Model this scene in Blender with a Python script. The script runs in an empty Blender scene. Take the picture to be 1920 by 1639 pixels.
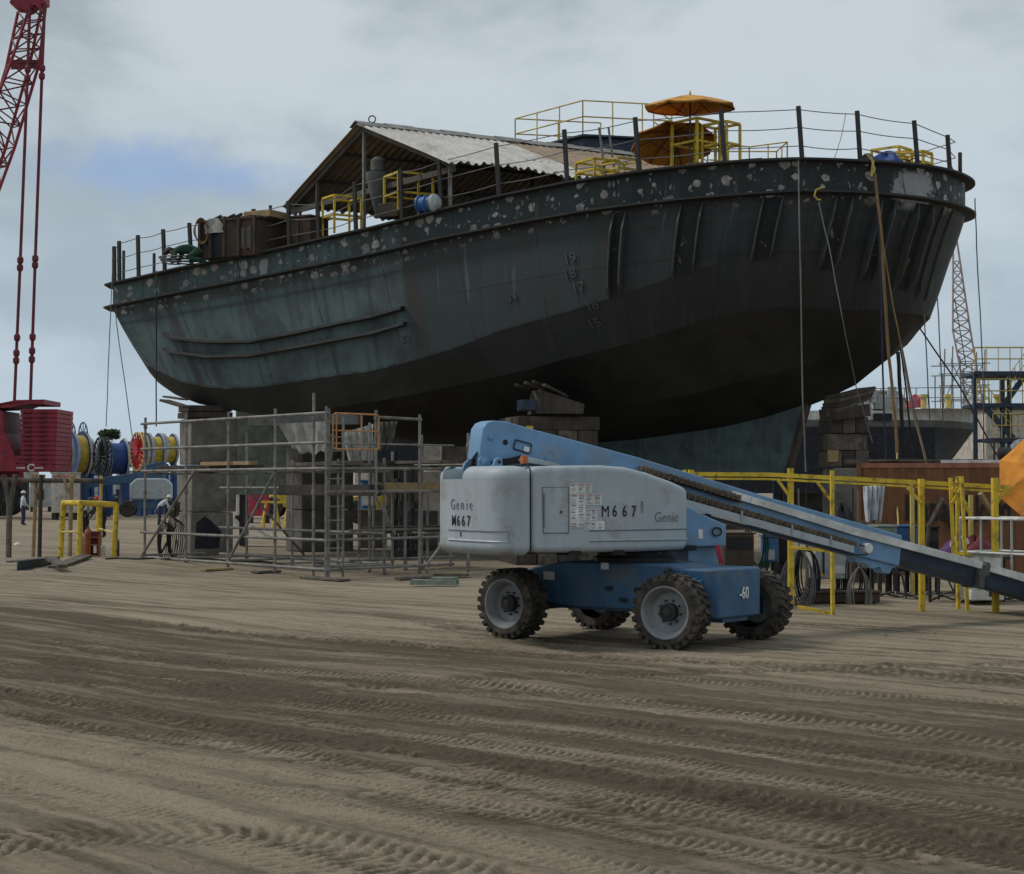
import bpy, math, random
import numpy as np
from mathutils import Vector, Matrix
random.seed(7); RNG = np.random.default_rng(7)
sc = bpy.context.scene
COL = sc.collection
R = math.radians
# ------------------------------------------------------------------ camera
FPX, CX, CY, CAMH = 3300.0, 960.0, 819.5, 2.04
PITCH = math.atan((912 - CY) / FPX)
cd = bpy.data.cameras.new('camera'); cam = bpy.data.objects.new('camera', cd); COL.objects.link(cam)
cam.location = (0, 0, CAMH); cam.rotation_euler = (math.pi / 2 + PITCH, 0, 0)
cd.sensor_width = 36; cd.lens = 36 * FPX / 1920; cd.clip_start = 0.1; cd.clip_end = 6000
sc.camera = cam
# ------------------------------------------------------------------ exposure
vs = sc.view_settings; vs.view_transform = 'Standard'; vs.look = 'None'; vs.gamma = 1; vs.use_curve_mapping = False
vs.exposure = 0.14
# ------------------------------------------------------------------ sun
SUN_AZ = Vector((-0.80, 0.18, 0.95)).normalized()          # towards the sun, behind thin cloud on the left
sl = bpy.data.lights.new('sun', 'SUN'); sl.energy = 1.5; sl.angle = R(12); sl.color = (1, 0.95, 0.88)
so = bpy.data.objects.new('sun', sl); COL.objects.link(so)
so.rotation_euler = SUN_AZ.to_track_quat('Z', 'Y').to_euler(); so.location = (-30, 10, 60)
# ------------------------------------------------------------------ sky
def ray(px, py):
    a = (px - CX) / FPX; b = -(py - CY) / FPX
    return Vector((a, math.cos(PITCH) - b * math.sin(PITCH), math.sin(PITCH) + b * math.cos(PITCH)))
def N(nt, t, **k):
    n = nt.nodes.new(t)
    for a, b in k.items(): setattr(n, a, b)
    return n
def mixc(nt, fac, a, b, mode='MIX'):
    m = N(nt, 'ShaderNodeMix', data_type='RGBA', blend_type=mode)
    for s, v in ((m.inputs[0], fac), (m.inputs[6], a), (m.inputs[7], b)):
        if isinstance(v, bpy.types.NodeSocket): nt.links.new(v, s)
        elif isinstance(v, (int, float)): s.default_value = v
        else: s.default_value = (*v, 1) if len(v) == 3 else v
    return m.outputs[2]
def math_(nt, op, a, b=None, c=None, clamp=False):
    m = N(nt, 'ShaderNodeMath', operation=op, use_clamp=clamp)
    for i, v in enumerate((a, b, c)):
        if v is None: continue
        if isinstance(v, bpy.types.NodeSocket): nt.links.new(v, m.inputs[i])
        else: m.inputs[i].default_value = v
    return m.outputs[0]
def sstep(nt, v, lo, hi, a=0.0, b=1.0):
    m = N(nt, 'ShaderNodeMapRange', interpolation_type='SMOOTHSTEP')
    nt.links.new(v, m.inputs[0])
    for i, x in enumerate((lo, hi, a, b)): m.inputs[1 + i].default_value = x
    return m.outputs[0]
def noise(nt, vec, scale, detail=4, rough=0.55, dist=0.0):
    n = N(nt, 'ShaderNodeTexNoise'); n.inputs['Scale'].default_value = scale
    n.inputs['Detail'].default_value = detail; n.inputs['Roughness'].default_value = rough; n.inputs['Distortion'].default_value = dist
    if vec is not None: nt.links.new(vec, n.inputs['Vector'])
    return n.outputs['Fac']
def mapping(nt, vec, scale=(1, 1, 1), loc=(0, 0, 0), rot=(0, 0, 0)):
    m = N(nt, 'ShaderNodeMapping'); nt.links.new(vec, m.inputs[0])
    m.inputs['Scale'].default_value = scale; m.inputs['Location'].default_value = loc; m.inputs['Rotation'].default_value = rot
    return m.outputs[0]
wd = bpy.data.worlds.new('World'); sc.world = wd; wd.use_nodes = True
nt = wd.node_tree; nt.nodes.clear()
sky = N(nt, 'ShaderNodeTexSky', sky_type='NISHITA', sun_disc=False)
sky.sun_elevation = math.asin(SUN_AZ.z); sky.sun_rotation = math.atan2(SUN_AZ.x, SUN_AZ.y)
tc = N(nt, 'ShaderNodeTexCoord'); gen = tc.outputs['Generated']
sx = N(nt, 'ShaderNodeSeparateXYZ'); nt.links.new(gen, sx.inputs[0])
elev = sx.outputs[2]
cvec = mapping(nt, gen, scale=(1.0, 1.0, 1.9), loc=(0.35, 0.0, 0.25))
n1 = noise(nt, cvec, 6.5, 9, 0.55, 0.15)
n2 = noise(nt, mapping(nt, gen, scale=(1, 1, 1.8), loc=(3.1, 1, 0.4)), 3.0, 3, 0.5)
K = 10.0
tone = math_(nt, 'ADD', math_(nt, 'MULTIPLY', n1, 0.62), math_(nt, 'MULTIPLY', n2, 0.38))
tone = sstep(nt, tone, 0.40, 0.61)
cl = mixc(nt, tone, (0.315 * K, 0.37 * K, 0.405 * K), (0.515 * K, 0.575 * K, 0.62 * K))
low = sstep(nt, elev, 0.30, -0.02)                          # clearer, bluer air towards the horizon
cl = mixc(nt, math_(nt, 'MULTIPLY', low, 0.62), cl, (0.40 * K, 0.515 * K, 0.615 * K))
# hole in the cloud, left of the ship
bd = ray(265, 318).normalized(); bd2 = ray(420, 335).normalized()
def hole(dirv, sxy, sz):
    v = N(nt, 'ShaderNodeVectorMath', operation='SUBTRACT'); nt.links.new(gen, v.inputs[0]); v.inputs[1].default_value = dirv
    sc_ = N(nt, 'ShaderNodeVectorMath', operation='MULTIPLY'); nt.links.new(v.outputs[0], sc_.inputs[0]); sc_.inputs[1].default_value = (1 / sxy, 1 / sxy, 1 / sz)
    l = N(nt, 'ShaderNodeVectorMath', operation='LENGTH'); nt.links.new(sc_.outputs[0], l.inputs[0])
    return l.outputs['Value']
dmin = math_(nt, 'MINIMUM', hole(bd, 0.062, 0.019), hole(bd2, 0.05, 0.014))
dd = math_(nt, 'ADD', dmin, math_(nt, 'MULTIPLY', math_(nt, 'SUBTRACT', noise(nt, gen, 22, 6, 0.6), 0.5), 2.2))
blue = sstep(nt, dd, 1.25, 0.1)
skyc = mixc(nt, 0.80, sky.outputs[0], (0.235 * K, 0.36 * K, 0.62 * K))
fin = mixc(nt, math_(nt, 'MULTIPLY', blue, 0.7), cl, skyc)
bg = N(nt, 'ShaderNodeBackground'); bg.inputs['Strength'].default_value = 0.1; nt.links.new(fin, bg.inputs['Color'])
wo = N(nt, 'ShaderNodeOutputWorld'); nt.links.new(bg.outputs[0], wo.inputs[0])

# ------------------------------------------------------------------ placing helpers
def W(px, py, D):
    r = ray(px, py); t = D / r.y
    return Vector((r.x * t, D, CAMH + r.z * t))
def G(px, py, z=0.0):
    r = ray(px, py); t = (z - CAMH) / r.z
    return Vector((r.x * t, r.y * t, z))
def PL(px, py, P, d):
    """point seen at px,py on the upright plane through P along horizontal direction d"""
    r = ray(px, py); nx, ny = -d[1], d[0]
    t = (P[0] * nx + P[1] * ny) / (r.x * nx + r.y * ny)
    return Vector((r.x * t, r.y * t, CAMH + r.z * t))
V = Vector
# ------------------------------------------------------------------ mesh builder
class MB:
    def __init__(s): s.v = []; s.f = []
    def add(s, vs, fs):
        k = len(s.v); s.v += [tuple(p) for p in vs]; s.f += [tuple(i + k for i in f) for f in fs]; return s
    def frame(s, c, X, Y, Z):
        c, X, Y, Z = V(c), V(X) / 2, V(Y) / 2, V(Z) / 2
        vs = [c + a * X + b * Y + d * Z for d in (-1, 1) for b in (-1, 1) for a in (-1, 1)]
        return s.add(vs, [(0, 2, 3, 1), (4, 5, 7, 6), (0, 1, 5, 4), (2, 6, 7, 3), (0, 4, 6, 2), (1, 3, 7, 5)])
    def box(s, c, sz, yaw=0):
        ca, sa = math.cos(yaw), math.sin(yaw)
        return s.frame(c, (ca * sz[0], sa * sz[0], 0), (-sa * sz[1], ca * sz[1], 0), (0, 0, sz[2]))
    def bar(s, p, q, w, h=None, up=(0, 0, 1)):
        p, q = V(p), V(q); h = h or w; d = q - p; L = d.length; d.normalize(); u = V(up)
        if abs(d.dot(u)) > 0.98: u = V((0, 1, 0.01))
        x = d.cross(u).normalized(); y = x.cross(d)
        return s.frame((p + q) / 2, x * w, y * h, d * L)
    def tube(s, pts, r, n=8, closed=False, r2=None):
        pts = [V(p) for p in pts]; m = len(pts); rings = []; up = None
        for i, p in enumerate(pts):
            if closed: d = pts[(i + 1) % m] - pts[i - 1]
            else: d = pts[min(i + 1, m - 1)] - pts[max(i - 1, 0)]
            if d.length < 1e-9: d = V((0, 0, 1))
            d.normalize()
            if up is None:
                up = V((0, 0, 1)) if abs(d.z) < 0.9 else V((1, 0, 0))
            x = d.cross(up)
            if x.length < 1e-6: x = d.orthogonal()
            x.normalize(); y = x.cross(d); up = -y if False else y
            rr = r if r2 is None else r + (r2 - r) * i / max(1, m - 1)
            rings.append([p + rr * (math.cos(2 * math.pi * k / n) * x + math.sin(2 * math.pi * k / n) * y) for k in range(n)])
        k0 = [q for g in rings for q in g]; fs = []
        for i in range(m if closed else m - 1):
            a, b = i * n, ((i + 1) % m) * n
            for k in range(n): fs.append((a + k, a + (k + 1) % n, b + (k + 1) % n, b + k))
        if not closed: fs += [tuple(range(n))[::-1], tuple(range((m - 1) * n, m * n))]
        return s.add(k0, fs)
    def prism(s, poly, vec):
        n = len(poly); a = [V(p) for p in poly]; b = [p + V(vec) for p in a]
        return s.add(a + b, [tuple(range(n))[::-1], tuple(range(n, 2 * n))] + [(i, (i + 1) % n, n + (i + 1) % n, n + i) for i in range(n)])
    def lathe(s, prof, o, ax, n=24, cap=True):
        o, ax = V(o), V(ax).normalized(); x = ax.orthogonal().normalized(); y = ax.cross(x); vs = []
        for r, h in prof:
            vs += [o + ax * h + r * (math.cos(2 * math.pi * k / n) * x + math.sin(2 * math.pi * k / n) * y) for k in range(n)]
        m = len(prof); fs = [(i * n + k, i * n + (k + 1) % n, (i + 1) * n + (k + 1) % n, (i + 1) * n + k) for i in range(m - 1) for k in range(n)]
        if cap: fs += [tuple(range(n))[::-1], tuple(range((m - 1) * n, m * n))]
        return s.add(vs, fs)
    def grid(s, rows, thick=None):
        m, n = len(rows), len(rows[0]); vs = [V(p) for r in rows for p in r]
        fs = [(i * n + j, i * n + j + 1, (i + 1) * n + j + 1, (i + 1) * n + j) for i in range(m - 1) for j in range(n - 1)]
        if thick is None: return s.add(vs, fs)
        t = V(thick); k = m * n; bt = [p + t for p in vs]
        fs2 = [tuple(x + k for x in f[::-1]) for f in fs]
        ed = [(i, 0) for i in range(m)] + [(m - 1, j) for j in range(1, n)] + [(i, n - 1) for i in range(m - 2, -1, -1)] + [(0, j) for j in range(n - 2, 0, -1)]
        ids = [i * n + j for i, j in ed]
        sd = [(ids[i], ids[(i + 1) % len(ids)], ids[(i + 1) % len(ids)] + k, ids[i] + k) for i in range(len(ids))]
        return s.add(vs + bt, fs + fs2 + sd)
    def mesh(s, name, org=(0, 0, 0), smooth=35):
        me = bpy.data.meshes.new(name); o = V(org)
        me.from_pydata([tuple(V(p) - o) for p in s.v], [], s.f); me.validate()
        import bmesh
        bm = bmesh.new(); bm.from_mesh(me); bmesh.ops.recalc_face_normals(bm, faces=bm.faces); bm.to_mesh(me); bm.free()
        if smooth:
            me.polygons.foreach_set('use_smooth', [True] * len(me.polygons)); me.set_sharp_from_angle(angle=R(smooth))
        return me
ORG = {}
def tag(o, label, cat=None, group=None, kind=None):
    if label: o['label'] = label
    if cat: o['category'] = cat
    if group: o['group'] = group
    if kind: o['kind'] = kind
    return o
def thing(name, label, cat, loc=(0, 0, 0), group=None, local=False):
    o = bpy.data.objects.new(name, None); COL.objects.link(o); o.location = loc; o.empty_display_size = 0.2
    ORG[o.name] = V((0, 0, 0)) if local else V(loc)
    return tag(o, label, cat, group)
def part(par, name, mb, mat, smooth=35, bevel=0, seg=2, label=None, sub=None):
    """one mesh object under par; sub-parts pass the part as par"""
    root = par
    while root.parent: root = root.parent
    me = mb.mesh(name, ORG[root.name], smooth); me.materials.append(mat)
    o = bpy.data.objects.new(name, me); COL.objects.link(o); o.parent = par
    if bevel: bev(o, bevel, seg)
    if label: o['label'] = label
    return o
def bev(o, w, seg=2, ang=40):
    b = o.modifiers.new('bevel', 'BEVEL'); b.width = w; b.segments = seg; b.limit_method = 'ANGLE'; b.angle_limit = R(ang); b.harden_normals = False
def solid(name, label, cat, mb, mat, group=None, kind=None, smooth=35, bevel=0, seg=2):
    a = np.array([tuple(p) for p in mb.v]); lo, hi = a.min(0), a.max(0)
    org = V(((lo[0] + hi[0]) / 2, (lo[1] + hi[1]) / 2, lo[2]))
    me = mb.mesh(name, org, smooth); me.materials.append(mat)
    o = bpy.data.objects.new(name, me); COL.objects.link(o); o.location = org; ORG[o.name] = org
    if bevel: bev(o, bevel, seg)
    return tag(o, label, cat, group, kind)
def copy_tree(o, par=None):
    c = o.copy(); COL.objects.link(c)
    if par: c.parent = par
    for ch in [x for x in o.children]: copy_tree(ch, c)
    return c
def place(o, loc, rz=0, label=None, first=False):
    c = o if first else copy_tree(o)
    c.location = loc; c.rotation_euler = (0, 0, rz)
    if label: c['label'] = label
    return c
def text_mb(txt, org, xd, yd, size, ext=0.004, bold=0.0, sxx=1.0):
    """writing as real raised letters, on the plane xd,yd at org (lower left)"""
    cu = bpy.data.curves.new('t', 'FONT'); cu.body = txt; cu.size = 1; cu.extrude = 0; cu.offset = bold; cu.resolution_u = 3
    o = bpy.data.objects.new('t', cu); COL.objects.link(o)
    me = bpy.data.meshes.new_from_object(o.evaluated_get(bpy.context.evaluated_depsgraph_get()))
    xd, yd, org = V(xd).normalized(), V(yd).normalized(), V(org); nrm = xd.cross(yd)
    mb = MB(); pts = [org + xd * (v.co.x * size * sxx) + yd * (v.co.y * size) for v in me.vertices]
    fs = [tuple(p.vertices) for p in me.polygons]; k = len(pts)
    mb.add([p + nrm * ext for p in pts], fs)
    ec = {}
    for f in fs:
        for i in range(len(f)):
            e = (f[i], f[(i + 1) % len(f)]); ec[tuple(sorted(e))] = ec.get(tuple(sorted(e)), []) + [e]
    base = len(mb.v); mb.v += [tuple(p) for p in pts]
    for k_, l in ec.items():
        if len(l) == 1: a, b = l[0]; mb.f.append((a, b, base + b, base + a))
    bpy.data.objects.remove(o); bpy.data.curves.remove(cu); bpy.data.meshes.remove(me)
    return mb
# ------------------------------------------------------------------ materials
def new_mat(name):
    m = bpy.data.materials.new(name); m.use_nodes = True; t = m.node_tree; b = t.nodes['Principled BSDF']
    return m, t, b
def pmat(name, col, rough=0.6, metal=0.0, var=0.22, scale=2.5, dirt=None, damt=0.45, dscale=3.0, bump=0.15, bscale=25, spec=0.35, streak=None, alpha=None):
    m, t, b = new_mat(name)
    oc = N(t, 'ShaderNodeTexCoord').outputs['Object']
    n = noise(t, oc, scale, 6, 0.6)
    c = mixc(t, sstep(t, n, 0.3, 0.7), [x * (1 - var) for x in col], [min(1, x * (1 + var)) for x in col])
    if streak:
        sn = noise(t, mapping(t, oc, (7, 7, 0.5)), 1.0, 5, 0.6)
        c = mixc(t, math_(t, 'MULTIPLY', sstep(t, sn, 0.48, 0.72), 0.75), c, streak)
    if dirt:
        dn = noise(t, oc, dscale, 8, 0.65, 0.4)
        c = mixc(t, math_(t, 'MULTIPLY', sstep(t, dn, 0.62 - damt * 0.3, 0.70), 0.85), c, dirt)
    t.links.new(c, b.inputs['Base Color'])
    b.inputs['Metallic'].default_value = metal; b.inputs['Specular IOR Level'].default_value = spec
    rn = noise(t, oc, scale * 3, 4)
    t.links.new(math_(t, 'ADD', math_(t, 'MULTIPLY', rn, 0.3), rough - 0.15, clamp=True), b.inputs['Roughness'])
    if bump:
        bp = N(t, 'ShaderNodeBump'); bp.inputs['Strength'].default_value = bump; bp.inputs['Distance'].default_value = 0.02
        t.links.new(noise(t, oc, bscale, 6, 0.65), bp.inputs['Height']); t.links.new(bp.outputs[0], b.inputs['Normal'])
    return m
RUST = (0.085, 0.042, 0.022); DUST = (0.30, 0.25, 0.19); SOOT = (0.02, 0.019, 0.018)
M = dict(
    steel=pmat('dark steel', (0.035, 0.035, 0.034), 0.7, dirt=RUST, damt=0.25),
    rusty=pmat('rusty steel', (0.06, 0.045, 0.036), 0.85, dirt=(0.10, 0.055, 0.03), damt=0.6, streak=(0.03, 0.026, 0.024)),
    black=pmat('black rubber', (0.018, 0.018, 0.019), 0.75, dirt=DUST, damt=0.05),
    rubber=pmat('dusty tyre rubber', (0.026, 0.023, 0.021), 0.85, dirt=(0.115, 0.092, 0.068), damt=0.8, dscale=5),
    yellow=pmat('yellow paint', (0.64, 0.45, 0.04), 0.6, var=.15, dirt=(0.13, 0.085, 0.04), damt=0.42, dscale=7),
    yellow2=pmat('faded yellow paint', (0.55, 0.43, 0.13), 0.6, dirt=(0.20, 0.16, 0.08), damt=0.3),
    blue=pmat('blue machine paint', (0.026, 0.098, 0.20), 0.5, dirt=(0.10, 0.105, 0.11), damt=0.6, streak=(0.05, 0.11, 0.18), dscale=2.2, spec=0.45),
    boom=pmat('light blue boom paint', (0.15, 0.285, 0.46), 0.45, var=0.12, dirt=(0.21, 0.245, 0.27), damt=0.45, dscale=2, spec=0.45),
    navy=pmat('dark blue paint', (0.018, 0.035, 0.062), 0.5, dirt=(0.05, 0.05, 0.055), damt=0.35),
    hood=pmat('grey hood paint', (0.39, 0.44, 0.47), 0.5, var=0.08, scale=1.2, dirt=(0.30, 0.285, 0.255), damt=0.4, dscale=2.6, bump=0.05, bscale=60, streak=(0.33, 0.36, 0.375)),
    rim=pmat('grey rim paint', (0.22, 0.235, 0.245), 0.5, dirt=(0.20, 0.16, 0.12), damt=0.35, dscale=6),
    white=pmat('white paint', (0.62, 0.62, 0.60), 0.6, dirt=(0.35, 0.31, 0.26), damt=0.35),
    galv=pmat('galvanised scaffold tube', (0.24, 0.23, 0.21), 0.55, metal=0.35, dirt=(0.11, 0.085, 0.065), damt=0.5, dscale=4),
    wood=pmat('weathered timber', (0.125, 0.105, 0.085), 0.9, var=0.35, streak=(0.055, 0.046, 0.038), dirt=(0.04, 0.034, 0.03), damt=0.3, dscale=4, bump=0.5),
    darkwood=pmat('dark timber', (0.062, 0.052, 0.044), 0.9, var=0.35, streak=(0.03, 0.026, 0.023), bump=0.5),
    plank=pmat('plank wood', (0.34, 0.235, 0.12), 0.85, dirt=(0.18, 0.14, 0.10), damt=0.4, bump=0.3),
    concrete=pmat('concrete', (0.21, 0.192, 0.162), 0.95, var=0.25, dirt=(0.075, 0.066, 0.056), damt=0.75, dscale=1.3, bump=0.5, bscale=18),
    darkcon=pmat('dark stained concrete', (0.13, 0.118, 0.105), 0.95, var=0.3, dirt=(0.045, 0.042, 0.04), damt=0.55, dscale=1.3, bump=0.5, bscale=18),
    palecon=pmat('pale concrete', (0.48, 0.43, 0.38), 0.95, dirt=(0.28, 0.23, 0.19), damt=0.4, bump=0.4),
    palegreen=pmat('pale green steel', (0.22, 0.26, 0.22), 0.8, dirt=(0.12, 0.12, 0.10), damt=0.4, streak=(0.15, 0.16, 0.14)),
    red=pmat('crane red paint', (0.24, 0.022, 0.038), 0.55, dirt=(0.10, 0.02, 0.025), damt=0.4),
    reddark=pmat('dull red lattice paint', (0.14, 0.022, 0.03), 0.6),
    orange=pmat('orange fabric', (0.56, 0.27, 0.05), 0.85, dirt=(0.36, 0.18, 0.05), damt=0.35, bump=0.1),
    orangepaint=pmat('orange tube paint', (0.46, 0.23, 0.10), 0.6, dirt=(0.3, 0.16, 0.09), damt=0.4),
    brown=pmat('brown container paint', (0.185, 0.082, 0.037), 0.75, dirt=(0.14, 0.062, 0.03), damt=0.45, streak=(0.14, 0.062, 0.03)),
    tarp=pmat('dusty tarpaulin', (0.36, 0.35, 0.32), 0.85, dirt=(0.18, 0.16, 0.14), damt=0.5, bump=0.3, bscale=12),
    bluetarp=pmat('blue tarpaulin', (0.025, 0.06, 0.22), 0.6, bump=0.6, bscale=9),
    roof=pmat('galvanised roof sheet', (0.48, 0.465, 0.43), 0.6, var=0.15, dirt=(0.30, 0.26, 0.21), damt=0.45, dscale=0.9),
    rooftan=pmat('tan roof sheet', (0.30, 0.23, 0.16), 0.8, var=0.15, dirt=(0.22, 0.165, 0.115), damt=0.45, dscale=0.9),
    under=pmat('roof framing', (0.10, 0.09, 0.075), 0.8, dirt=RUST, damt=0.3),
    hose=pmat('tan hose', (0.20, 0.125, 0.055), 0.7),
    yrope=pmat('yellow rope', (0.46, 0.36, 0.10), 0.8),
    grope=pmat('grey rope', (0.16, 0.155, 0.15), 0.85),
    bluehose=pmat('dark blue hose', (0.025, 0.03, 0.07), 0.6),
    coverall=pmat('green coverall', (0.018, 0.055, 0.035), 0.9, bump=0.3, bscale=8),
    skin=pmat('skin', (0.24, 0.13, 0.085), 0.6, var=0.08),
    helmet=pmat('dark helmet', (0.03, 0.035, 0.03), 0.4),
    shirt=pmat('pale shirt', (0.5, 0.52, 0.55), 0.9),
    darkcloth=pmat('dark clothing', (0.022, 0.022, 0.026), 0.9),
    redhat=pmat('red helmet', (0.5, 0.03, 0.03), 0.4),
    orangedull=pmat('dull orange fabric', (0.60, 0.235, 0.035), 0.9, dirt=(0.32, 0.14, 0.04), damt=0.4, bump=0.2, bscale=6),
    reelblue=pmat('blue reel paint', (0.02, 0.06, 0.19), 0.55),
    cable=pmat('yellow cable wound on a reel', (0.52, 0.38, 0.06), 0.7),
    pinkred=pmat('red portable cabinet', (0.45, 0.045, 0.09), 0.6),
    tan=pmat('tan cladding', (0.40, 0.37, 0.30), 0.8),
    vgrey=pmat('grey ship paint', (0.52, 0.52, 0.50), 0.7, streak=(0.36, 0.34, 0.30)),
    vdark=pmat('dark ship paint', (0.008, 0.010, 0.018), 0.6, dirt=(0.03, 0.03, 0.035)),
    chain=pmat('brown chain links', (0.15, 0.115, 0.085), 0.8, dirt=(0.05, 0.04, 0.035), damt=0.6, dscale=9),
    bluebox=pmat('blue plastic', (0.035, 0.12, 0.30), 0.5, dirt=(0.1, 0.12, 0.14), damt=0.3),
    greybox=pmat('grey enclosure paint', (0.36, 0.38, 0.38), 0.6, dirt=(0.2, 0.18, 0.15), damt=0.4, dscale=5),
    ink=pmat('black stencil paint', (0.012, 0.014, 0.017), 0.6, bump=0),
    ghost=pmat('dark grey worn lettering', (0.17, 0.185, 0.195), 0.6, bump=0),
    sticker=pmat('white sticker', (0.68, 0.68, 0.66), 0.5, bump=0),
    stickerink=pmat('grey sticker print', (0.28, 0.28, 0.29), 0.6, bump=0),
    stickerred=pmat('red sticker print', (0.45, 0.06, 0.06), 0.6, bump=0),
    leaf=pmat('tree foliage', (0.035, 0.06, 0.022), 0.8, var=0.5, bump=0),
    bark=pmat('bark', (0.08, 0.06, 0.045), 0.9),
    pole=pmat('umbrella pole', (0.05, 0.045, 0.04), 0.5),
    purple=pmat('purple cloth', (0.10, 0.045, 0.14), 0.8),
    ext=pmat('orange red bottle paint', (0.32, 0.10, 0.03), 0.5, dirt=(0.15, 0.07, 0.04)),
    beacon=pmat('orange beacon lens', (0.55, 0.14, 0.03), 0.3, bump=0),
    lightsteel=pmat('weathered grey steel', (0.10, 0.105, 0.10), 0.7, dirt=RUST, damt=0.25),
    cranepink=pmat('red and white far lattice', (0.40, 0.30, 0.29), 0.7),
    spot=pmat('bare ground patch', (0.36, 0.34, 0.31), 0.8, bump=0.2),
)
# ------------------------------------------------------------------ ground: one sheet with real tyre ruts
def ruts():
    P = [  # (points seen in the photo laid on the ground), half width, depth, tread pitch, tread height, churn
        ([(-200, 1165), (0, 1182), (200, 1215), (400, 1243), (600, 1275), (960, 1300), (1400, 1340), (1920, 1415)], .26, .035, .16, .018, .5),
        ([(-200, 1195), (0, 1218), (300, 1275), (600, 1315), (960, 1345), (1400, 1390), (2100, 1480)], .26, .04, .15, .020, .6),
        ([(-200, 1270), (0, 1300), (300, 1345), (600, 1395), (960, 1440), (1300, 1490), (1600, 1540), (2100, 1625)], .24, .045, .14, .022, 1.0),
        ([(-200, 1250), (300, 1290), (700, 1290), (960, 1275), (1400, 1262), (2100, 1240)], .24, .03, .17, .012, .8),
        ([(-200, 1340), (0, 1385), (250, 1442), (500, 1492), (700, 1537), (925, 1585), (1250, 1650)], .17, -.012, .12, .026, -.6),
        ([(-200, 1400), (0, 1420), (120, 1450), (260, 1490), (400, 1530), (560, 1590), (700, 1640)], .15, .022, .13, .008, -.9),
        ([(-200, 1430), (100, 1490), (250, 1530), (450, 1580), (620, 1630)], .26, .012, .13, .014, -.2),
        ([(200, 1290), (600, 1330), (960, 1370), (1300, 1405), (1600, 1440), (2100, 1505)], .24, .03, .14, .02, -.1),
        ([(400, 1250), (960, 1295), (1400, 1345), (1700, 1380), (2100, 1435)], .25, .02, .15, .022, -.2),
        ([(-100, 1140), (400, 1175), (900, 1215), (1300, 1245), (2100, 1285)], .30, .035, .2, .012, 1.0),
        ([(-100, 1325), (500, 1415), (960, 1490), (1300, 1545), (1700, 1610)], .24, .03, .13, .02, .4),
        ([(600, 1370), (960, 1415), (1300, 1460), (1600, 1500), (2100, 1580)], .22, .02, .12, .024, -.2),
        ([(700, 1500), (1000, 1540), (1300, 1590), (1600, 1640)], .2, .015, .12, .024, .0),
        ([(-100, 1110), (300, 1140), (700, 1150), (1100, 1215), (1700, 1270), (2100, 1300)], .28, .025, .18, .01, .7),
        ([(-100, 1590), (200, 1570), (500, 1575), (900, 1640)], .3, .02, .16, .02, .4),
        ([(1000, 1260), (1400, 1290), (1700, 1312), (2100, 1330)], .2, .02, .13, .016, -.3),
        ([(-100, 1235), (200, 1262), (500, 1330), (760, 1400), (960, 1470), (1250, 1560)], .2, .02, .13, .018, .3),
        ([(-200, 1172), (0, 1192), (200, 1226), (400, 1255), (600, 1287), (960, 1314), (1400, 1356), (2100, 1450)], .10, .02, .12, .012, -.7),
        ([(-200, 1210), (0, 1232), (300, 1292), (600, 1333), (960, 1362), (1400, 1408), (2100, 1500)], .09, .02, .11, .012, -.6),
        ([(200, 1405), (500, 1450), (800, 1500), (1100, 1560), (1400, 1610), (1600, 1645)], .13, .015, .11, .02, -.3),
        ([(900, 1385), (1200, 1430), (1500, 1475), (1800, 1525), (2100, 1580)], .14, .015, .1, .02, -.3),
        ([(800, 1450), (1100, 1490), (1400, 1535), (1700, 1590), (1950, 1640)], .12, .015, .1, .02, -.2),
    ]
    return P
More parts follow.
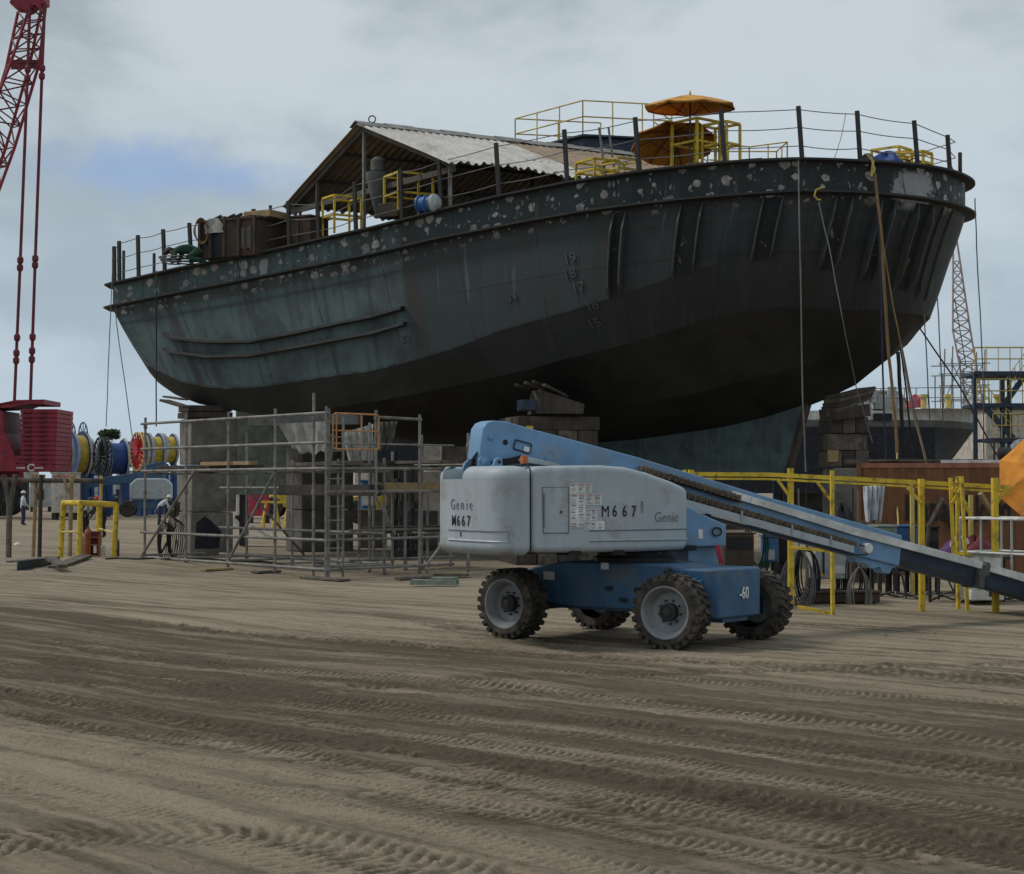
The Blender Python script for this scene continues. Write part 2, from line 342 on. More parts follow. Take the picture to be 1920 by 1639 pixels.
def gheight(x, y):
    z = np.zeros_like(x); churn = np.zeros_like(x)
    rr = np.random.default_rng(3)
    for i in range(34):                                         # slow undulation
        k = 0.25 * 1.28 ** (i % 17); a = rr.uniform(-.35, .35) + (1.57 if i % 3 else 0); ph = rr.uniform(0, 6.3)
        z += (0.011 / k ** 0.75) * np.sin(k * (x * math.cos(a) + y * math.sin(a)) + ph) * 0.42
    z += 0.10 * np.exp(-((x + 11.2) ** 2 / 3 + (y - 47.2) ** 2 / 6)) + 0.12 * np.exp(-((x + 8.6) ** 2 / 4 + (y - 45) ** 2 / 5))
    near = np.clip((30 - y) / 6, 0, 1) * np.clip((y - 5) / 3, 0, 1)
    if near.max() > 0:
        zt = np.zeros_like(x); lugs = np.zeros_like(x)
        for pts, hw, dep, pit, th, ch in ruts():
            g = [G(*p) for p in pts]; c = []
            for i in range(len(g) - 1):                          # catmull-rom
                p0, p1, p2, p3 = g[max(i - 1, 0)], g[i], g[i + 1], g[min(i + 2, len(g) - 1)]
                for t in np.linspace(0, 1, 9)[:-1]:
                    c.append(0.5 * ((2 * p1) + (p2 - p0) * t + (2 * p0 - 5 * p1 + 4 * p2 - p3) * t * t + (3 * p1 - p0 - 3 * p2 + p3) * t ** 3))
            c = np.array([(p.x, p.y) for p in c + [g[-1]]]); L = 0; best = np.full(x.shape, 9.0); sg = np.full(x.shape, 9.0); sa = np.zeros_like(x)
            for i in range(len(c) - 1):
                a, b = c[i], c[i + 1]; d = b - a; l = np.hypot(*d); d = d / max(l, 1e-6)
                m = (x > min(a[0], b[0]) - .9) & (x < max(a[0], b[0]) + .9) & (y > min(a[1], b[1]) - .9) & (y < max(a[1], b[1]) + .9)
                if m.any():
                    u = (x[m] - a[0]) * d[0] + (y[m] - a[1]) * d[1]; v = -(x[m] - a[0]) * d[1] + (y[m] - a[1]) * d[0]
                    uc = np.clip(u, 0, l); dist = np.hypot(u - uc, v)
                    bb, ss, aa = best[m], sg[m], sa[m]; w = dist < bb
                    bb[w] = dist[w]; ss[w] = np.sign(v[w]) * dist[w]; aa[w] = L + uc[w]
                    best[m], sg[m], sa[m] = bb, ss, aa
                L += l
            wob = 0.04 * np.sin(sa * 1.3 + 50 * hw) + 0.02 * np.sin(sa * 4.1 + 90 * pit)
            q = np.abs(sg + wob) / hw
            ins = 1 / (1 + np.exp((q - 1) * 14)); ber = np.exp(-((q - 1.18) / 0.16) ** 2)
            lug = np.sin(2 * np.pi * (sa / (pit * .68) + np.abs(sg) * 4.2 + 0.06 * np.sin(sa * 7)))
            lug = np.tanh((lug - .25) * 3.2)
            breakup = 0.65 + 0.35 * np.sin(sa * 0.9 + 70 * pit + 40 * hw) * np.sin(sa * 2.3 + x * 1.1 + 90 * th)
            # newer tracks overprint older ones
            zt = zt * (1 - 0.75 * ins) + ins * (-dep * 0.40 + th * 0.56 * lug * breakup) + ber * abs(dep) * 0.22 * breakup
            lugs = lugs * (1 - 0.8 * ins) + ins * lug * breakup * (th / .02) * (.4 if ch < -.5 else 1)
            churn = churn * (1 - 0.8 * ins) + ins * ch * (0.7 + 0.3 * breakup) + 0.35 * ber * max(ch, 0)
        z += zt * near
        for wx, wy in ((1.94, 22.07), (-.05, 23.74), (3.3, 23.7), (1.33, 25.4)):
            z *= 1 - np.exp(-((x - wx) ** 2 + (y - wy) ** 2) / .5)
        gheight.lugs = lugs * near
    return z, churn
def seg(*spec):
    out = []
    for a, b, n in spec: out += list(np.linspace(a, b, n, endpoint=False))
    return np.array(out + [spec[-1][1]])
xs = seg((-1500, -200, 8), (-200, -40, 16), (-40, -9, 31), (-9, -6.2, 28), (-6.2, 6.2, 560), (6.2, 9, 28), (9, 40, 31), (40, 200, 16), (200, 1500, 8))
ys = seg((-60, 0, 6), (0, 8.6, 14), (8.6, 12, 190), (12, 17, 200), (17, 27, 250), (27, 50, 110), (50, 120, 40), (120, 400, 20), (400, 3500, 12))
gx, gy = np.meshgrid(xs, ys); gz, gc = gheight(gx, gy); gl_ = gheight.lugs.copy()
fine = np.random.default_rng(1).normal(0, 1, gz.shape)
fine = (fine + np.roll(fine, 1, 1) + np.roll(fine, 1, 0) + np.roll(fine, -1, 1)) / 4
fine2 = np.random.default_rng(2).normal(0, 1, (gz.shape[0] // 3 + 1, gz.shape[1] // 6 + 1)).repeat(3, 0).repeat(6, 1)[:gz.shape[0], :gz.shape[1]]
fine2 = (fine2 + np.roll(fine2, 2, 1) + np.roll(fine2, -2, 1) + np.roll(fine2, 1, 0)) / 4
inn = (np.abs(gx) < 6.2) & (gy < 27) & (gy > 8.6)
gz = gz + np.where(inn, fine * 0.005 + fine2 * (0.004 + 0.012 * np.clip(gc, 0, 1)), 0)
me = bpy.data.meshes.new('ground'); ny_, nx_ = gx.shape
me.vertices.add(nx_ * ny_); me.vertices.foreach_set('co', np.stack([gx, gy, gz], -1).ravel().astype(np.float32))
ii = np.arange(nx_ * ny_).reshape(ny_, nx_); q = np.stack([ii[:-1, :-1], ii[:-1, 1:], ii[1:, 1:], ii[1:, :-1]], -1).reshape(-1, 4)
me.loops.add(q.size); me.loops.foreach_set('vertex_index', q.ravel().astype(np.int32))
me.polygons.add(len(q)); me.polygons.foreach_set('loop_start', (np.arange(len(q)) * 4).astype(np.int32))
me.polygons.foreach_set('use_smooth', np.ones(len(q), bool)); me.update(); me.validate()
at = me.attributes.new('churn', 'FLOAT', 'POINT'); at.data.foreach_set('value', gc.ravel().astype(np.float32))
m, t, b = new_mat('sandy yard dirt')
oc = N(t, 'ShaderNodeTexCoord').outputs['Object']
ch = N(t, 'ShaderNodeAttribute', attribute_name='churn').outputs['Fac']
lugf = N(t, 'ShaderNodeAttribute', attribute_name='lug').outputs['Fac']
rot = mapping(t, oc, rot=(0, 0, R(45)))                          # x along the traffic, y across it
sxy = N(t, 'ShaderNodeSeparateXYZ'); t.links.new(rot, sxy.inputs[0])
big = noise(t, mapping(t, rot, (0.10, 0.55, 1)), 1.0, 5, 0.6, 0.4)
strk = noise(t, mapping(t, rot, (0.16, 3.6, 1)), 1.0, 8, 0.70, 0.3)
fstr = noise(t, mapping(t, rot, (0.9, 9.0, 1)), 1.0, 6, 0.65, 0.3)
med = noise(t, mapping(t, oc, (0.9, 1.6, 1)), 0.9, 8, 0.65, 0.5); sm = noise(t, oc, 24, 8, 0.72)
ac = math_(t, 'ADD', math_(t, 'MULTIPLY', sxy.outputs[1], 1.4142), math_(t, 'MULTIPLY', math_(t, 'SUBTRACT', med, 0.5), 3.0))
# moist churned earth in the driving lane, dry sand in front of and behind it
lane = math_(t, 'MULTIPLY', sstep(t, ac, 9.8, 12.4), sstep(t, ac, 22.6, 20.4))
w = math_(t, 'ADD', math_(t, 'MULTIPLY', big, 0.55), math_(t, 'MULTIPLY', strk, 1.15))
w = math_(t, 'ADD', w, math_(t, 'MULTIPLY', fstr, 0.30))
w = math_(t, 'ADD', w, math_(t, 'MULTIPLY', math_(t, 'SUBTRACT', lane, 0.55), 0.22))
w = math_(t, 'ADD', w, math_(t, 'MULTIPLY', math_(t, 'SUBTRACT', med, 0.5), 0.30))
w = math_(t, 'ADD', w, math_(t, 'MULTIPLY', ch, 0.18))
w = math_(t, 'ADD', w, math_(t, 'MULTIPLY', lugf, -0.17))        # dry crests, damp grooves; colour also deepens the weak relief shading
damp_shade = sstep(t, w, 0.70, 1.22)
c = mixc(t, damp_shade, (0.335, 0.277, 0.198), (0.098, 0.073, 0.049))
c = mixc(t, math_(t, 'MULTIPLY', sstep(t, sm, 0.34, 0.72), 0.5), c, mixc(t, damp_shade, (0.43, 0.365, 0.27), (0.170, 0.136, 0.097)))
c = mixc(t, math_(t, 'MULTIPLY', sstep(t, noise(t, oc, 55, 4), 0.56, 0.70), 0.5), c, (0.07, 0.054, 0.039))
t.links.new(c, b.inputs['Base Color']); b.inputs['Roughness'].default_value = 0.95; b.inputs['Specular IOR Level'].default_value = 0.15
bp = N(t, 'ShaderNodeBump'); bp.inputs['Strength'].default_value = 0.9; bp.inputs['Distance'].default_value = 0.05
hh = math_(t, 'ADD', math_(t, 'MULTIPLY', noise(t, oc, 18, 8, 0.75), 0.7), math_(t, 'MULTIPLY', fstr, 1.1))
hh = math_(t, 'ADD', hh, math_(t, 'MULTIPLY', strk, 1.6))
t.links.new(hh, bp.inputs['Height']); t.links.new(bp.outputs[0], b.inputs['Normal'])
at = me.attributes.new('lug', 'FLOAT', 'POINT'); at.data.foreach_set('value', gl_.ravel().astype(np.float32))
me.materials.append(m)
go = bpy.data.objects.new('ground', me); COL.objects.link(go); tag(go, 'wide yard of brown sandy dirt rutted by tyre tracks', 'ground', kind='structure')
def gz_at(x, y):
    return float(gheight(np.array([x]), np.array([y]))[0][0])
mb = MB()
for i in range(90):
    D = random.uniform(10, 45); p = W(random.uniform(0, 1920), 900, D); r = random.uniform(.006, .018) * (1 if D < 20 else 2.2)
    z = gz_at(p.x, p.y); k = []
    for a in range(6): k.append((p.x + r * random.uniform(.7, 1.2) * math.cos(a), p.y + r * random.uniform(.7, 1.2) * math.sin(a), z + random.uniform(0, .2) * r))
    n = len(mb.v); mb.add(k + [(p.x, p.y, z + r * .8)], [(a, (a + 1) % 6, 6) for a in range(6)])
solid('pebbles', 'small pale stones scattered over the dirt yard', 'pebbles', mb, M['concrete'], kind='stuff', smooth=0)

# ------------------------------------------------------------------ the tug on blocks
YAW = R(30); SC = V((-0.5, 52.0, 0)); SU = V((math.cos(YAW), -math.sin(YAW), 0)); SN = V((-math.sin(YAW), -math.cos(YAW), 0))
def S(s, w, z): return SC + SU * s + SN * w + V((0, 0, z))
def shipcut(px, py, w):
    """point seen at px,py on the fore-and-aft plane at offset w"""
    p = PL(px, py, SC + SN * w, SU); return p
S0, NA, NB = 5.2, 64, 48
def tab(*xy):
    a = np.array(xy); return lambda s: float(np.interp(s, a[:, 0], a[:, 1]))
z_rim = tab((-11.2, 8.13), (-9.3, 8.33), (-7.9, 8.5), (-5, 8.74), (-2.7, 9.0), (-.9, 9.2), (1.45, 9.53), (3.2, 9.74), (5, 9.9), (7.2, 10.02), (9.2, 10.1), (10.9, 10.12), (12.3, 10.06), (14, 10.02))
z_belt = tab((-11, 7.38), (-8.7, 7.62), (-4.9, 7.98), (-.9, 8.39), (1, 8.64), (4.1, 8.93), (5.7, 9.05), (8, 9.15), (11, 9.24), (12.3, 9.2), (14, 9.1))
z_c1 = tab((-9.4, 5.72), (-8.72, 5.45), (-7.94, 5.13), (-7, 4.93), (-6.1, 4.86), (-5, 4.87), (-4, 4.95), (-2.7, 5.09), (-1.3, 5.18), (.25, 5.43), (1.36, 5.67), (3, 6.13), (5.1, 6.55), (6.9, 6.96), (8.3, 7.37), (9.5, 7.68), (10.5, 7.81), (13.6, 7.95))
z_c2 = tab((-9.4, 5.2), (-8.6, 4.76), (-7.7, 4.48), (-6.4, 4.26), (-5.1, 4.17), (-3.6, 4.2), (-1.5, 4.39), (.54, 4.67), (2, 4.9), (3.3, 5.1), (4.7, 5.39), (6.4, 5.69), (7.6, 6.02), (8.7, 6.33), (10.3, 6.55), (13, 6.45))
z_k = tab((-9.2, 4.95), (-8.5, 4.7), (-6.5, 4.15), (-5, 3.7), (-2, 3.25), (2, 3.15), (4.8, 3.32), (5.9, 3.44), (7.3, 3.6), (8.6, 3.85), (9.5, 4.1), (10.3, 4.38), (11.07, 4.72), (12.0, 5.42), (12.5, 6.05), (12.75, 6.4))
def level(sa, se, B, p, zf, rc=0.7):
    out = []
    for i in range(NA):
        s = sa + (S0 - sa) * (i / (NA - 1)) ** 1.0; d = s - sa; b = B
        if rc and d < rc: b = B - rc + math.sqrt(max(0, rc * rc - (rc - d) ** 2))
        out.append((s, b, zf(s)))
    for j in range(1, NB + 1):
        f = math.pi / 2 * j / NB
        s = S0 + (se - S0) * math.sin(f) ** (2 / p); b = B * max(0.0, math.cos(f)) ** (2 / p) if j < NB else 0.0
        out.append((s, b, zf(s)))
    return out
OV = 0.24
L_rim = level(-11.2 + OV, 14.08 - OV, 5 - OV, 2.3, z_rim, .5)
L_belt = level(-11.2 + OV, 14.08 - OV, 5 - OV, 2.3, z_belt, .5)
L_c1 = level(-9.6, 13.4, 4.86, 2.25, z_c1, 0.5)
L_c2 = level(-9.6, 12.95, 4.2, 2.1, z_c2, 0.4)
L_k = [(s, 0.0, z_k(s)) for s in np.concatenate([np.linspace(-9.2, S0, NA), S0 + (12.8 - S0) * np.sin(np.linspace(0, math.pi / 2, NB + 1))[1:]])]
def lerp3(a, b, t): return tuple(a[i] + (b[i] - a[i]) * t for i in range(3))
L_bil = [(c[0] * .5 + k[0] * .5, c[1] * 0.6, k[2] + (c[2] - k[2]) * .36) for c, k in zip(L_c2, L_k)]
def between(A, B_, t, bulge=0):
    return [(a[0] + (b[0] - a[0]) * t, a[1] + (b[1] - a[1]) * t + bulge * (1 if a[1] > .3 else a[1] / .3), a[2] + (b[2] - a[2]) * t) for a, b in zip(A, B_)]
LV = [L_rim, between(L_rim, L_belt, .5), L_belt, between(L_belt, L_c1, .33, .05), between(L_belt, L_c1, .66, .05), L_c1, between(L_c1, L_c2, .5, .05), L_c2, L_bil, L_k]
SH = [0, 1, 2, 5, 7, 9]
def hull_pt(tau, v, off=0.0):
    """outer shell: tau index along, v level index (float) in LV"""
    i = min(int(tau), NA + NB - 2); ft = tau - i; k = min(int(v), len(LV) - 2); fv = v - k
    def P(i, k): return S(*LV[k][i])
    p = (P(i, k) * (1 - fv) + P(i, k + 1) * fv) * (1 - ft) + (P(i + 1, k) * (1 - fv) + P(i + 1, k + 1) * fv) * ft
    du = P(i + 1, k) - P(i, k); dv = P(i, k + 1) - P(i, k); n = du.cross(dv)
    if n.length < 1e-9: n = V((0, -1, 0))
    n.normalize()
    if n.dot(SN) < -0.2 and n.dot(SU) < 0.5: n = -n
    return p + n * off, n, du.normalized()
def hull_at(px, py):
    """shell point (tau, v) nearest the line of sight px,py"""
    r = ray(px, py).normalized(); o = V((0, 0, CAMH)); best = (9e9, 0, 0)
    for i in range(0, NA + NB - 1):
        for k in range(0, len(LV) - 1):
            for fv in (0, .25, .5, .75):
                p = S(*LV[k][i]) * (1 - fv) + S(*LV[k + 1][i]) * fv; d = p - o; e = (d - r * d.dot(r)).length
                if e < best[0]: best = (e, i, k + fv)
    return best[1], best[2]
def arclen(L):
    a = [0.0]
    for p, q in zip(L[:-1], L[1:]): a.append(a[-1] + math.dist(p, q))
    return a
# paint: three shop primers over bare dark steel, with run marks and ground-off patches
def hull_mat(name, band=False):
    m, t, b = new_mat(name)
    uv = N(t, 'ShaderNodeUVMap').outputs[0]                     # u metres along the shell, v metres down it
    s2 = N(t, 'ShaderNodeSeparateXYZ'); t.links.new(uv, s2.inputs[0]); u, v = s2.outputs[0], s2.outputs[1]
    n1 = noise(t, uv, 0.55, 6, 0.6, 0.4); n2 = noise(t, mapping(t, uv, (3.2, 0.22, 1)), 1.0, 6, 0.62); n3 = noise(t, uv, 2.6, 7, 0.65)
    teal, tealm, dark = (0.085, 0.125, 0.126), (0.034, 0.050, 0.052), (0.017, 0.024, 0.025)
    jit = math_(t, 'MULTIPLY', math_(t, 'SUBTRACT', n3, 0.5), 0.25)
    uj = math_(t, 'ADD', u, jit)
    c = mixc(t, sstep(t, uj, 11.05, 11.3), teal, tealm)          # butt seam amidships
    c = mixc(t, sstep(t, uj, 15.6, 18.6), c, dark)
    c = mixc(t, math_(t, 'MULTIPLY', sstep(t, n1, 0.42, 0.66), 0.75), c, (0.033, 0.034, 0.033))
    st = math_(t, 'MULTIPLY', sstep(t, n2, 0.46, 0.68), 0.72)
    c = mixc(t, st, c, (0.040, 0.044, 0.044))
    st2 = math_(t, 'MULTIPLY', sstep(t, noise(t, mapping(t, uv, (5.5, 0.3, 1), (3, 7, 0)), 1.0, 5, 0.6), 0.60, 0.74), 0.45)
    c = mixc(t, st2, c, (0.15, 0.195, 0.195))
    # heat-browned weld lines: frames every so often and the horizontal plate edge under the belting
    sm = None
    for pos, wd_ in ((2.6, .14), (11.15, .18), (17.2, .12)):
        k = sstep(t, math_(t, 'ABSOLUTE', math_(t, 'SUBTRACT', math_(t, 'ADD', uj, math_(t, 'MULTIPLY', v, -0.12)), pos)), wd_ * 1.8, wd_ * .5)
        sm = k if sm is None else math_(t, 'MAXIMUM', sm, k)
    for pos, wd_ in ((1.0, .13), (1.38, .05)):
        k = sstep(t, math_(t, 'ABSOLUTE', math_(t, 'SUBTRACT', v, pos)), wd_ * 1.6, wd_ * .4)
        sm = math_(t, 'MAXIMUM', sm, math_(t, 'MULTIPLY', k, 0.8))
    c = mixc(t, math_(t, 'MULTIPLY', sm, math_(t, 'ADD', 0.45, math_(t, 'MULTIPLY', n3, 0.6), clamp=True)), c, (0.043, 0.037, 0.032))
    rst = sstep(t, noise(t, mapping(t, uv, (1.2, 0.5, 1), (9, 2, 0)), 1.3, 7, 0.7), 0.60, 0.76)
    c = mixc(t, math_(t, 'MULTIPLY', rst, 0.6), c, (0.062, 0.038, 0.026))
    if band:
        wp = N(t, 'ShaderNodeVectorMath', operation='ADD'); t.links.new(uv, wp.inputs[0])
        nn = N(t, 'ShaderNodeTexNoise'); nn.inputs['Scale'].default_value = 7; nn.inputs['Detail'].default_value = 5; t.links.new(uv, nn.inputs['Vector'])
        sub = N(t, 'ShaderNodeVectorMath', operation='SUBTRACT'); t.links.new(nn.outputs['Color'], sub.inputs[0]); sub.inputs[1].default_value = (.5, .5, .5)
        scl = N(t, 'ShaderNodeVectorMath', operation='SCALE'); t.links.new(sub.outputs[0], scl.inputs[0]); scl.inputs['Scale'].default_value = 0.17
        t.links.new(scl.outputs[0], wp.inputs[1])
        vo = N(t, 'ShaderNodeTexVoronoi', feature='F1', voronoi_dimensions='2D'); vo.inputs['Scale'].default_value = 3.3; vo.inputs['Randomness'].default_value = 0.85
        t.links.new(mapping(t, wp.outputs[0], (0.85, 1.0, 1)), vo.inputs['Vector'])
        cs = N(t, 'ShaderNodeSeparateColor'); t.links.new(vo.outputs['Color'], cs.inputs[0])
        size = math_(t, 'MULTIPLY', math_(t, 'POWER', cs.outputs[0], 1.4), 0.44)
        pat = sstep(t, math_(t, 'SUBTRACT', size, vo.outputs['Distance']), -0.015, 0.02)
        keep = sstep(t, math_(t, 'ADD', cs.outputs[1], math_(t, 'MULTIPLY', math_(t, 'SUBTRACT', n1, .5), 1.1)), 0.12, 0.18)
        fade = math_(t, 'ADD', 0.45, math_(t, 'MULTIPLY', cs.outputs[2], 0.55))
        pc = mixc(t, sstep(t, noise(t, uv, 9, 4), 0.4, 0.62), (0.46, 0.45, 0.43), (0.30, 0.24, 0.185))
        low = sstep(t, v, 1.22, 0.88)
        c = mixc(t, math_(t, 'MULTIPLY', math_(t, 'MULTIPLY', math_(t, 'MULTIPLY', pat, keep), fade), low), c, pc)
        vo2 = N(t, 'ShaderNodeTexVoronoi', feature='F1', voronoi_dimensions='2D'); vo2.inputs['Scale'].default_value = 5.2
        t.links.new(mapping(t, wp.outputs[0], (1.5, 0.62, 1), (2, 5, 0)), vo2.inputs['Vector'])
        cs2 = N(t, 'ShaderNodeSeparateColor'); t.links.new(vo2.outputs['Color'], cs2.inputs[0])
        p2 = math_(t, 'MULTIPLY', sstep(t, math_(t, 'SUBTRACT', math_(t, 'MULTIPLY', cs2.outputs[0], .26), vo2.outputs['Distance']), -.02, .03), sstep(t, cs2.outputs[1], .45, .5))
        c = mixc(t, math_(t, 'MULTIPLY', math_(t, 'MULTIPLY', p2, low), math_(t, 'MULTIPLY', cs2.outputs[2], .85)), c, (0.34, 0.335, 0.32))
        # broad wire-brushed area near the stem
        ar = math_(t, 'MULTIPLY', sstep(t, math_(t, 'ABSOLUTE', math_(t, 'SUBTRACT', math_(t, 'ADD', u, math_(t, 'MULTIPLY', math_(t, 'SUBTRACT', n3, .5), 1.6)), 25.4)), .62, .42), sstep(t, v, .12, .25))
        c = mixc(t, math_(t, 'MULTIPLY', ar, math_(t, 'MULTIPLY', low, 0.85)), c, (0.34, 0.34, 0.34))
        ar2 = sstep(t, math_(t, 'ABSOLUTE', math_(t, 'SUBTRACT', math_(t, 'ADD', u, math_(t, 'MULTIPLY', math_(t, 'SUBTRACT', n3, .5), .35)), 6.35)), .17, .11)
        c = mixc(t, math_(t, 'MULTIPLY', ar2, math_(t, 'MULTIPLY', math_(t, 'MULTIPLY', sstep(t, v, .16, .24), sstep(t, v, .85, .75)), 0.75)), c, (0.36, 0.36, 0.345)) if band == 1 else c
    lv = N(t, 'ShaderNodeAttribute', attribute_name='lv').outputs['Fac']
    lj = math_(t, 'ADD', lv, math_(t, 'MULTIPLY', math_(t, 'SUBTRACT', n3, 0.5), math_(t, 'MULTIPLY', sstep(t, u, 8, 17), 1.6)))
    bil = mixc(t, sstep(t, n1, .35, .7), (0.043, 0.044, 0.042), (0.028, 0.029, 0.028))
    k = math_(t, 'MULTIPLY', sstep(t, lj, 4.99, 5.03), sstep(t, u, 22, 12, .25, .88))
    c = mixc(t, k, c, bil)
    ps2 = math_(t, 'ABSOLUTE', math_(t, 'SUBTRACT', math_(t, 'FRACT', math_(t, 'ADD', math_(t, 'MULTIPLY', math_(t, 'ADD', u, math_(t, 'MULTIPLY', v, -0.14)), 1 / 2.45), .3)), .5))
    pv_ = math_(t, 'ABSOLUTE', math_(t, 'SUBTRACT', math_(t, 'ADD', v, math_(t, 'MULTIPLY', math_(t, 'SUBTRACT', n3, .5), .04)), 2.35))
    weld = math_(t, 'MAXIMUM', sstep(t, ps2, .014, .004), math_(t, 'MULTIPLY', sstep(t, pv_, .035, .012), sstep(t, u, 11, 14)))
    c = mixc(t, math_(t, 'MULTIPLY', weld, math_(t, 'MULTIPLY', sstep(t, n3, .3, .6), .75)), c, (0.016, 0.015, 0.014))
    halo = math_(t, 'MULTIPLY', sstep(t, ps2, .075, .01), sstep(t, noise(t, uv, 3.3, 6, .7), .46, .66))
    c = mixc(t, math_(t, 'MULTIPLY', halo, .55), c, (0.050, 0.040, 0.033))
    scr = math_(t, 'MULTIPLY', sstep(t, noise(t, mapping(t, uv, (16, 1.1, 1), (5, 3, 0)), 1.0, 4, .7), .71, .76), sstep(t, noise(t, uv, .9, 3), .5, .62))
    c = mixc(t, math_(t, 'MULTIPLY', scr, .6), c, (0.20, 0.215, 0.21))
    seam = math_(t, 'MULTIPLY', sstep(t, math_(t, 'ABSOLUTE', math_(t, 'SUBTRACT', lv, 5.0)), .10, .02), sstep(t, n3, .35, .6))
    c = mixc(t, math_(t, 'MULTIPLY', seam, .7), c, (0.018, 0.017, 0.016))
    t.links.new(c, b.inputs['Base Color']); b.inputs['Specular IOR Level'].default_value = 0.3
    t.links.new(math_(t, 'ADD', math_(t, 'MULTIPLY', n3, 0.35), 0.42), b.inputs['Roughness'])
    bp = N(t, 'ShaderNodeBump'); bp.inputs['Strength'].default_value = 0.35; bp.inputs['Distance'].default_value = 0.03
    fr_ = math_(t, 'ABSOLUTE', math_(t, 'SINE', math_(t, 'MULTIPLY', uj, math.pi / 0.62)))             # plating drawn in between the frames
    ps = math_(t, 'ABSOLUTE', math_(t, 'SUBTRACT', math_(t, 'FRACT', math_(t, 'ADD', math_(t, 'MULTIPLY', u, 1 / 3.1), .1)), .5))
    hgt = math_(t, 'ADD', math_(t, 'ADD', math_(t, 'MULTIPLY', noise(t, uv, 1.4, 3), 1.2), math_(t, 'MULTIPLY', n3, 0.3)), math_(t, 'MULTIPLY', fr_, -0.22))
    hgt = math_(t, 'ADD', hgt, math_(t, 'MULTIPLY', sstep(t, ps, .012, .004), .8))
    t.links.new(hgt, bp.inputs['Height']); t.links.new(bp.outputs[0], b.inputs['Normal'])
    return m
def bottom_mat():
    m, t, b = new_mat('dark bare bottom plating')
    oc = N(t, 'ShaderNodeTexCoord').outputs['Object']
    c = mixc(t, sstep(t, noise(t, oc, 0.8, 7, 0.6, .4), .38, .66), (0.033, 0.032, 0.030), (0.020, 0.020, 0.020))
    c = mixc(t, math_(t, 'MULTIPLY', sstep(t, noise(t, oc, 2.2, 6, .65), .60, .72), .7), c, (0.055, 0.045, 0.038))
    t.links.new(c, b.inputs['Base Color']); b.inputs['Roughness'].default_value = 0.65; b.inputs['Specular IOR Level'].default_value = .25
    bp = N(t, 'ShaderNodeBump'); bp.inputs['Strength'].default_value = 0.3; bp.inputs['Distance'].default_value = 0.03
    t.links.new(noise(t, oc, 3, 5), bp.inputs['Height']); t.links.new(bp.outputs[0], b.inputs['Normal'])
    return m
M['side'] = hull_mat('tug side plating', 1); M['hullbot'] = bottom_mat()
tug = thing('tugboat', 'big dark teal tugboat hull standing on blocks, bare patches along its bulwark', 'tugboat', S(0, 0, 2.5))
def shell(name, ks, mat, uvm=True, tr=0):
    nu = NA + NB; cols = []
    for sg in (1, -1):
        pass
    vs, fs, uvs = [], [], []
    au = arclen(L_belt)
    for k in ks:
        near = [S(*LV[k][i]) for i in range(nu)]; far = [S(LV[k][i][0], -LV[k][i][1], LV[k][i][2]) for i in range(nu - 2, -1, -1)]
        ring = near + far; vs += ring
        dn = [0.0] * nu
        for kk in range(ks[0] if ks[0] > 0 else 0, k): pass
        for i in range(len(ring)):
            ii_ = i if i < nu else 2 * nu - 2 - i
            d = sum(math.dist(LV[a][ii_], LV[a + 1][ii_]) for a in range(0, k))
            uvs.append((au[ii_] if i < nu else 2 * au[-1] - au[ii_], d))
    n = 2 * nu - 1
    for r_ in range(len(ks) - 1):
        for i in range(n): fs.append((r_ * n + i, r_ * n + (i + 1) % n, (r_ + 1) * n + (i + 1) % n, (r_ + 1) * n + i))
    me = bpy.data.meshes.new(name); o_ = ORG[tug.name]
    me.from_pydata([tuple(p - o_) for p in vs], [], fs)
    la = me.attributes.new('lv', 'FLOAT', 'POINT'); la.data.foreach_set('value', np.repeat(np.array(ks, np.float32), n))
    ul = me.uv_layers.new(name='UVMap')
    for lp in me.loops: ul.data[lp.index].uv = uvs[lp.vertex_index]
    me.polygons.foreach_set('use_smooth', [True] * len(me.polygons)); me.set_sharp_from_angle(angle=R(22))
    me.materials.append(mat); o = bpy.data.objects.new(name, me); COL.objects.link(o); o.parent = tug
    return o
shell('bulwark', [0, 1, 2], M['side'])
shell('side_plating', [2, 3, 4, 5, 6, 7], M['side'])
shell('bottom_plating', [7, 8, 9], M['hullbot'])
def flange(name, L, zoff, th, ov, mat):
    mb = MB(); nu = NA + NB
    full = [(s, w, z) for s, w, z in L] + [(s, -w, z) for s, w, z in L[-2::-1]]; n = len(full)
    rows = [[], [], [], []]
    for i, (s, w, z) in enumerate(full):
        a, b_ = full[(i - 1) % n], full[(i + 1) % n]; tx, ty = b_[0] - a[0], b_[1] - a[1]; l = math.hypot(tx, ty) or 1
        nx, ny = -ty / l, tx / l
        if nx * (s - 1) + ny * w < 0: nx, ny = -nx, -ny
        rows[0].append(S(s - nx * .02, w - ny * .02, z + zoff + th / 2)); rows[1].append(S(s + nx * ov, w + ny * ov, z + zoff + th / 2 - .02))
        rows[2].append(S(s + nx * ov, w + ny * ov, z + zoff - th / 2 + .02)); rows[3].append(S(s - nx * .02, w - ny * .02, z + zoff - th / 2))
    vs = [p for r in rows for p in r]; fs = []
    for k in range(4):
        for i in range(n): fs.append((k * n + i, k * n + (i + 1) % n, ((k + 1) % 4) * n + (i + 1) % n, ((k + 1) % 4) * n + i))
    mb.add(vs, fs); return part(tug, name, mb, mat, smooth=30)
flange('rail_cap', L_rim, -0.03, 0.09, OV + .02, M['steel'])
flange('belting', L_belt, 0.05, 0.09, OV + .04, M['steel'])
mb = MB(); mb.grid([[S(s, w * q, z - .12) for q in (-.995, -.5, 0, .5, .995)] for s, w, z in L_rim[1:-1]]); part(tug, 'deck', mb, M['steel'])
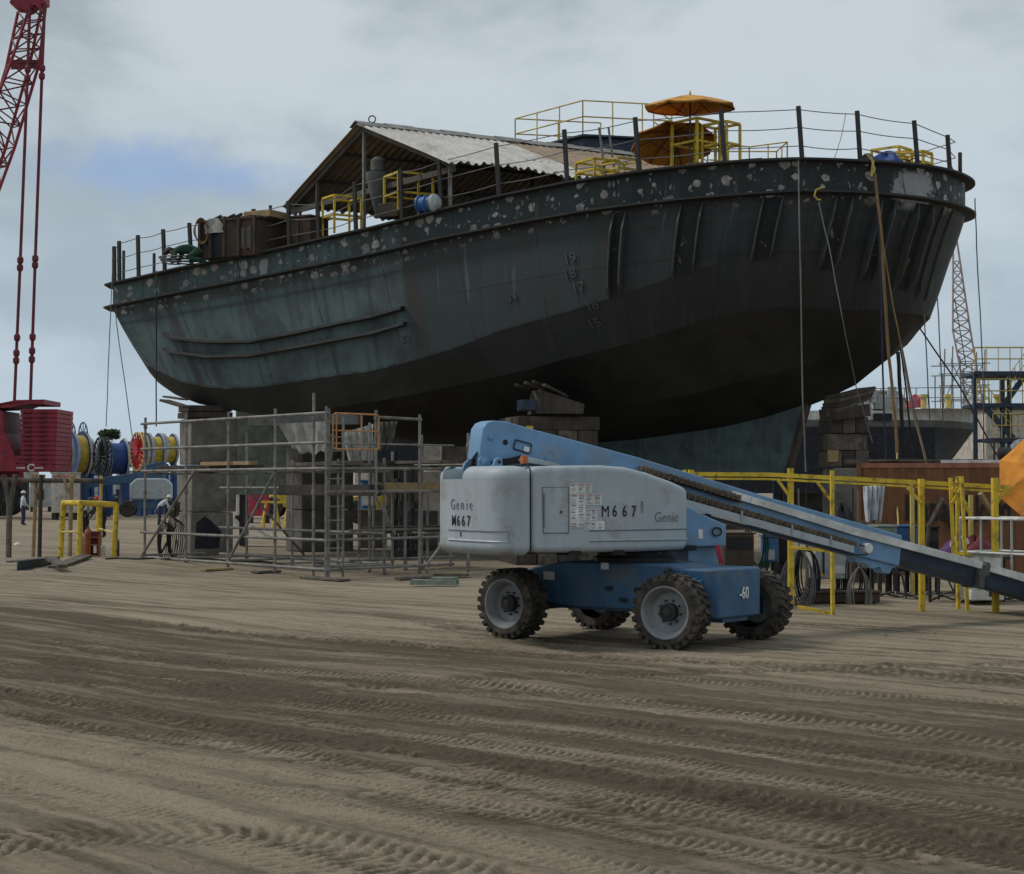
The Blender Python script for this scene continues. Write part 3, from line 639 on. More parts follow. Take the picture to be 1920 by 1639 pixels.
# skeg on the centreline
mb = MB(); sk = [S(2.5, .16, 3.3), S(5.9, .16, 3.6), S(8.6, .16, 4.0), S(9.75, .16, 4.5), S(9.12, .16, 2.35), S(4.0, .16, 2.2)]
mb.prism(sk, -SN * .32); part(tug, 'skeg', mb, M['tealskeg'] if 'tealskeg' in M else M.setdefault('tealskeg', pmat('teal skeg plating', (0.075, 0.115, 0.12), 0.6, dirt=(0.035, 0.04, 0.04), damt=.4, dscale=1.5, streak=(0.045, 0.065, 0.068))), bevel=.03)
mb = MB(); mb.bar(S(9.80, 0, 4.5), S(9.17, 0, 2.35), .36, .10, up=SU); part(tug, 'skeg_edge', mb, M['rusty'])
M['ribsteel'] = pmat('rib steel', (0.055, 0.058, 0.056), .65, dirt=RUST, damt=.2)
M['strake'] = pmat('strake steel', (0.055, 0.062, 0.060), .7, dirt=(0.075, 0.042, 0.026), damt=.5)
# the two curved rubbing strakes on the quarter
for pts in ([(310, 627), (318, 632), (330, 635), (390, 641), (470, 641), (560, 624), (640, 606), (700, 594), (757, 578)], [(310, 655), (318, 659), (330, 661), (390, 669), (470, 667), (560, 651), (640, 636), (700, 625), (762, 607)]):
    P = [shipcut(*p, 4.93) for p in pts]; Q = []
    for i in range(len(P) - 1): Q += [P[i].lerp(P[i + 1], q / 4) for q in range(4)]
    Q.append(P[-1]); mb = MB()
    mb.grid([[p - SN * .2 + V((0, 0, .075)), p + SN * .15 + V((0, 0, .035)), p + SN * .15 - V((0, 0, .035)), p - SN * .2 - V((0, 0, .075))] for p in Q])
    part(tug, 'rubbing_strake', mb, M['strake'])
# vertical fender ribs in pairs round the bow
def tau_at(px):
    best = (1e9, 0)
    for i in range(NA - 12, NA + NB):
        p = S(*L_belt[i]); r = p - V((0, 0, CAMH)); fw = r.y * math.cos(PITCH) + r.z * math.sin(PITCH); x = CX + FPX * r.x / fw
        if abs(x - px) < best[0]: best = (abs(x - px), i)
    i = best[1]; return float(i)
def rib_bm(tau, v0, v1, prot, th):
    mb = MB(); rows = []
    n = 14
    for k in range(n + 1):
        v = v0 + (v1 - v0) * k / n; p, nn, du = hull_pt(tau, v)
        e = prot * (min(1, 0.35 + k * 0.22)) * (1 if k < n - 2 else (n - k) / 2.2 + .05)
        nn = (nn * .8 + V((0, 0, -.1)) + (p - S(5, 0, p.z)).normalized() * .25).normalized()
        rows.append([p - nn * .03 + du * th / 2, p + nn * e + du * th / 2, p + nn * e - du * th / 2, p - nn * .03 - du * th / 2])
    mb.grid(rows); k0 = 0
    mb.f.append((0, 1, 2, 3)); mb.f.append((n * 4, n * 4 + 1, n * 4 + 2, n * 4 + 3)); return mb
PAIRS = [(1143, 1172, 5.05), (1285, 1322, 5.1), (1440, 1473, 5.25), (1562, 1600, 5.75), (1655, 1682, 6.1), (1722, 1748, 6.35), (1770, 1788, 6.5)]
for a, b_, ve in PAIRS:
    ta, tb = tau_at(a), tau_at(b_)
    if tb - ta < 0.8: tb = ta + 1
    for tt in (ta, tb): part(tug, 'fender_rib', rib_bm(tt, 2.12, ve, .24, .045), M['ribsteel'], smooth=0)
    rows = [[hull_pt(ta + (tb - ta) * q, 2.1 + (ve - 2.2) * k / 10, .02)[0] for q in (0, .5, 1)] for k in range(11)]
    mb = MB(); mb.grid(rows); part(tug, 'dark_backing', mb, M['black'])  # dark panel between the two ribs of each pair
# draught marks and frame numbers, raised weld letters
M['markpaint'] = pmat('weld lettering', (0.07, 0.074, 0.074), .6)
def mark(txt, px, py, size, name='draft_mark', sl=0.28):
    tau, v = hull_at(px, py); p, n, du = hull_pt(tau + .01, v, .012)
    yd = V((0, 0, 1)) + du * -sl
    part(tug, name, text_mb(txt, p - n * 0, du, (yd - du * yd.dot(du) * .2 - n * yd.dot(n)), size, .02, .006), M['markpaint'], smooth=0)
for tx_, px, py in (('19', 1052, 496), ('18', 1066, 525), ('17', 1080, 556), ('16', 1090, 585), ('15', 1112, 615)): mark(tx_, px, py, .38)
mark('34', 958, 573, .30, 'frame_number'); mark('33', 749, 640, .30, 'frame_number')
# stanchions with wire rails
ST = [(211, 522, 211, 462), (224, 520, 224, 452), (263, 514, 262, 441), (312, 503, 309, 430), (365, 490, 361, 418), (417, 484, 415, 406), (478, 470, 478, 392), (537, 455, 535, 377), (601, 442, 599, 381), (671, 425, 668, 341), (749, 403, 745, 317), (836, 386, 830, 297), (942, 362, 936, 268),
      (1062, 338, 1056, 243), (1204, 319, 1196, 220), (1353, 303, 1345, 204), (1497, 297, 1489, 199), (1618, 304, 1611, 208), (1717, 320, 1709, 226), (1782, 338, 1776, 253)]
tops, bases = [], []
for bx, by, tx_, ty in ST:
    best = (1e9, None)
    for i in range(NA + NB):
        s, w, z = L_rim[i]; p = S(s, w * .985, z + .05); r = p - V((0, 0, CAMH)); fw = r.y * math.cos(PITCH) + r.z * math.sin(PITCH); x = CX + FPX * r.x / fw
        if abs(x - bx) < best[0]: best = (abs(x - bx), p)
    p = best[1]; q = W(tx_, ty, p.y - .05); q.x = p.x + (W(tx_, ty, p.y).x - W(bx, by, p.y).x)
    mb = MB(); mb.bar(p - V((0, 0, .1)), q, .10, .08, up=SN); part(tug, 'stanchion', mb, M['steel'], smooth=0); tops.append(q); bases.append(p)
for fr in (.93, .58, .22):
    mb = MB(); P = []
    for i in range(len(tops) - 1):
        wsag = random.uniform(.0, .06); a = bases[i].lerp(tops[i], fr); b_ = bases[i + 1].lerp(tops[i + 1], fr)
        P += [a.lerp(b_, k / 5) - V((0, 0, wsag * math.sin(math.pi * k / 5))) for k in range(5)]
    P.append(bases[-1].lerp(tops[-1], fr))
    fs_ = S(10.8, -3.6, 10.1 + 1.2 * fr); P += [S(13.4, -1.3, 10.05 + 1.2 * fr), fs_]
    mb.tube(P, .013, 5); part(tug, 'rail_wire', mb, M['grope'])
for px, by, ty in ((232, 520, 470), (289, 509, 475), (383, 492, 415), (507, 465, 385), (563, 455, 386), (1800, 344, 286)):
    r = PL(px, by, SC - SN * (4.6 if px < 1500 else .0), SU) if px < 1500 else S(13.3, -1.5, 10.05)
    q = W(px, ty, r.y); r2 = W(px, by + 30, r.y); mb = MB()
    mb.bar(V((q.x, q.y, min(r2.z, q.z - 1.2))), q, .09, .07, up=SN); part(tug, 'stanchion', mb, M['steel'], smooth=0)
# dark box added to block light under the shelter roof
mb = MB(); mb.box(S(2.6, -1.4, 9.9), (6.4, 3.4, 1.6), -YAW); part(tug, 'shade_box', mb, M['steel'], bevel=.05)
mb = MB(); mb.prism([S(7.4, 1.0, 10.0), S(8.6, 2.0, 10.62), S(9.2, 1.9, 10.62), S(10.6, .8, 10.0)], -SN * 2.2); part(tug, 'hatch_coaming', mb, M['steel'])
# ------------------------------------------------------------------ people (one skinned body each)
def person(name, label, joints, edges, mats, loc, rz=0, scale=1.0, extras=None):
    """joints {name:(x,y,z,r)}; edges pairs; body grown as one surface; clothing and hat are children"""
    root = thing(name, label, 'person', loc, local=True)
    me = bpy.data.meshes.new('body'); ks = list(joints)
    me.from_pydata([joints[k][:3] for k in ks], [(ks.index(a), ks.index(b)) for a, b in edges], [])
    o = bpy.data.objects.new('body', me); COL.objects.link(o)
    sk = o.modifiers.new('skin', 'SKIN'); sk.use_smooth_shade = True
    for i, k in enumerate(ks):
        me.skin_vertices[0].data[i].radius = (joints[k][3], joints[k][3]); me.skin_vertices[0].data[i].use_root = (k == 'pelvis')
    ss = o.modifiers.new('sub', 'SUBSURF'); ss.levels = 2; ss.render_levels = 2
    m2 = bpy.data.meshes.new_from_object(o.evaluated_get(bpy.context.evaluated_depsgraph_get()))
    o.modifiers.clear(); o.data = m2; m2.name = 'body'
    m2.materials.clear(); [m2.materials.append(x) for x in mats]
    hd = [V(joints[k][:3]) for k in ('head', 'chin') if k in joints] + [V(joints[k][:3]) for k in ks if k.startswith('hand')]
    legs = [V(joints[k][:3]) for k in ks if k.startswith(('hip', 'knee', 'ank', 'toe'))]
    tor = [V(joints[k][:3]) for k in ks if k.startswith(('chest', 'pelvis', 'belly', 'sh', 'el', 'neck', 'wr'))]
    for p in m2.polygons:
        c = p.center; d = [min((c - q).length for q in L) if L else 9 for L in (hd, tor, legs)]
        p.material_index = min(d.index(min(d)), len(mats) - 1); p.use_smooth = True
    o.parent = root
    for nm, mb, mt in (extras or []): part(root, nm, mb, mt)
    root.rotation_euler = (0, 0, rz); root.scale = (scale,) * 3
    return root
def hat(c, r, tilt=(0, 0, 1)):
    mb = MB(); mb.lathe([(r * 1.35, 0), (r * 1.32, .012), (r * 1.04, .02), (r * 1.0, r * .45), (r * .75, r * .85), (r * .25, r * 1.05), (.003, r * 1.07)], c, tilt, 16); return mb
def limbs(base, pairs): return pairs
E_BODY = [('pelvis', 'belly'), ('belly', 'chest'), ('chest', 'neck'), ('neck', 'chin'), ('chin', 'head')] + \
    [e for s in 'LR' for e in (('chest', 'sh' + s), ('sh' + s, 'el' + s), ('el' + s, 'wr' + s), ('wr' + s, 'hand' + s), ('pelvis', 'hip' + s), ('hip' + s, 'knee' + s), ('knee' + s, 'ank' + s), ('ank' + s, 'toe' + s))]
# crouching worker on the tug's after deck: back level, head low on the left
J = dict(pelvis=(.42, 0, .34, .17), belly=(.18, 0, .40, .165), chest=(-.08, 0, .40, .175), neck=(-.27, 0, .36, .075), chin=(-.36, 0, .32, .085), head=(-.43, 0, .31, .105),
         shL=(-.14, .19, .34, .085), elL=(-.22, .27, .15, .055), wrL=(-.40, .20, .06, .04), handL=(-.49, .17, .05, .035), shR=(-.14, -.19, .34, .085), elR=(-.20, -.27, .14, .055), wrR=(-.38, -.20, .06, .04), handR=(-.47, -.17, .05, .035),
         hipL=(.45, .13, .28, .11), kneeL=(.16, .20, .12, .085), ankL=(.50, .17, .07, .06), toeL=(.60, .18, .05, .05), hipR=(.45, -.13, .28, .11), kneeR=(.16, -.20, .12, .085), ankR=(.50, -.17, .07, .06), toeR=(.60, -.18, .05, .05))
sp_ = W(345, 493, 50.4)
person('person', 'worker in a green coverall and dark helmet crouching on the tug deck', J, E_BODY, [M['skin'], M['coverall'], M['coverall']], sp_, R(-12), 1.02,
       [('helmet', hat((-.45, 0, .33), .125, (-.55, 0, .8)), M['helmet'])])
for i, (x0, c_) in enumerate(((322, 'grope'), (350, 'black'))):
    p = W(x0, 497, 50.3); mb = MB(); mb.tube([p + V((.25 * math.cos(a) * (1 + .03 * a), .2 * math.sin(a), .03 + .012 * a)) for a in np.linspace(0, 18, 70)], .022, 5)
    solid('hose_coil', ['grey hose coil under the crouching worker', 'black hose coil beside the crouching worker on the deck'][i], 'hose', mb, M[c_])
# ------------------------------------------------------------------ sheet roofed shelter on the deck
CR = V((.865, .50, 0)).normalized()
cL, cP, cR_ = W(545, 385, 54.3), W(683, 233, 50.4), W(852, 302, 47.2)
CLEN = 11.6
sh = thing('shelter', 'open gabled work shelter with corrugated sheet roof on the tug deck', 'shelter', V((cP.x, cP.y, 9.2)))
def sheet(name, ridge, eave, a, b, mat, amp=.045, pitch=.24, lap=0.0, label=None):
    n = int((b - a) / pitch * 8); rows = []
    nn = (eave - ridge).cross(CR).normalized(); nn = nn if nn.z > 0 else -nn
    for j in range(5):
        t = j / 4 + (0); row = []
        for i in range(n + 1):
            u = a + (b - a) * i / n; w_ = amp * max(-.75, min(.75, 1.6 * math.sin(2 * math.pi * u / pitch)))
            e = eave + CR * u + V((0, 0, .05 * math.sin(u * 1.3) + (.03 * math.sin(u * 9) if j == 4 else 0)))
            jag = (0.10 * math.sin(math.floor(u / .95) * 2.7)) if j == 4 else 0
            p = (ridge + CR * u).lerp(e, t + jag / 5) + nn * (w_ + lap); row.append(p)
        rows.append(row)
    mb = MB(); mb.grid(rows, thick=-nn * .006); return part(sh, name, mb, mat, smooth=25, label=label)
sheet('roof_sheet', cP, cR_ + V((.12, -.2, -.08)), -.25, 4.35, M['roof'], label='pale grey corrugated roof sheets at the gable end')
sheet('roof_sheet', cP, cR_ + V((.12, -.2, -.08)), 4.2, CLEN, M['rooftan'], lap=-.02, label='tan corrugated roof sheets')
sheet('roof_sheet', cP, cL + V((-.1, .15, -.06)), -.25, CLEN, M['rooftan'])
mb = MB(); dL, dR = (cL - cP).normalized(), (cR_ - cP).normalized()
for k in range(13):
    a, b_ = -.3 + k * .92, -.3 + k * .92 + .95; up = V((0, 0, .05 + .012 * (k % 2)))
    mb.grid([[cP + CR * u + dL * .35 + up, cP + CR * u + up * 1.6, cP + CR * u + dR * .42 + up] for u in (a, b_)], thick=(0, 0, -.01))
part(sh, 'ridge_cap', mb, M['galv'], smooth=0)
for u in (0, 3.8, 7.6, 11.4):
    mb = MB(); dz = V((0, 0, -.14)); mb.bar(cL + CR * u + dz, cP + CR * u + dz, .1, .14); mb.bar(cP + CR * u + dz, cR_ + CR * u + dz, .1, .14); mb.bar(cL + CR * u + dz * 1.5, cR_ + CR * u + dz * 1.5, .1, .16)
    part(sh, 'truss', mb, M['under'], smooth=0)
for q, e in ((.33, cL), (.66, cL), (.98, cL), (.33, cR_), (.66, cR_), (.98, cR_)):
    mb = MB(); a = cP.lerp(e, q) + V((0, 0, -.05)); mb.bar(a, a + CR * 11.4, .07, .07); part(sh, 'purlin', mb, M['under'], smooth=0)
for u in (0, 5.6, 11.2):
    for q, e in ((.93, cL), (.62, cL), (0, cP), (.955, cR_)):
        p = cP.lerp(e, q) + CR * u; mb = MB(); mb.box((p.x, p.y, (p.z - .12 + 8.9) / 2), (.085, .085, p.z - .12 - 8.9), YAW)
        part(sh, 'post', mb, M['galv'] if (u == 0 and q in (0, .955)) else M['under'], smooth=0)
mb = MB(); mb.tube([cP + CR * .25 + V((.1 * math.sin(a), 0, .17 + .1 * math.cos(a))) for a in np.linspace(0, 2 * math.pi, 14)[:-1]], .02, 6, closed=True); part(sh, 'lifting_ring', mb, M['steel'])
# ------------------------------------------------------------------ access tower behind the hull
DT = 57.0
tA, tB, tC = W(966, 262, 58.6), W(1089, 254, 55.9), W(1129, 260, 55.0)
tw = thing('access_tower', 'blue topped access tower with thin yellow guard rails beside the orange umbrellas', 'tower', V((tB.x, tB.y, 0)))
ztop = W(1089, 252, 55.9).z
mb = MB(); x0 = V((tA.x, tA.y, ztop)); x1 = V((tB.x, tB.y, ztop)); dv = (x1 - x0).normalized(); x1 = x1 + dv * .1
pv = V((dv.y, -dv.x, 0)); pv = pv if pv.y < 0 else -pv
dv2 = V((.80, -.6, 0)).normalized(); c4 = [x0, x1, x1 + V((2.9, .7, 0)), x0 + V((2.9, .7, 0))]
mb.prism([p + V((0, 0, -.06)) for p in c4], (0, 0, .06)); mb.prism([p + V((0, 0, -.5)) + ((c4[0] + c4[2]) / 2 - p).normalized() * .25 for p in c4], (0, 0, .42))
part(tw, 'platform', mb, M['navy'], smooth=0)
for p in c4:
    mb = MB(); q = p + ((c4[0] + c4[2]) / 2 - p).normalized() * .3; mb.box((q.x, q.y, (ztop - .5) / 2), (.2, .2, ztop - .5)); part(tw, 'leg', mb, M['navy'], smooth=0)
def railing(par, pts, h=1.07, r=.024, mat=None, posts=True, mids=(.52,), name='railing', nsub=2):
    mb = MB()
    for a, b_ in zip(pts[:-1], pts[1:]):
        a, b_ = V(a), V(b_)
        for f in (1,) + mids: mb.tube([a + V((0, 0, h * f)), b_ + V((0, 0, h * f))], r, 6)
        if posts:
            for k in range(nsub + 1): p = a.lerp(b_, k / nsub); mb.tube([p, p + V((0, 0, h))], r, 6)
    return part(par, name, mb, mat or M['yellow2'])
railing(tw, [c4[0], c4[1]], nsub=3); railing(tw, [c4[1], c4[2]], nsub=3); railing(tw, [c4[3], c4[0]], nsub=2)
st0 = c4[2] + V((-.6, -.2, 0)); st1 = st0 + V((1.7, -.3, -1.35))
mb = MB(); mb.bar(st0, st1, .06, .2); mb.bar(st0 + V((0, .8, 0)), st1 + V((0, .8, 0)), .06, .2)
for k in range(6): mb.bar(st0.lerp(st1, k / 6), st0.lerp(st1, k / 6) + V((0, .8, 0)), .22, .03)
part(tw, 'stair', mb, M['navy'], smooth=0); railing(tw, [st0, st1], nsub=3, h=.95)
l0 = V((st1.x, st1.y, st1.z)); lp = [l0, l0 + V((1.4, .5, 0)), l0 + V((2.5, -.3, 0)), l0 + V((2.4, 1.3, 0)), l0 + V((0, 1.3, 0))]
mb = MB(); mb.prism([p + V((0, 0, -.3)) for p in lp], (0, 0, .3)); part(tw, 'landing', mb, M['navy'], smooth=0)
railing(tw, lp[:3], nsub=2); railing(tw, [lp[2], lp[3], lp[4]], nsub=2)
for p in (lp[0], lp[2], lp[3]):
    mb = MB(); mb.box((p.x * .98 + lp[4].x * .02, p.y + .12, (p.z - .3) / 2), (.18, .18, p.z - .3)); part(tw, 'leg', mb, M['navy'], smooth=0)
# ------------------------------------------------------------------ umbrellas
def umbrella(label, top, rad, drop, base, tilt, nseg=8, scal=1.0, rz=0.2, mat='orange'):
    ax = V(tilt).normalized(); x = ax.orthogonal().normalized(); y = ax.cross(x)
    t = thing('umbrella', label, 'umbrella', V(base), 'umbrellas over the work places')
    def P(k, f, th_=0):
        a = rz + 2 * math.pi * k / nseg; q = top + rad * f * (math.cos(a) * x + math.sin(a) * y) - ax * drop * (f ** 1.35)
        return q - ax * th_
    mb = MB(); rows = []
    for f in (0.0001, .25, .5, .75, 1.0):
        row = []
        for k in range(nseg):
            for s_ in (0, .25, .5, .75):
                q = P(k, f).lerp(P(k + 1, f), s_); q = q + (top - ax * drop - q).normalized() * 0 - ax * (.03 * f * math.sin(math.pi * s_)); row.append(q)
        row.append(row[0]); rows.append(row)
    rows.append([q - ax * .035 * rad for q in rows[-1]])
    mb.grid(rows, thick=-ax * .006); cn = part(t, 'canopy', mb, M[mat], smooth=20)
    mb = MB()
    for k in range(nseg): mb.tube([P(k, .02, .03), P(k, .5, .035), P(k, .99, .035)], .011, 5)
    hub = top - ax * drop * 1.9
    for k in range(nseg): mb.tube([hub, P(k, .55, .04)], .009, 5)
    part(t, 'ribs', mb, M['pole'])
    mb = MB(); mb.tube([top + ax * .07, hub, V(base)], .026, 8); part(t, 'pole', mb, M['pole'])
    mb = MB(); mb.lathe([(.02, 0), (.035, .04), (.02, .09), (.004, .12)], top, ax, 10); part(t, 'finial', mb, M['yellow2'])
    return t
umbrella('orange umbrella, upper of the two on the tug, open above yellow guards', W(1294, 178, 45.3), 1.22, .30, W(1293, 312, 45.3), (0, -.05, 1))
umbrella('orange umbrella, lower one on the tug, tipped to show its underside', W(1262, 246, 46.6), 1.16, .36, W(1264, 330, 46.9), (-.03, .34, .95), rz=.5, mat='orangedull')
# ------------------------------------------------------------------ yellow hatch guards on deck
def guard_parts(t, pts, h, mat, r=.035, mid=(.5,)):
    n = len(pts)
    for i in range(n):
        mb = MB(); a = V(pts[i]); mb.box((a.x, a.y, a.z + h / 2), (2 * r, 2 * r, h), .3); part(t, 'post', mb, mat, smooth=0)
    for i in range(n - 1 if n == 2 else n):
        a, b_ = V(pts[i]), V(pts[(i + 1) % n])
        for f in (1,) + mid:
            mb = MB(); mb.bar(a + V((0, 0, h * f - (0 if f < 1 else -.02))), b_ + V((0, 0, h * f + (.02 if f == 1 else 0))), 2 * r + .004, .055); part(t, 'top_rail' if f == 1 else 'mid_rail', mb, mat, smooth=0)
def guard(label, px, py, D, a, b_, h, yaw, mat=None, r=.03):
    c = W(px, py, D); t = thing('hatch_guard', label, 'guard rail', c, 'yellow guard frames on the tug deck')
    X = V((math.cos(yaw), math.sin(yaw), 0)) * a / 2; Y = V((-math.sin(yaw), math.cos(yaw), 0)) * b_ / 2
    guard_parts(t, [c - X - Y, c + X - Y, c + X + Y, c - X + Y], h, mat or M['yellow'], r); return t
guard('yellow guard frame left of the shelter gable post', 641, 442, 50.2, .85, .75, 1.06, R(32))
guard('yellow guard frame under the shelter roof beside the blue hose reel', 766, 402, 48.8, 1.05, .95, 1.05, R(28))
guard('yellow guard frame between the two orange umbrellas', 1305, 312, 45.6, .85, .9, 1.12, R(40), r=.036)
guard('tall yellow guard frame right of the umbrella poles', 1352, 312, 45.0, .55, .8, 1.05, R(45))
guard('low yellow guard frame below the tan roof edge', 1120, 342, 46.4, .8, .8, .52, R(35))
guard('yellow guard frame behind the ladder below the tan roof', 1165, 338, 46.8, .75, .7, .5, R(35), M['yellow2'])
guard('yellow guard frame behind the blue tarpaulin at the bow', 1672, 322, 46.2, .7, .8, .55, R(50))
guard('yellow guard frame right of the blue tarpaulin at the bow', 1716, 326, 45.6, .5, .7, .5, R(50))
# ladder leaning on the shelter eave
ld = thing('ladder', 'narrow steel ladder leaning against the tan shelter roof', 'ladder', W(1142, 335, 46.6))
a0, a1 = W(1145, 335, 46.6), W(1132, 240, 47.6)
for dx in (-.13, .13):
    mb = MB(); mb.bar(a0 + V((dx, 0, 0)), a1 + V((dx, 0, 0)), .05, .05); part(ld, 'stile', mb, M['lightsteel'], smooth=0)
for k in range(1, 6):
    mb = MB(); p = a0.lerp(a1, k / 6); mb.tube([p - V((.13, 0, 0)), p + V((.13, 0, 0))], .016, 6); part(ld, 'rung', mb, M['lightsteel'])
# ------------------------------------------------------------------ other gear on deck
def at_deck(px, py, D): return W(px, py, D)
c = W(459, 487, 51.2)
bx = thing('steel_unit', 'rusty steel deck unit with a dark doorway behind the wire rail', 'steel unit', c)
X, Y = SU, SN
def ubox(cc, a, b_, h): mb = MB(); mb.frame(V(cc) + V((0, 0, h / 2)), SU * a, SN * b_, V((0, 0, h))); return mb
part(bx, 'body', ubox(c, 2.15, 1.5, 1.05), M['rusty'], bevel=.02)
for k, (dx, hh_) in enumerate(((-1.02, 1.12), (-.62, 1.12), (-.12, 1.12), (.42, 1.08), (.98, 1.12))): part(bx, 'stiffener', ubox(c + SU * dx + SN * .78, .09, .12, hh_), M['rusty'], smooth=0)
part(bx, 'doorway', ubox(c + SU * -.38 + SN * .755 + V((0, 0, .02)), .40, .02, .72), M['ink'], smooth=0)
part(bx, 'plate', ubox(c + SU * .7 + SN * .77 + V((0, 0, .2)), .42, .05, .6), M['lightsteel'], smooth=0)
part(bx, 'flange', ubox(c + V((0, 0, 1.05)), 2.3, 1.6, .06), M['rusty'], smooth=0)
mb = MB(); [mb.tube([c + SU * (.45 + .22 * k) + SN * .84 + V((0, 0, .12)), c + SU * (.45 + .22 * k) + SN * .84 + V((0, 0, .85))], .03, 6) for k in range(3)]; part(bx, 'pipe', mb, M['rusty'])
solid('timber_board', 'plain tan board laid on top of the rusty deck unit', 'board', ubox(c + SU * .78 + V((0, 0, 1.12)), .95, .9, .2), M['plank'], bevel=.01)
mb = MB(); p = c + SU * -.85 + SN * .5 + V((0, 0, 1.02))
for k in range(7): mb.tube([p + V((.24 * math.cos(a) * (1 - .04 * k), .1 * math.sin(a) - .02 * k, -.25 - .28 * math.sin(a) * (1 + .05 * k))) + SN * .4 for a in np.linspace(0, 6.1, 18)], .018, 5)
solid('hose_coil', 'tan hose coil hung on the corner of the rusty deck unit', 'hose', mb, M['hose'])
mb = MB(); p = c + SU * -.42 + SN * .9 + V((0, 0, 1.12)); mb.grid([[p + SU * (.09 + .16 * i / 4) * (j - 2) * (1 if i < 3 else .7) + V((0, 0, -.42 * i / 4)) + SN * .03 * math.sin(j * 2 + i) for j in range(5)] for i in range(5)], thick=SN * .01); solid('rag', 'pale rag draped over the front of the rusty deck unit', 'rag', mb, M['tarp'])
for k in range(6):
    mb = MB(); p = c + SU * (-.8 + .25 * k) + V((0, 0, 1.14)); a = random.uniform(-.3, .3); mb.bar(p + SN * .5, p + SU * (.5 + a) + SN * (.2 - a) + V((0, 0, .1 + .05 * random.random())), .12, .06)
    solid('scrap_steel', f'scrap of rusty steel lying on the deck unit, {["by the hose coil", "next to the rag", "third along from the hose", "near its middle", "before the tan board", "against the tan board"][k]}', 'scrap', mb, M['rusty'], group='scrap on the deck unit', smooth=0)
c2 = W(577, 462, 50.4); b2 = thing('steel_unit', 'smaller rusty steel box right of the deck unit under the shelter edge', 'steel unit', c2)
part(b2, 'body', ubox(c2, .82, .9, .78), M['rusty'], bevel=.02); part(b2, 'lid', ubox(c2 + V((0, 0, .78)), .9, .98, .05), M['rusty'], smooth=0); part(b2, 'stiffener', ubox(c2 + SN * .47, .08, .06, .74), M['rusty'], smooth=0)
c3 = W(803, 396, 47.3); hr = thing('hose_reel', 'blue hose reel lying on its side by the tug rail', 'hose reel', c3)
mb = MB(); c3 = c3 + V((0, 0, .2)); mb.lathe([(.05, -.3), (.24, -.3), (.24, -.25), (.2, -.24), (.2, -.08), (.24, -.07), (.24, -.02), (.2, -.01), (.2, .1), (.24, .11), (.24, .15), (.05, .15)], c3, SU, 20); part(hr, 'drum', mb, M['bluebox'])
mb = MB(); mb.lathe([(.02, .16), (.25, .16), (.25, .24), (.15, .34), (.03, .36)], c3, SU, 20); part(hr, 'cover', mb, M['greybox'])
c4_ = W(737, 405, 48.6); mb = MB(); mb.frame(c4_ + V((0, 0, .14)), SU * .68, SN * .5, V((0, 0, .4))); solid('steel_plate', 'dark steel plate box in front of the yellow guard frame', 'plate', mb, M['rusty'], bevel=.02)
mb = MB(); p = W(709, 360, 50.0); mb.lathe([(.36, .55), (.36, .4), (.06, -.75), (.05, -.75)], p, (0, 0, 1), 14); mb.lathe([(.22, .6), (.22, .9), (.1, 1.0)], p, (0, 0, 1), 14); solid('hopper', 'grey steel hopper hanging under the shelter roof', 'hopper', mb, M['lightsteel'])
# tarpaulin and hoses at the bow
def lump(c, rx, ry, rz, seed, n=18, m=9, rough=.28):
    rr = random.Random(seed); mb = MB(); rows = []
    ph = [rr.uniform(0, 6.3) for _ in range(8)]
    for i in range(m + 1):
        th_ = math.pi / 2 * i / m; row = []
        for j in range(n + 1):
            a = 2 * math.pi * j / n; k = 1 + rough * (math.sin(3 * a + ph[0] + 2 * th_) * .4 + math.sin(5 * a + ph[1] - 3 * th_) * .35 + math.sin(9 * a + ph[2] + 5 * th_) * .3) * math.cos(th_ * .6)
            row.append(V(c) + V((rx * k * math.cos(a) * math.cos(th_), ry * k * math.sin(a) * math.cos(th_), rz * math.sin(th_) * (1 + .2 * math.sin(4 * a + ph[3])))))
        rows.append(row)
    return mb.grid(rows)
p = W(1664, 314, 44.2); solid('tarpaulin', 'crumpled blue tarpaulin heaped at the bow rail', 'tarpaulin', lump(p + V((0, 0, -.1)), .48, .4, .44, 5), M['bluetarp'])
p = W(1625, 308, 43.8); solid('hose_bundle', 'dark bundle of hoses at the foot of a bow stanchion', 'hoses', lump(p + V((0, 0, -.08)), .26, .3, .3, 9), M['black'])
p = W(1440, 303, 44.0)
for k, (px, py, D, r, lab) in enumerate(((1715, 322, 44.2, .17, 'black cable loop standing against a bow stanchion'), (1698, 318, 44.5, .13, 'small cable loop next to the blue tarpaulin'), (1758, 333, 45.2, .2, 'flat cable loop near the last bow stanchion'))):
    p = W(px, py, D); fl = .25 if k == 2 else 1; mb = MB()
    mb.tube([p + V((r * math.cos(a) * (1 + .1 * math.sin(3 * a)), .05 * math.sin(a), r * fl * (1 + math.sin(a)))) for a in np.linspace(0, 13, 44)], .016, 5); solid('cable_loop', lab, 'cable', mb, M['black'])
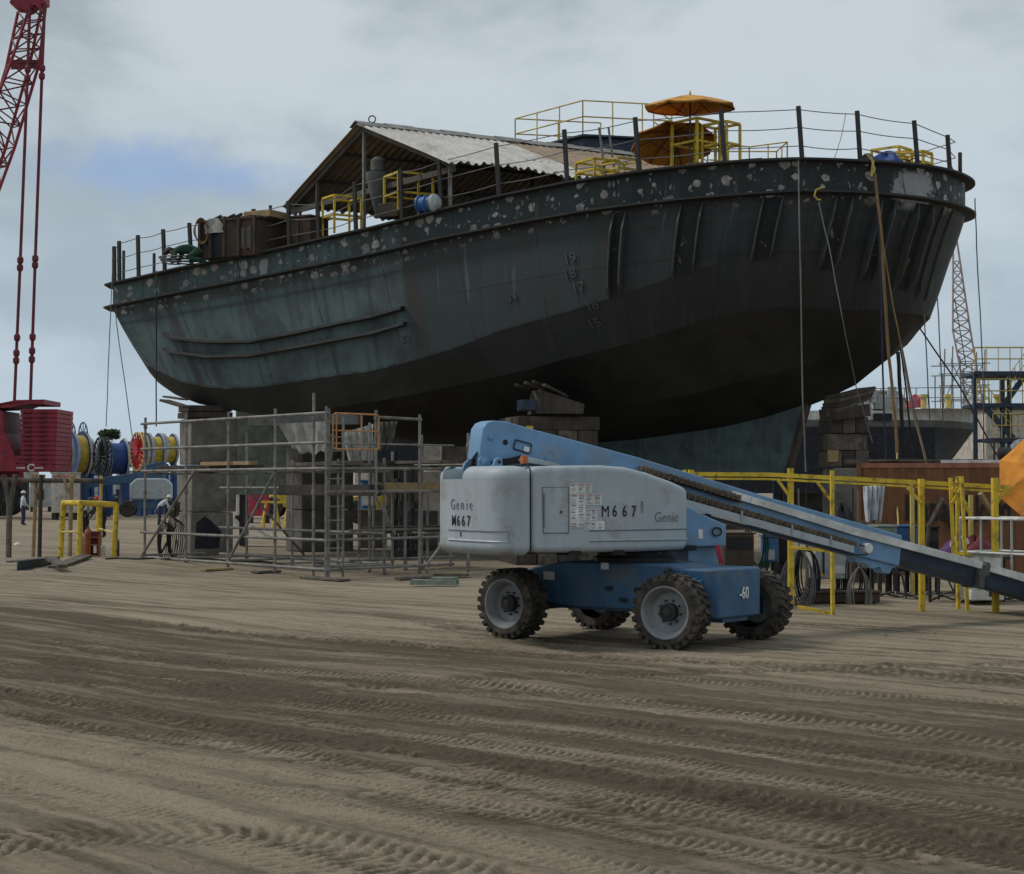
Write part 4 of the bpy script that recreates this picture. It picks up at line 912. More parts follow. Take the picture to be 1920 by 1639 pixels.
# ------------------------------------------------------------------ ropes, hoses and leads hanging from the tug
def rope(label, pts, r, mat, cat='rope', sag=0, name='rope'):
    P = []; pts = [V(p) for p in pts]
    for a, b_ in zip(pts[:-1], pts[1:]):
        n = 8
        for k in range(n):
            q = a.lerp(b_, k / n); q.z -= sag * math.sin(math.pi * k / n); q.x += .004 * math.sin(k * 1.1 + a.x * 5); P.append(q)
    P.append(pts[-1]); mb = MB(); mb.tube(P, r, 6); return solid(name, label, cat, mb, M[mat])
DB = 42.75
rope('grey lead hanging straight down the bow to the skeg', [W(1497, 300, 43.0), W(1498, 362, DB - .12), W(1505, 740, 42.6), W(1511, 885, 42.6)], .020, 'grope')
rope('thick tan hose hung from the bow rail beside the black hoses', [W(1632, 296, 43.3), W(1640, 330, 43.0), W(1652, 430, 42.7), W(1664, 640, 42.5), W(1672, 720, 42.5), W(1680, 800, 42.4), W(1682, 852, 42.4)], .042, 'hose', 'hose', name='hose')
rope('dark blue hose running down behind the tan hose', [W(1640, 305, 43.3), W(1646, 380, 42.85), W(1652, 560, 42.7), W(1655, 700, 42.7), W(1661, 860, 42.7)], .024, 'bluehose', 'hose', name='hose')
rope('yellow rope tied round a bow stanchion with a dangling end', [W(1624, 290, 43.0), W(1634, 296, 42.95), W(1640, 318, 42.9), W(1633, 331, 42.9), W(1638, 300, 42.95)], .026, 'yrope')
rope('tan rope from the bow running down to the container', [W(1644, 380, 42.7), W(1672, 560, 42.4), W(1689, 645, 42.3), W(1708, 760, 42), W(1745, 900, 41)], .018, 'hose')
rope('black cable bunch, thickest lead below the bow', [W(1684, 660, 44), W(1687, 720, 44), W(1692, 800, 44), W(1696, 905, 44)], .050, 'black', 'cable', name='cable')
rope('black cable just right of the thickest lead', [W(1688, 650, 44.1), W(1698, 720, 44.1), W(1706, 800, 44.1), W(1724, 870, 44)], .024, 'black', 'cable', name='cable')
rope('grey cable slanting from the bow to the container top', [W(1690, 645, 44.2), W(1712, 760, 44.2), W(1737, 865, 44)], .022, 'grope', 'cable', name='cable')
rope('long taut guy wire slanting down to the orange umbrella', [W(1722, 612, 44.4), W(1800, 725, 43), W(1868, 852, 41.5)], .020, 'black', 'wire', name='wire')
rope('thin wire hanging plumb below the last fender rib', [W(1733, 590, 44.6), W(1739, 700, 44.6), W(1744, 800, 44.6)], .016, 'grope', 'wire', name='wire')
rope('thin wire hanging plumb right of the last fender rib', [W(1758, 560, 44.8), W(1762, 640, 44.8), W(1769, 800, 44.8)], .016, 'grope', 'wire', name='wire')
rope('plumb line falling from the belting tip at the far right', [W(1828, 372, 45.2), W(1832, 480, 45.2), W(1843, 690, 45.2), W(1845, 860, 45.2)], .016, 'grope', 'wire', name='wire')
rope('dark cord slanting across the bow plating towards the timber stack', [W(1535, 380, 42.6), W(1556, 470, 42.2), W(1578, 590, 42.0), W(1606, 728, 43.4), W(1636, 830, 43.4)], .013, 'grope', 'cord', name='cord')
rope('thin line falling from the stern corner rail', [W(211, 478, 52.9), W(210, 530, 52.8), W(205, 640, 52.9), W(199, 800, 53)], .014, 'grope', 'line', name='line')
rope('slanting line from the stern down to the cable reels', [W(213, 535, 52.8), W(219, 610, 53), W(248, 818, 54)], .014, 'grope', 'line', name='line')
rope('dark line plumb down the quarter to the scaffold', [W(294, 508, 51.2), W(293, 560, 50.9), W(293, 800, 50.9)], .020, 'black', 'line', name='line')
rope('short yellow cord hooked under the belting at the bow', [W(1545, 350, 42.6), W(1530, 356, 42.5), W(1527, 368, 42.5), W(1534, 375, 42.5), W(1539, 374, 42.5)], .02, 'yrope', 'cord', name='cord')
rope('yellow cord stretched from the tan hose onto the container', [W(1682, 850, 42.3), W(1682, 930, 40.5), W(1684, 985, 39.5)], .020, 'yrope', 'cord', name='cord')
rope('white string tied between the bow wires', [W(1586, 212, 43.3), W(1581, 240, 43.3), W(1576, 262, 43.3), W(1565, 296, 43.3)], .010, 'tarp', 'string', name='string')
# ------------------------------------------------------------------ the blue boom lift
lift = thing('boom_lift', 'blue and grey boom lift parked in front of the tug, boom lowered to the right', 'boom lift', (1.634, 23.73, 0))
B28 = R(28); TD = V((math.cos(B28), math.sin(B28), 0)); TE = V((-math.sin(B28), math.cos(B28), 0)); TP = V((.235, 22.2, 0))
def T(px, py, w): return PL(px, py, TP + TE * w, TD)
def TL(a, w, z): return TP + TD * a + TE * w + V((0, 0, z))
CA = R(40); CLd = V((math.cos(CA), -math.sin(CA), 0)); CMd = V((math.sin(CA), math.cos(CA), 0)); CC = V((1.634, 23.73, 0))
def C_(l, m_, z): return CC + CLd * l + CMd * m_ + V((0, 0, z))
# wheels: one built, three copied
def make_wheel(x, first=None, steer=0):
    pass
def wheel(cl, cm, side, steer=0):
    ax = (CLd * math.sin(steer) + CMd * math.cos(steer)) * side     # outward axis
    c = C_(cl, cm, .465); Rr, hw = .475, .19
    mb = MB(); mb.lathe([(.30, hw - .02), (.33, hw), (.40, hw + .005), (.445, hw - .03), (.452, hw - .06), (.452, -hw + .06), (.445, -hw + .03), (.40, -hw), (.30, -hw + .02)], c, ax, 48, cap=False)
    x = ax.orthogonal().normalized(); y = ax.cross(x); nl = 25
    def at_(r, a, h): return c + r * (math.cos(a) * x + math.sin(a) * y) + ax * h
    for sd in (1, -1):
        for k in range(nl):
            a = 2 * math.pi * (k + (.5 if sd < 0 else 0)) / nl; w_ = .074; sl = .14
            q = []
            for r0 in (.44, Rr):
                k_ = 1 if r0 < .46 else .86
                q += [at_(r0, a - w_ * k_, sd * hw * 1.0), at_(r0, a + w_ * k_, sd * hw * 1.0), at_(r0, a + sl + w_ * k_ * .8, -sd * .012), at_(r0, a + sl - w_ * k_ * .8, -sd * .012)]
            mb.add(q, [(0, 1, 2, 3), (4, 5, 6, 7), (0, 1, 5, 4), (1, 2, 6, 5), (2, 3, 7, 6), (3, 0, 4, 7)])
            q = [at_(.40, a - .05, sd * (hw + .006)), at_(.40, a + .06, sd * (hw + .006)), at_(.468, a + w_ * .9, sd * hw * .97), at_(.468, a - w_ * .9, sd * hw * .97), at_(.40, a - .05, sd * (hw - .05)), at_(.40, a + .06, sd * (hw - .05)), at_(.46, a + w_, sd * (hw - .06)), at_(.46, a - w_, sd * (hw - .06))]
            mb.add(q, [(0, 1, 2, 3), (4, 5, 6, 7), (0, 1, 5, 4), (1, 2, 6, 5), (2, 3, 7, 6), (3, 0, 4, 7)])
    wh = part(lift, 'wheel', mb, M['rubber'], smooth=28)
    mb = MB(); mb.lathe([(.325, hw - .005), (.335, hw + .004), (.318, hw + .004), (.300, hw - .015), (.292, hw - .05), (.268, hw - .075), (.262, .055), (.245, .035), (.12, .03), (.11, .03), (.002, .03)], c, ax, 40, cap=False)
    part(wh, 'rim', mb, M['rim'], smooth=40)
    mb = MB(); mb.lathe([(.115, .02), (.115, .115), (.105, .125), (.09, .128), (.085, .12), (.06, .12), (.055, .135), (.02, .14)], c, ax, 24); part(wh, 'hub', mb, M['steel'])
    mb = MB()
    for k in range(9):
        a = 2 * math.pi * k / 9 + .2; p = at_(.15, a, .03); mb.lathe([(.014, 0), (.014, .03), (.006, .034)], p, ax, 6)
        p = at_(.075, a, .118); mb.lathe([(.007, 0), (.007, .014)], p, ax, 6)
    part(wh, 'wheel_nuts', mb, M['steel'], smooth=0); return wh
HW_, HL = 1.075, 1.30
wheel(HL, -HW_ + .1, -1, R(-8)); wheel(-HL, -HW_ + .1, -1); wheel(HL, HW_ - .1, 1, R(-8)); wheel(-HL, HW_ - .1, 1)
# chassis
mb = MB()
pr = [(-1.62, .62), (-1.5, .90), (-.75, 1.03), (.95, 1.03), (1.10, .98), (1.10, .46), (.55, .40), (-.6, .40), (-1.0, .46), (-1.62, .50)]
mb.prism([C_(l, -.52, z) for l, z in pr], CMd * 1.04); part(lift, 'chassis', mb, M['blue'], bevel=.025)
mb = MB(); mb.prism([C_(-1.0, -.535, .40), C_(-.9, -.535, .44), C_(1.0, -.535, .44), C_(1.0, -.535, .40)], CMd * 1.07); part(lift, 'chassis_skirt', mb, M['navy'])
mb = MB(); mb.prism([C_(1.07, -.60, z0) for z0 in ()] or [C_(.95, -.575, .36), C_(1.56, -.575, .36), C_(1.68, -.50, .36), C_(1.70, 0, .36), C_(1.68, .50, .36), C_(1.56, .575, .36), C_(.95, .575, .36)], (0, 0, .63)); part(lift, 'front_housing', mb, M['blue'], bevel=.03, seg=3)
mb = MB(); mb.prism([C_(1.25, -.30, .30), C_(1.62, -.30, .30), C_(1.62, .30, .30), C_(1.25, .30, .30)], (0, 0, .07)); part(lift, 'bumper_foot', mb, M['blue'], bevel=.01)
for l in (-1.30, 1.30):
    mb = MB(); mb.prism([C_(l - .17, -.93, .36), C_(l + .17, -.93, .36), C_(l + .17, .93, .36), C_(l - .17, .93, .36)], (0, 0, .24)); part(lift, 'axle', mb, M['navy'], bevel=.03)
for l, z in ((-.02, .69), (.46, .69), (.22, .545)):
    mb = MB(); c = C_(l, -.524, z); mb.prism([c + CLd * (.07 * math.copysign(abs(math.cos(a)) ** .5, math.cos(a))) + V((0, 0, .032 * math.copysign(abs(math.sin(a)) ** .6, math.sin(a)))) for a in np.linspace(0, 2 * math.pi, 17)[:-1]], CMd * -.004); part(lift, 'slot', mb, M['ink'], smooth=0)
def plate(par, name, o, xd, yd, w_, h_, mat, off=.004):
    xd, yd = V(xd).normalized(), V(yd).normalized(); n = xd.cross(yd); o = V(o) + n * off
    mb = MB(); mb.prism([o, o + xd * w_, o + xd * w_ + yd * h_, o + yd * h_], n * .003); return part(par, name, mb, mat, smooth=0)
UP = V((0, 0, 1))
plate(lift, 'label_plate', C_(-1.13, -.52, .77), CLd, UP, .19, .11, M['sticker']); plate(lift, 'label_plate', C_(-.15, -.52, .94), CLd, UP, .13, .085, M['sticker'])
fo = C_(1.703, .04, .62); part(lift, 'model_number', text_mb('-60', C_(1.712, -.05, .60), (CMd * .97 - CLd * .0 + CLd * -.03), UP, .215, .006, .012, .80), M['sticker'], smooth=0)
mb = MB(); mb.tube([C_(1.02, -.60, .98), C_(1.02, -.70, .95), C_(1.12, -.74, .86)], .03, 8); part(lift, 'hydraulic_hose', mb, M['black']); mb = MB(); mb.tube([C_(1.2, -.59, .92), C_(1.26, -.66, .86), C_(1.3, -.7, .75)], .018, 6); part(lift, 'hydraulic_hose', mb, M['black'])
for dl in (.62, .86):
    mb = MB(); mb.box(C_(1.2 + dl * .3, -.60, .90 - dl * .1), (.10, .06, .08), -CA); part(lift, 'fitting', mb, M['blue'], bevel=.01)
mb = MB(); mb.lathe([(.55, 0), (.55, .06), (.50, .08), (.50, .15), (.46, .15)], C_(.02, 0, 1.035), UP, 40); part(lift, 'slew_ring', mb, M['black'])
# turntable plate and the blue frame at its front
mb = MB(); mb.prism([TL(.1, .35, 1.175), TL(2.75, .35, 1.175), TL(2.75, 1.65, 1.175), TL(.1, 1.65, 1.175)], (0, 0, .07)); part(lift, 'turntable', mb, M['black'], bevel=.01)
mb = MB(); w0 = .55; q = [T(1270, 940, w0), T(1330, 970, w0), T(1362, 984, w0), T(1362, 1024, w0), T(1270, 1027, w0)]; mb.prism(q, TE * .9); part(lift, 'turntable_nose', mb, M['boom'], bevel=.02)
mb = MB(); q = [T(1290, 1026, .7), T(1352, 1025, .7), T(1346, 1058, .7), T(1290, 1052, .7)]; mb.prism(q, TE * .5); part(lift, 'turntable_leg', mb, M['boom'], bevel=.01)
plate(lift, 'warning_label', T(1309, 1010, w0), TD, UP, .075, .125, M['sticker'])
mb = MB(); c = T(1342, 997, w0) - TE * .03; mb.tube([c + TD * (.075 * math.cos(a)) + UP * (.055 * math.sin(a)) for a in np.linspace(0, 11, 26)], .012, 6); part(lift, 'cable_loop', mb, M['black'])
mb = MB(); [mb.tube([T(1342 + k * 3, 1022, .5), T(1345 + k * 3, 1040, .48), T(1350 + k * 3, 1056, .5)], .012, 5) for k in range(3)]; part(lift, 'hoses', mb, M['pinkred'])
# hoods
def evalmesh(o):
    me = bpy.data.meshes.new_from_object(o.evaluated_get(bpy.context.evaluated_depsgraph_get())); o.modifiers.clear(); o.data = me
HT = 2.31
def fillet(poly, r, n=5):
    out = []; m = len(poly)
    for i in range(m):
        p, a, b_ = V(poly[i]), V(poly[i - 1]), V(poly[(i + 1) % m]); da, db = (a - p), (b_ - p); la, lb = da.length, db.length; da.normalize(); db.normalize()
        an = da.angle(db); t_ = min(r / math.tan(an / 2), la * .48, lb * .48); p0, p1 = p + da * t_, p + db * t_
        for k in range(n + 1):
            f = k / n; out.append(tuple((p0 * (1 - f) + p * f) * (1 - f) + (p * (1 - f) + p1 * f) * f))
    q = [out[0]]
    for p in out[1:]:
        if math.dist(p, q[-1]) > 1e-3: q.append(p)
    return q
def soft_prism(poly, fn, h0, h1, r0, r1, nseg=7):
    """extrusion of a 2D outline whose two end faces are rounded over; fn(u, v, h) gives the place"""
    poly = [p for i, p in enumerate(poly) if math.dist(p, poly[i - 1]) > 1e-4]; m = len(poly); P = [V((p[0], p[1])) for p in poly]; ar = sum(P[i - 1].x * P[i].y - P[i].x * P[i - 1].y for i in range(m)); sg = 1 if ar > 0 else -1
    nr = []
    for i in range(m):
        t_ = (P[(i + 1) % m] - P[i]).normalized() + (P[i] - P[i - 1]).normalized(); t_.normalize(); nr.append(V((-t_.y, t_.x)) * sg)
    rings = []
    for k in range(nseg + 1): a = math.pi / 2 * k / nseg; rings.append((r0 * (1 - math.sin(a)), h0 + r0 * (1 - math.cos(a))))
    for k in range(nseg + 1): a = math.pi / 2 * (1 - k / nseg); rings.append((r1 * (1 - math.sin(a)), h1 - r1 * (1 - math.cos(a))))
    mb = MB(); vs = [fn((P[i] + nr[i] * off).x, (P[i] + nr[i] * off).y, h) for off, h in rings for i in range(m)]; R_n = len(rings)
    fs = [(k * m + i, k * m + (i + 1) % m, (k + 1) * m + (i + 1) % m, (k + 1) * m + i) for k in range(R_n - 1) for i in range(m)] + [tuple(range(m))[::-1], tuple(range((R_n - 1) * m, R_n * m))]
    return mb.add(vs, fs)
side = [(995, 1036.5), (1090, 1037), (1200, 1034.5), (1291, 1031), (1291.5, 917), (1262, 903), (1215, 886), (1175, 876), (1130, 872.5), (1060, 873), (995, 876)]
def az(x, y): p = T(x, y, 0) - TP; return (p.dot(TD), p.z)
sp2 = [az(*p) for p in side]; sp2 = fillet(sp2, .12)
h1 = part(lift, 'side_hood', soft_prism(sp2, lambda a, z, w: TL(a, w, z), 0, .80, .08, .06), M['hood'], smooth=40)
part(lift, 'side_hood', soft_prism(sp2, lambda a, z, w: TL(a, w, z), 1.38, 1.95, .06, .10), M['hood'], smooth=40)
# tail hood: rounded plan, rounded over at top and bottom, notch for the boom
WT, ra = 1.95, .36
pl = [(-.012, 0)] + [(-.10 - ra * math.sin(a), ra - ra * math.cos(a)) for a in np.linspace(0, math.pi / 2, 12)] + [(-.10 - ra - .03, WT * .5)] + [(-.10 - ra * math.cos(a), WT - ra + ra * math.sin(a)) for a in np.linspace(0, math.pi / 2, 12)] + [(-.012, WT)]
zb, zt_ = 1.165, HT - .01
def wn(o): m_ = o.modifiers.new('wn', 'WEIGHTED_NORMAL'); m_.weight = 100; m_.keep_sharp = True; return o
ZN = 2.135
tail = wn(part(lift, 'tail_hood', soft_prism(pl, lambda a, w, z: TL(a, w, z), zb, ZN, .13, .0, 8), M['hood'], smooth=40))
def clipw(lo, hi):
    out = []
    for i in range(len(pl)):
        p, q = pl[i], pl[(i + 1) % len(pl)]
        if lo <= p[1] <= hi: out.append(p)
        for c in (lo, hi):
            if (p[1] - c) * (q[1] - c) < 0: f = (c - p[1]) / (q[1] - p[1]); out.append((p[0] + (q[0] - p[0]) * f, c))
    return out
for lo, hi in ((-.01, .95), (1.60, 1.96)): wn(part(lift, 'tail_hood_shoulder', soft_prism(clipw(lo, hi), lambda a, w, z: TL(a, w, z), ZN + .0005, zt_, .0, .155, 8), M['hood'], smooth=40))
wn(h1)
# panel details on the hoods
def groove(par, pts, r=.006, mat=None, name='panel_gap'): mb = MB(); mb.tube(pts, r, 5); return part(par, name, mb, mat or M['ghost'])
dq = [(1018, 914), (1065, 914), (1065, 999), (1020, 999)]
mb = MB(); d4 = [T(x, y, -.006) for x, y in dq]; mb.prism(d4, TE * .012); dr = part(lift, 'access_door', mb, M['hood'], smooth=0, bevel=.004)
groove(lift, [T(1017, 914, -.004), T(1066, 913.5, -.004), T(1066, 1000, -.004), T(1019, 1000, -.004), T(1017, 914, -.004)], .006)
mb = MB(); mb.tube([T(1020.5, 925, -.014), T(1020.5, 990, -.014)], .008, 6); part(dr, 'hinge', mb, M['ghost'])
mb = MB(); p = T(1051.5, 960, -.008); mb.lathe([(.014, 0), (.014, .012)], p, -TE, 10); part(dr, 'latch', mb, M['ink'])
for y in (995,): groove(lift, [T(1105, y + .5, -.002), T(1288, y - 3, -.002)], .009)
mb = MB(); a, b_ = T(1105, 1017, 0), T(1288, 1014, 0); mb.prism([a - TE * .002, a + UP * .02 - TE * .02, a + UP * .03 - TE * .002], b_ - a); part(lift, 'hood_ridge', mb, M['hood'], smooth=0)
xe = lambda w, z: TL(-.10 - ra - .033 + .0 * w, w, z)
def tail_pt(w, z, off=.004):
    ws = [p[1] for p in pl]; as_ = [p[0] for p in pl]; return TL(float(np.interp(w, ws, as_)) - off, w, z)
def tail_w(px):
    best = (1e9, 0)
    for w in np.linspace(.05, WT - .02, 120):
        p = tail_pt(w, 1.6) - V((0, 0, CAMH)); x = CX + FPX * p.x / p.y
        if abs(x - px) < best[0]: best = (abs(x - px), w)
    return best[1]
wA, wB = tail_w(974), tail_w(841)
groove(lift, [tail_pt(wA + (wB - wA) * k / 16, 1.47) for k in range(17)], .008); groove(lift, [tail_pt(wA, 1.47), tail_pt(wA, 1.345)], .005)
mb = MB(); rows = [[tail_pt(w, 1.325, -.002), tail_pt(w, 1.34, .016), tail_pt(w, 1.36, -.002)] for w in np.linspace(wA, wB, 17)]; mb.grid(rows); part(lift, 'hood_ridge', mb, M['hood'], smooth=0)
groove(lift, [TL(-.004, -.003, z) for z in np.linspace(1.22, 2.2, 9)] + [TL(-.004, .02, 2.27), TL(-.004, .10, 2.305)], .010, M['ink'])
mb = MB(); w = tail_w(864); mb.prism([tail_pt(w + dw, z, .006) for dw, z in ((-.012, 1.38), (.018, 1.40), (.02, 1.45), (-.005, 1.455))], TD * -.003); part(lift, 'scuff', mb, M['ink'], smooth=0)
# lettering
part(lift, 'number', text_mb('M', T(1127, 969, -.004), TD, UP, .205, .003, 0, .80), M['ink'], smooth=0)
for ch_, x in (('6', 1148), ('6', 1166.5), ('7', 1184)): part(lift, 'number', text_mb(ch_, T(x, 968.5, -.004), TD, UP, .205, .003, .010, .72), M['ink'], smooth=0)
part(lift, 'lettering', text_mb('Genie', T(1227, 979, -.004), TD, UP, .195, .003, -.006, .80), M['ghost'], smooth=0)
w = tail_w(846); wd_ = -TE

def tail_text(txt, px, z, size, bold, sxx, mat, name):
    w_ = tail_w(px)
    for ch_ in txt:
        a, b2 = tail_pt(w_, z, .006), tail_pt(w_ - .12, z, .006)
        part(lift, name, text_mb(ch_, a, b2 - a, UP, size, .003, bold, sxx), M[mat], smooth=0)
        w_ -= {'M': .165, 'G': .165, 'i': .07}.get(ch_, .135) * sxx / .9 * size / .195
tail_text('M667', 847, 1.53, .195, .002, .95, 'ink', 'number')
tail_text('Genie', 845, 1.74, .20, -.006, .95, 'ghost', 'lettering')
# safety stickers
def sticker(x0, y0, x1, y1, rows_=3, seed=1, hdr=True):
    a = T(x0, y1, -.003); w_ = (T(x1, y1, -.003) - a).length; h_ = T(x0, y0, -.003).z - a.z
    st = plate(lift, 'safety_sticker', a - TE * .0, TD, UP, w_, h_, M['sticker'], off=.001); rr = random.Random(seed); mb = MB()
    n = TD.cross(UP); ncol = max(1, round(w_ / .11))
    for cix in range(ncol):
        xa = (cix + .12) * w_ / ncol; y = h_ - .028
        while y > .012:
            L = rr.uniform(.4, .76) * w_ / ncol; o = a + TD * xa + UP * (y - .006) + n * .0045; hh_ = .006 if rr.random() < .8 else .016
            mb.prism([o, o + TD * L, o + TD * L + UP * hh_, o + UP * hh_], n * .0015); y -= .016 if hh_ < .01 else .026
    part(st, 'print', mb, M['stickerink'], smooth=0)
    if hdr:
        mb = MB()
        for cix in range(ncol):
            o = a + TD * ((cix + .08) * w_ / ncol) + UP * (h_ - .018) + n * .0045; mb.prism([o, o + TD * .8 * w_ / ncol, o + TD * .8 * w_ / ncol + UP * .008, o + UP * .008], n * .0015)
        part(st, 'header', mb, M['stickerred'], smooth=0)
sticker(1068.5, 907, 1110.5, 925.5, seed=1); sticker(1069, 926.5, 1097.5, 976.5, seed=2); sticker(1097.8, 926.5, 1128.5, 947, seed=3); sticker(1097.8, 955, 1119, 977, seed=4); sticker(1069.5, 977, 1097, 989.5, seed=5, hdr=False); sticker(1095, 977.5, 1133, 993.5, seed=6, hdr=False)
mb = MB(); o = T(1202, 940, -.004); mb.prism([o, o + TD * .035, o + TD * .035 - UP * .15, o - UP * .15], -TE * .003); part(lift, 'worn_label', mb, M['rim'], smooth=0)
bc = TL(.04, .24, HT - .005); mb = MB(); mb.lathe([(.062, 0), (.062, .02), (.05, .03)], bc, UP, 16); bb = part(lift, 'beacon', mb, M['steel'])
mb = MB(); mb.lathe([(.052, .028), (.048, .10), (.043, .125), (.01, .13)], bc, UP, 16); part(bb, 'lens', mb, M['beacon'])
mb = MB()
for x in (1081, 1163): c = T(x, 1036, 0) + TE * .02; mb.prism([c + TD * u + UP * z for u, z in ((-.12, -.035), (-.07, .03), (.06, .03), (.11, -.035))], TE * .3)
part(lift, 'step_notch', mb, M['black'], smooth=0)
# boom: outer tube, tail lugs, inner tubes
BW = 1.0
ot = [(899, 862), (902, 830), (906, 803), (913, 793), (924, 788.5), (948, 790), (1000, 805), (1100, 831.5), (1200, 858.5), (1440, 932), (1692, 1004), (1687, 1062), (1590, 1038), (1440, 986), (1200, 902), (1080, 893), (975, 880), (955, 873), (930, 868)]
mb = MB(); mb.prism([T(x, y, BW) for x, y in ot], TE * .36); part(lift, 'boom', mb, M['boom'], smooth=30, bevel=.018, seg=3)
mb = MB(); tp = [T(x, y, BW - .02) for x, y in ((900, 838), (902, 815), (909, 796), (920, 789), (934, 787.5))]
mb.grid([[p, p + TE * .40] for p in tp], thick=(TD * -.03)); 
mb2 = MB(); mb2.prism([T(882, 831, BW + .0) + TD * .0, T(899, 831, BW), T(905, 797, BW), T(893, 797, BW)], TE * .36)
mb = MB(); mb.prism([T(x, y, BW + .05) for x, y in ((903, 838), (896, 870), (904, 893), (925, 893), (935, 868))], TE * .26); part(lift, 'tail_bracket', mb, M['navy'], bevel=.01)
for w_ in (BW + .40, ):
    mb = MB(); mb.prism([T(x, y, w_) for x, y in ((897, 800), (880, 862), (872, 868), (868, 880), (876, 893), (910, 893), (915, 820))], TE * .05); part(lift, 'pivot_plate', mb, M['boom'], bevel=.008)
mb = MB(); mb.prism([T(x, y, BW - .05) for x, y in ((897, 862), (903, 856), (914, 857), (920, 866), (922, 880), (896, 880))], TE * .04); part(lift, 'pivot_lug', mb, M['boom'], bevel=.008)
mb = MB(); mb.prism([T(x, y, .80) for x, y in ((921, 880), (930, 860), (936, 857), (942, 860), (943, 880))], TE * .05); part(lift, 'pivot_lug', mb, M['boom'], bevel=.008)
for (x, y, w_, r) in ((908, 866, BW - .055, .05), (936, 866, .795, .022), (920, 821, BW - .005, .035)):
    mb = MB(); mb.lathe([(r, 0), (r, .015), (r * .5, .03)], T(x, y, w_), -TE, 16); part(lift, 'pivot_pin', mb, M['boom'] if r > .03 else M['ink'])
mb = MB(); c = T(947.5, 829.5, BW - .002); mb.lathe([(.038, 0), (.038, .004)], c, -TE, 20); part(lift, 'hole', mb, M['ink'])
mb = MB(); c = T(980, 837.5, BW - .02); dx = (T(1000, 843.5, BW) - T(960, 832, BW)).normalized(); dz = TE.cross(dx); dz = dz if dz.z > 0 else -dz
mb.tube([c + dx * (.125 * max(-1, min(1, 1.7 * math.cos(a)))) + dx * .0 + dz * (.062 * max(-1, min(1, 1.25 * math.sin(a)))) for a in np.linspace(0, 2 * math.pi, 33)[:-1]], .009, 6, closed=True); part(lift, 'slot_rim', mb, M['ink'])
mb = MB(); o = T(981, 846, BW - .012); mb.prism([o, o + dx * .11, o + dx * .11 + dz * .07, o + dz * .07], -TE * .003); part(lift, 'label_plate', mb, M['sticker'], smooth=0)
mb = MB(); c = T(1030, 856, BW - .002); mb.tube([c + dx * (.07 * math.cos(a)) + dz * (.07 * math.sin(a)) for a in np.linspace(0, 2 * math.pi, 25)[:-1]], .006, 5, closed=True); part(lift, 'pin_boss', mb, M['boom'])
mb = MB(); mb.prism([T(x, y, .86) for x, y in ((975, 862), (982, 854), (1040, 868), (1052, 872), (1040, 876), (975, 866))], TE * .12); part(lift, 'cylinder_cover', mb, M['hood'], bevel=.01)
mb = MB()
for k in range(5): mb.tube([T(942, 862 + 2 * k, .93), T(958, 860 + 2.2 * k, .90), T(976, 855 + 3 * k, .93)], .013, 6)
part(lift, 'hydraulic_hose', mb, M['black']); mb = MB()
for k in range(5): mb.tube([T(898 - k, 845 + 3 * k, BW + .10 + .03 * k), T(885 + k, 862, BW + .02 + .05 * k), T(882 + 2 * k, 880, BW + .02 + .05 * k), T(892 + 2 * k, 893, BW + .05 + .04 * k)], .016, 6)
part(lift, 'hydraulic_hose', mb, M['black'])
# second and third boom sections
mb = MB(); mb.prism([T(x, y, BW + .04) for x, y in ((1560, 985), (1852, 1066), (1847, 1104), (1690, 1062), (1560, 1024))], TE * .28); part(lift, 'second_boom', mb, M['navy'], bevel=.012)
mb = MB(); mb.prism([T(x, y, BW + .034) for x, y in ((1688, 1050), (1845, 1092), (1844, 1097), (1688, 1056))], TE * .015); part(lift, 'boom_rail', mb, M['steel'], smooth=0)
mb = MB(); mb.prism([T(x, y, BW + .034) for x, y in ((1757, 1048), (1783, 1055), (1780, 1062), (1762, 1058))], TE * .015); part(lift, 'boom_plate', mb, M['navy'], smooth=0)
mb = MB(); mb.prism([T(x, y, BW + .08) for x, y in ((1800, 1052), (2010, 1111), (2006, 1150), (1800, 1090))], TE * .2); part(lift, 'third_boom', mb, M['navy'], bevel=.012)
mb = MB(); mb.prism([T(x, y, BW + .07) for x, y in ((1850, 1098), (2004, 1141), (2004, 1146), (1850, 1103))], TE * .012); part(lift, 'boom_rail', mb, M['steel'], smooth=0)
mb = MB(); mb.prism([T(x, y, BW - .06) for x, y in ((1843, 1052), (1858, 1056), (1856, 1078), (1847, 1082), (1846, 1104), (1836, 1102), (1838, 1078))], TE * .42); part(lift, 'boom_clamp', mb, M['lightsteel'], bevel=.008)
mb = MB(); mb.prism([T(x, y, BW - .06) for x, y in ((1375, 920.5), (1600, 988), (1850, 1055.5), (1850, 1069), (1600, 1003), (1375, 933))], TE * .055); part(lift, 'cable_rail', mb, M['white'], smooth=0, bevel=.005)
mb = MB(); mb.prism([T(x, y, BW - .02) for x, y in ((1854, 1058), (2010, 1100), (2010, 1117), (1854, 1071))], TE * .06); part(lift, 'cable_rail', mb, M['white'], smooth=0, bevel=.005)
mb = MB(); o = T(1389, 938, BW - .064); d2 = (T(1428, 950, BW) - T(1389, 938, BW)).normalized(); z2 = V((-d2.z * TD.x, -d2.z * TD.y, math.hypot(d2.x, d2.y)))
mb.prism([o, o + d2 * .155, o + d2 * .155 + z2 * .08, o + z2 * .08], -TE * .003); o2 = o + d2 * .175; mb.prism([o2, o2 + d2 * .13, o2 + d2 * .13 + z2 * .08, o2 + z2 * .08], -TE * .003); part(lift, 'label_plate', mb, M['sticker'], smooth=0)
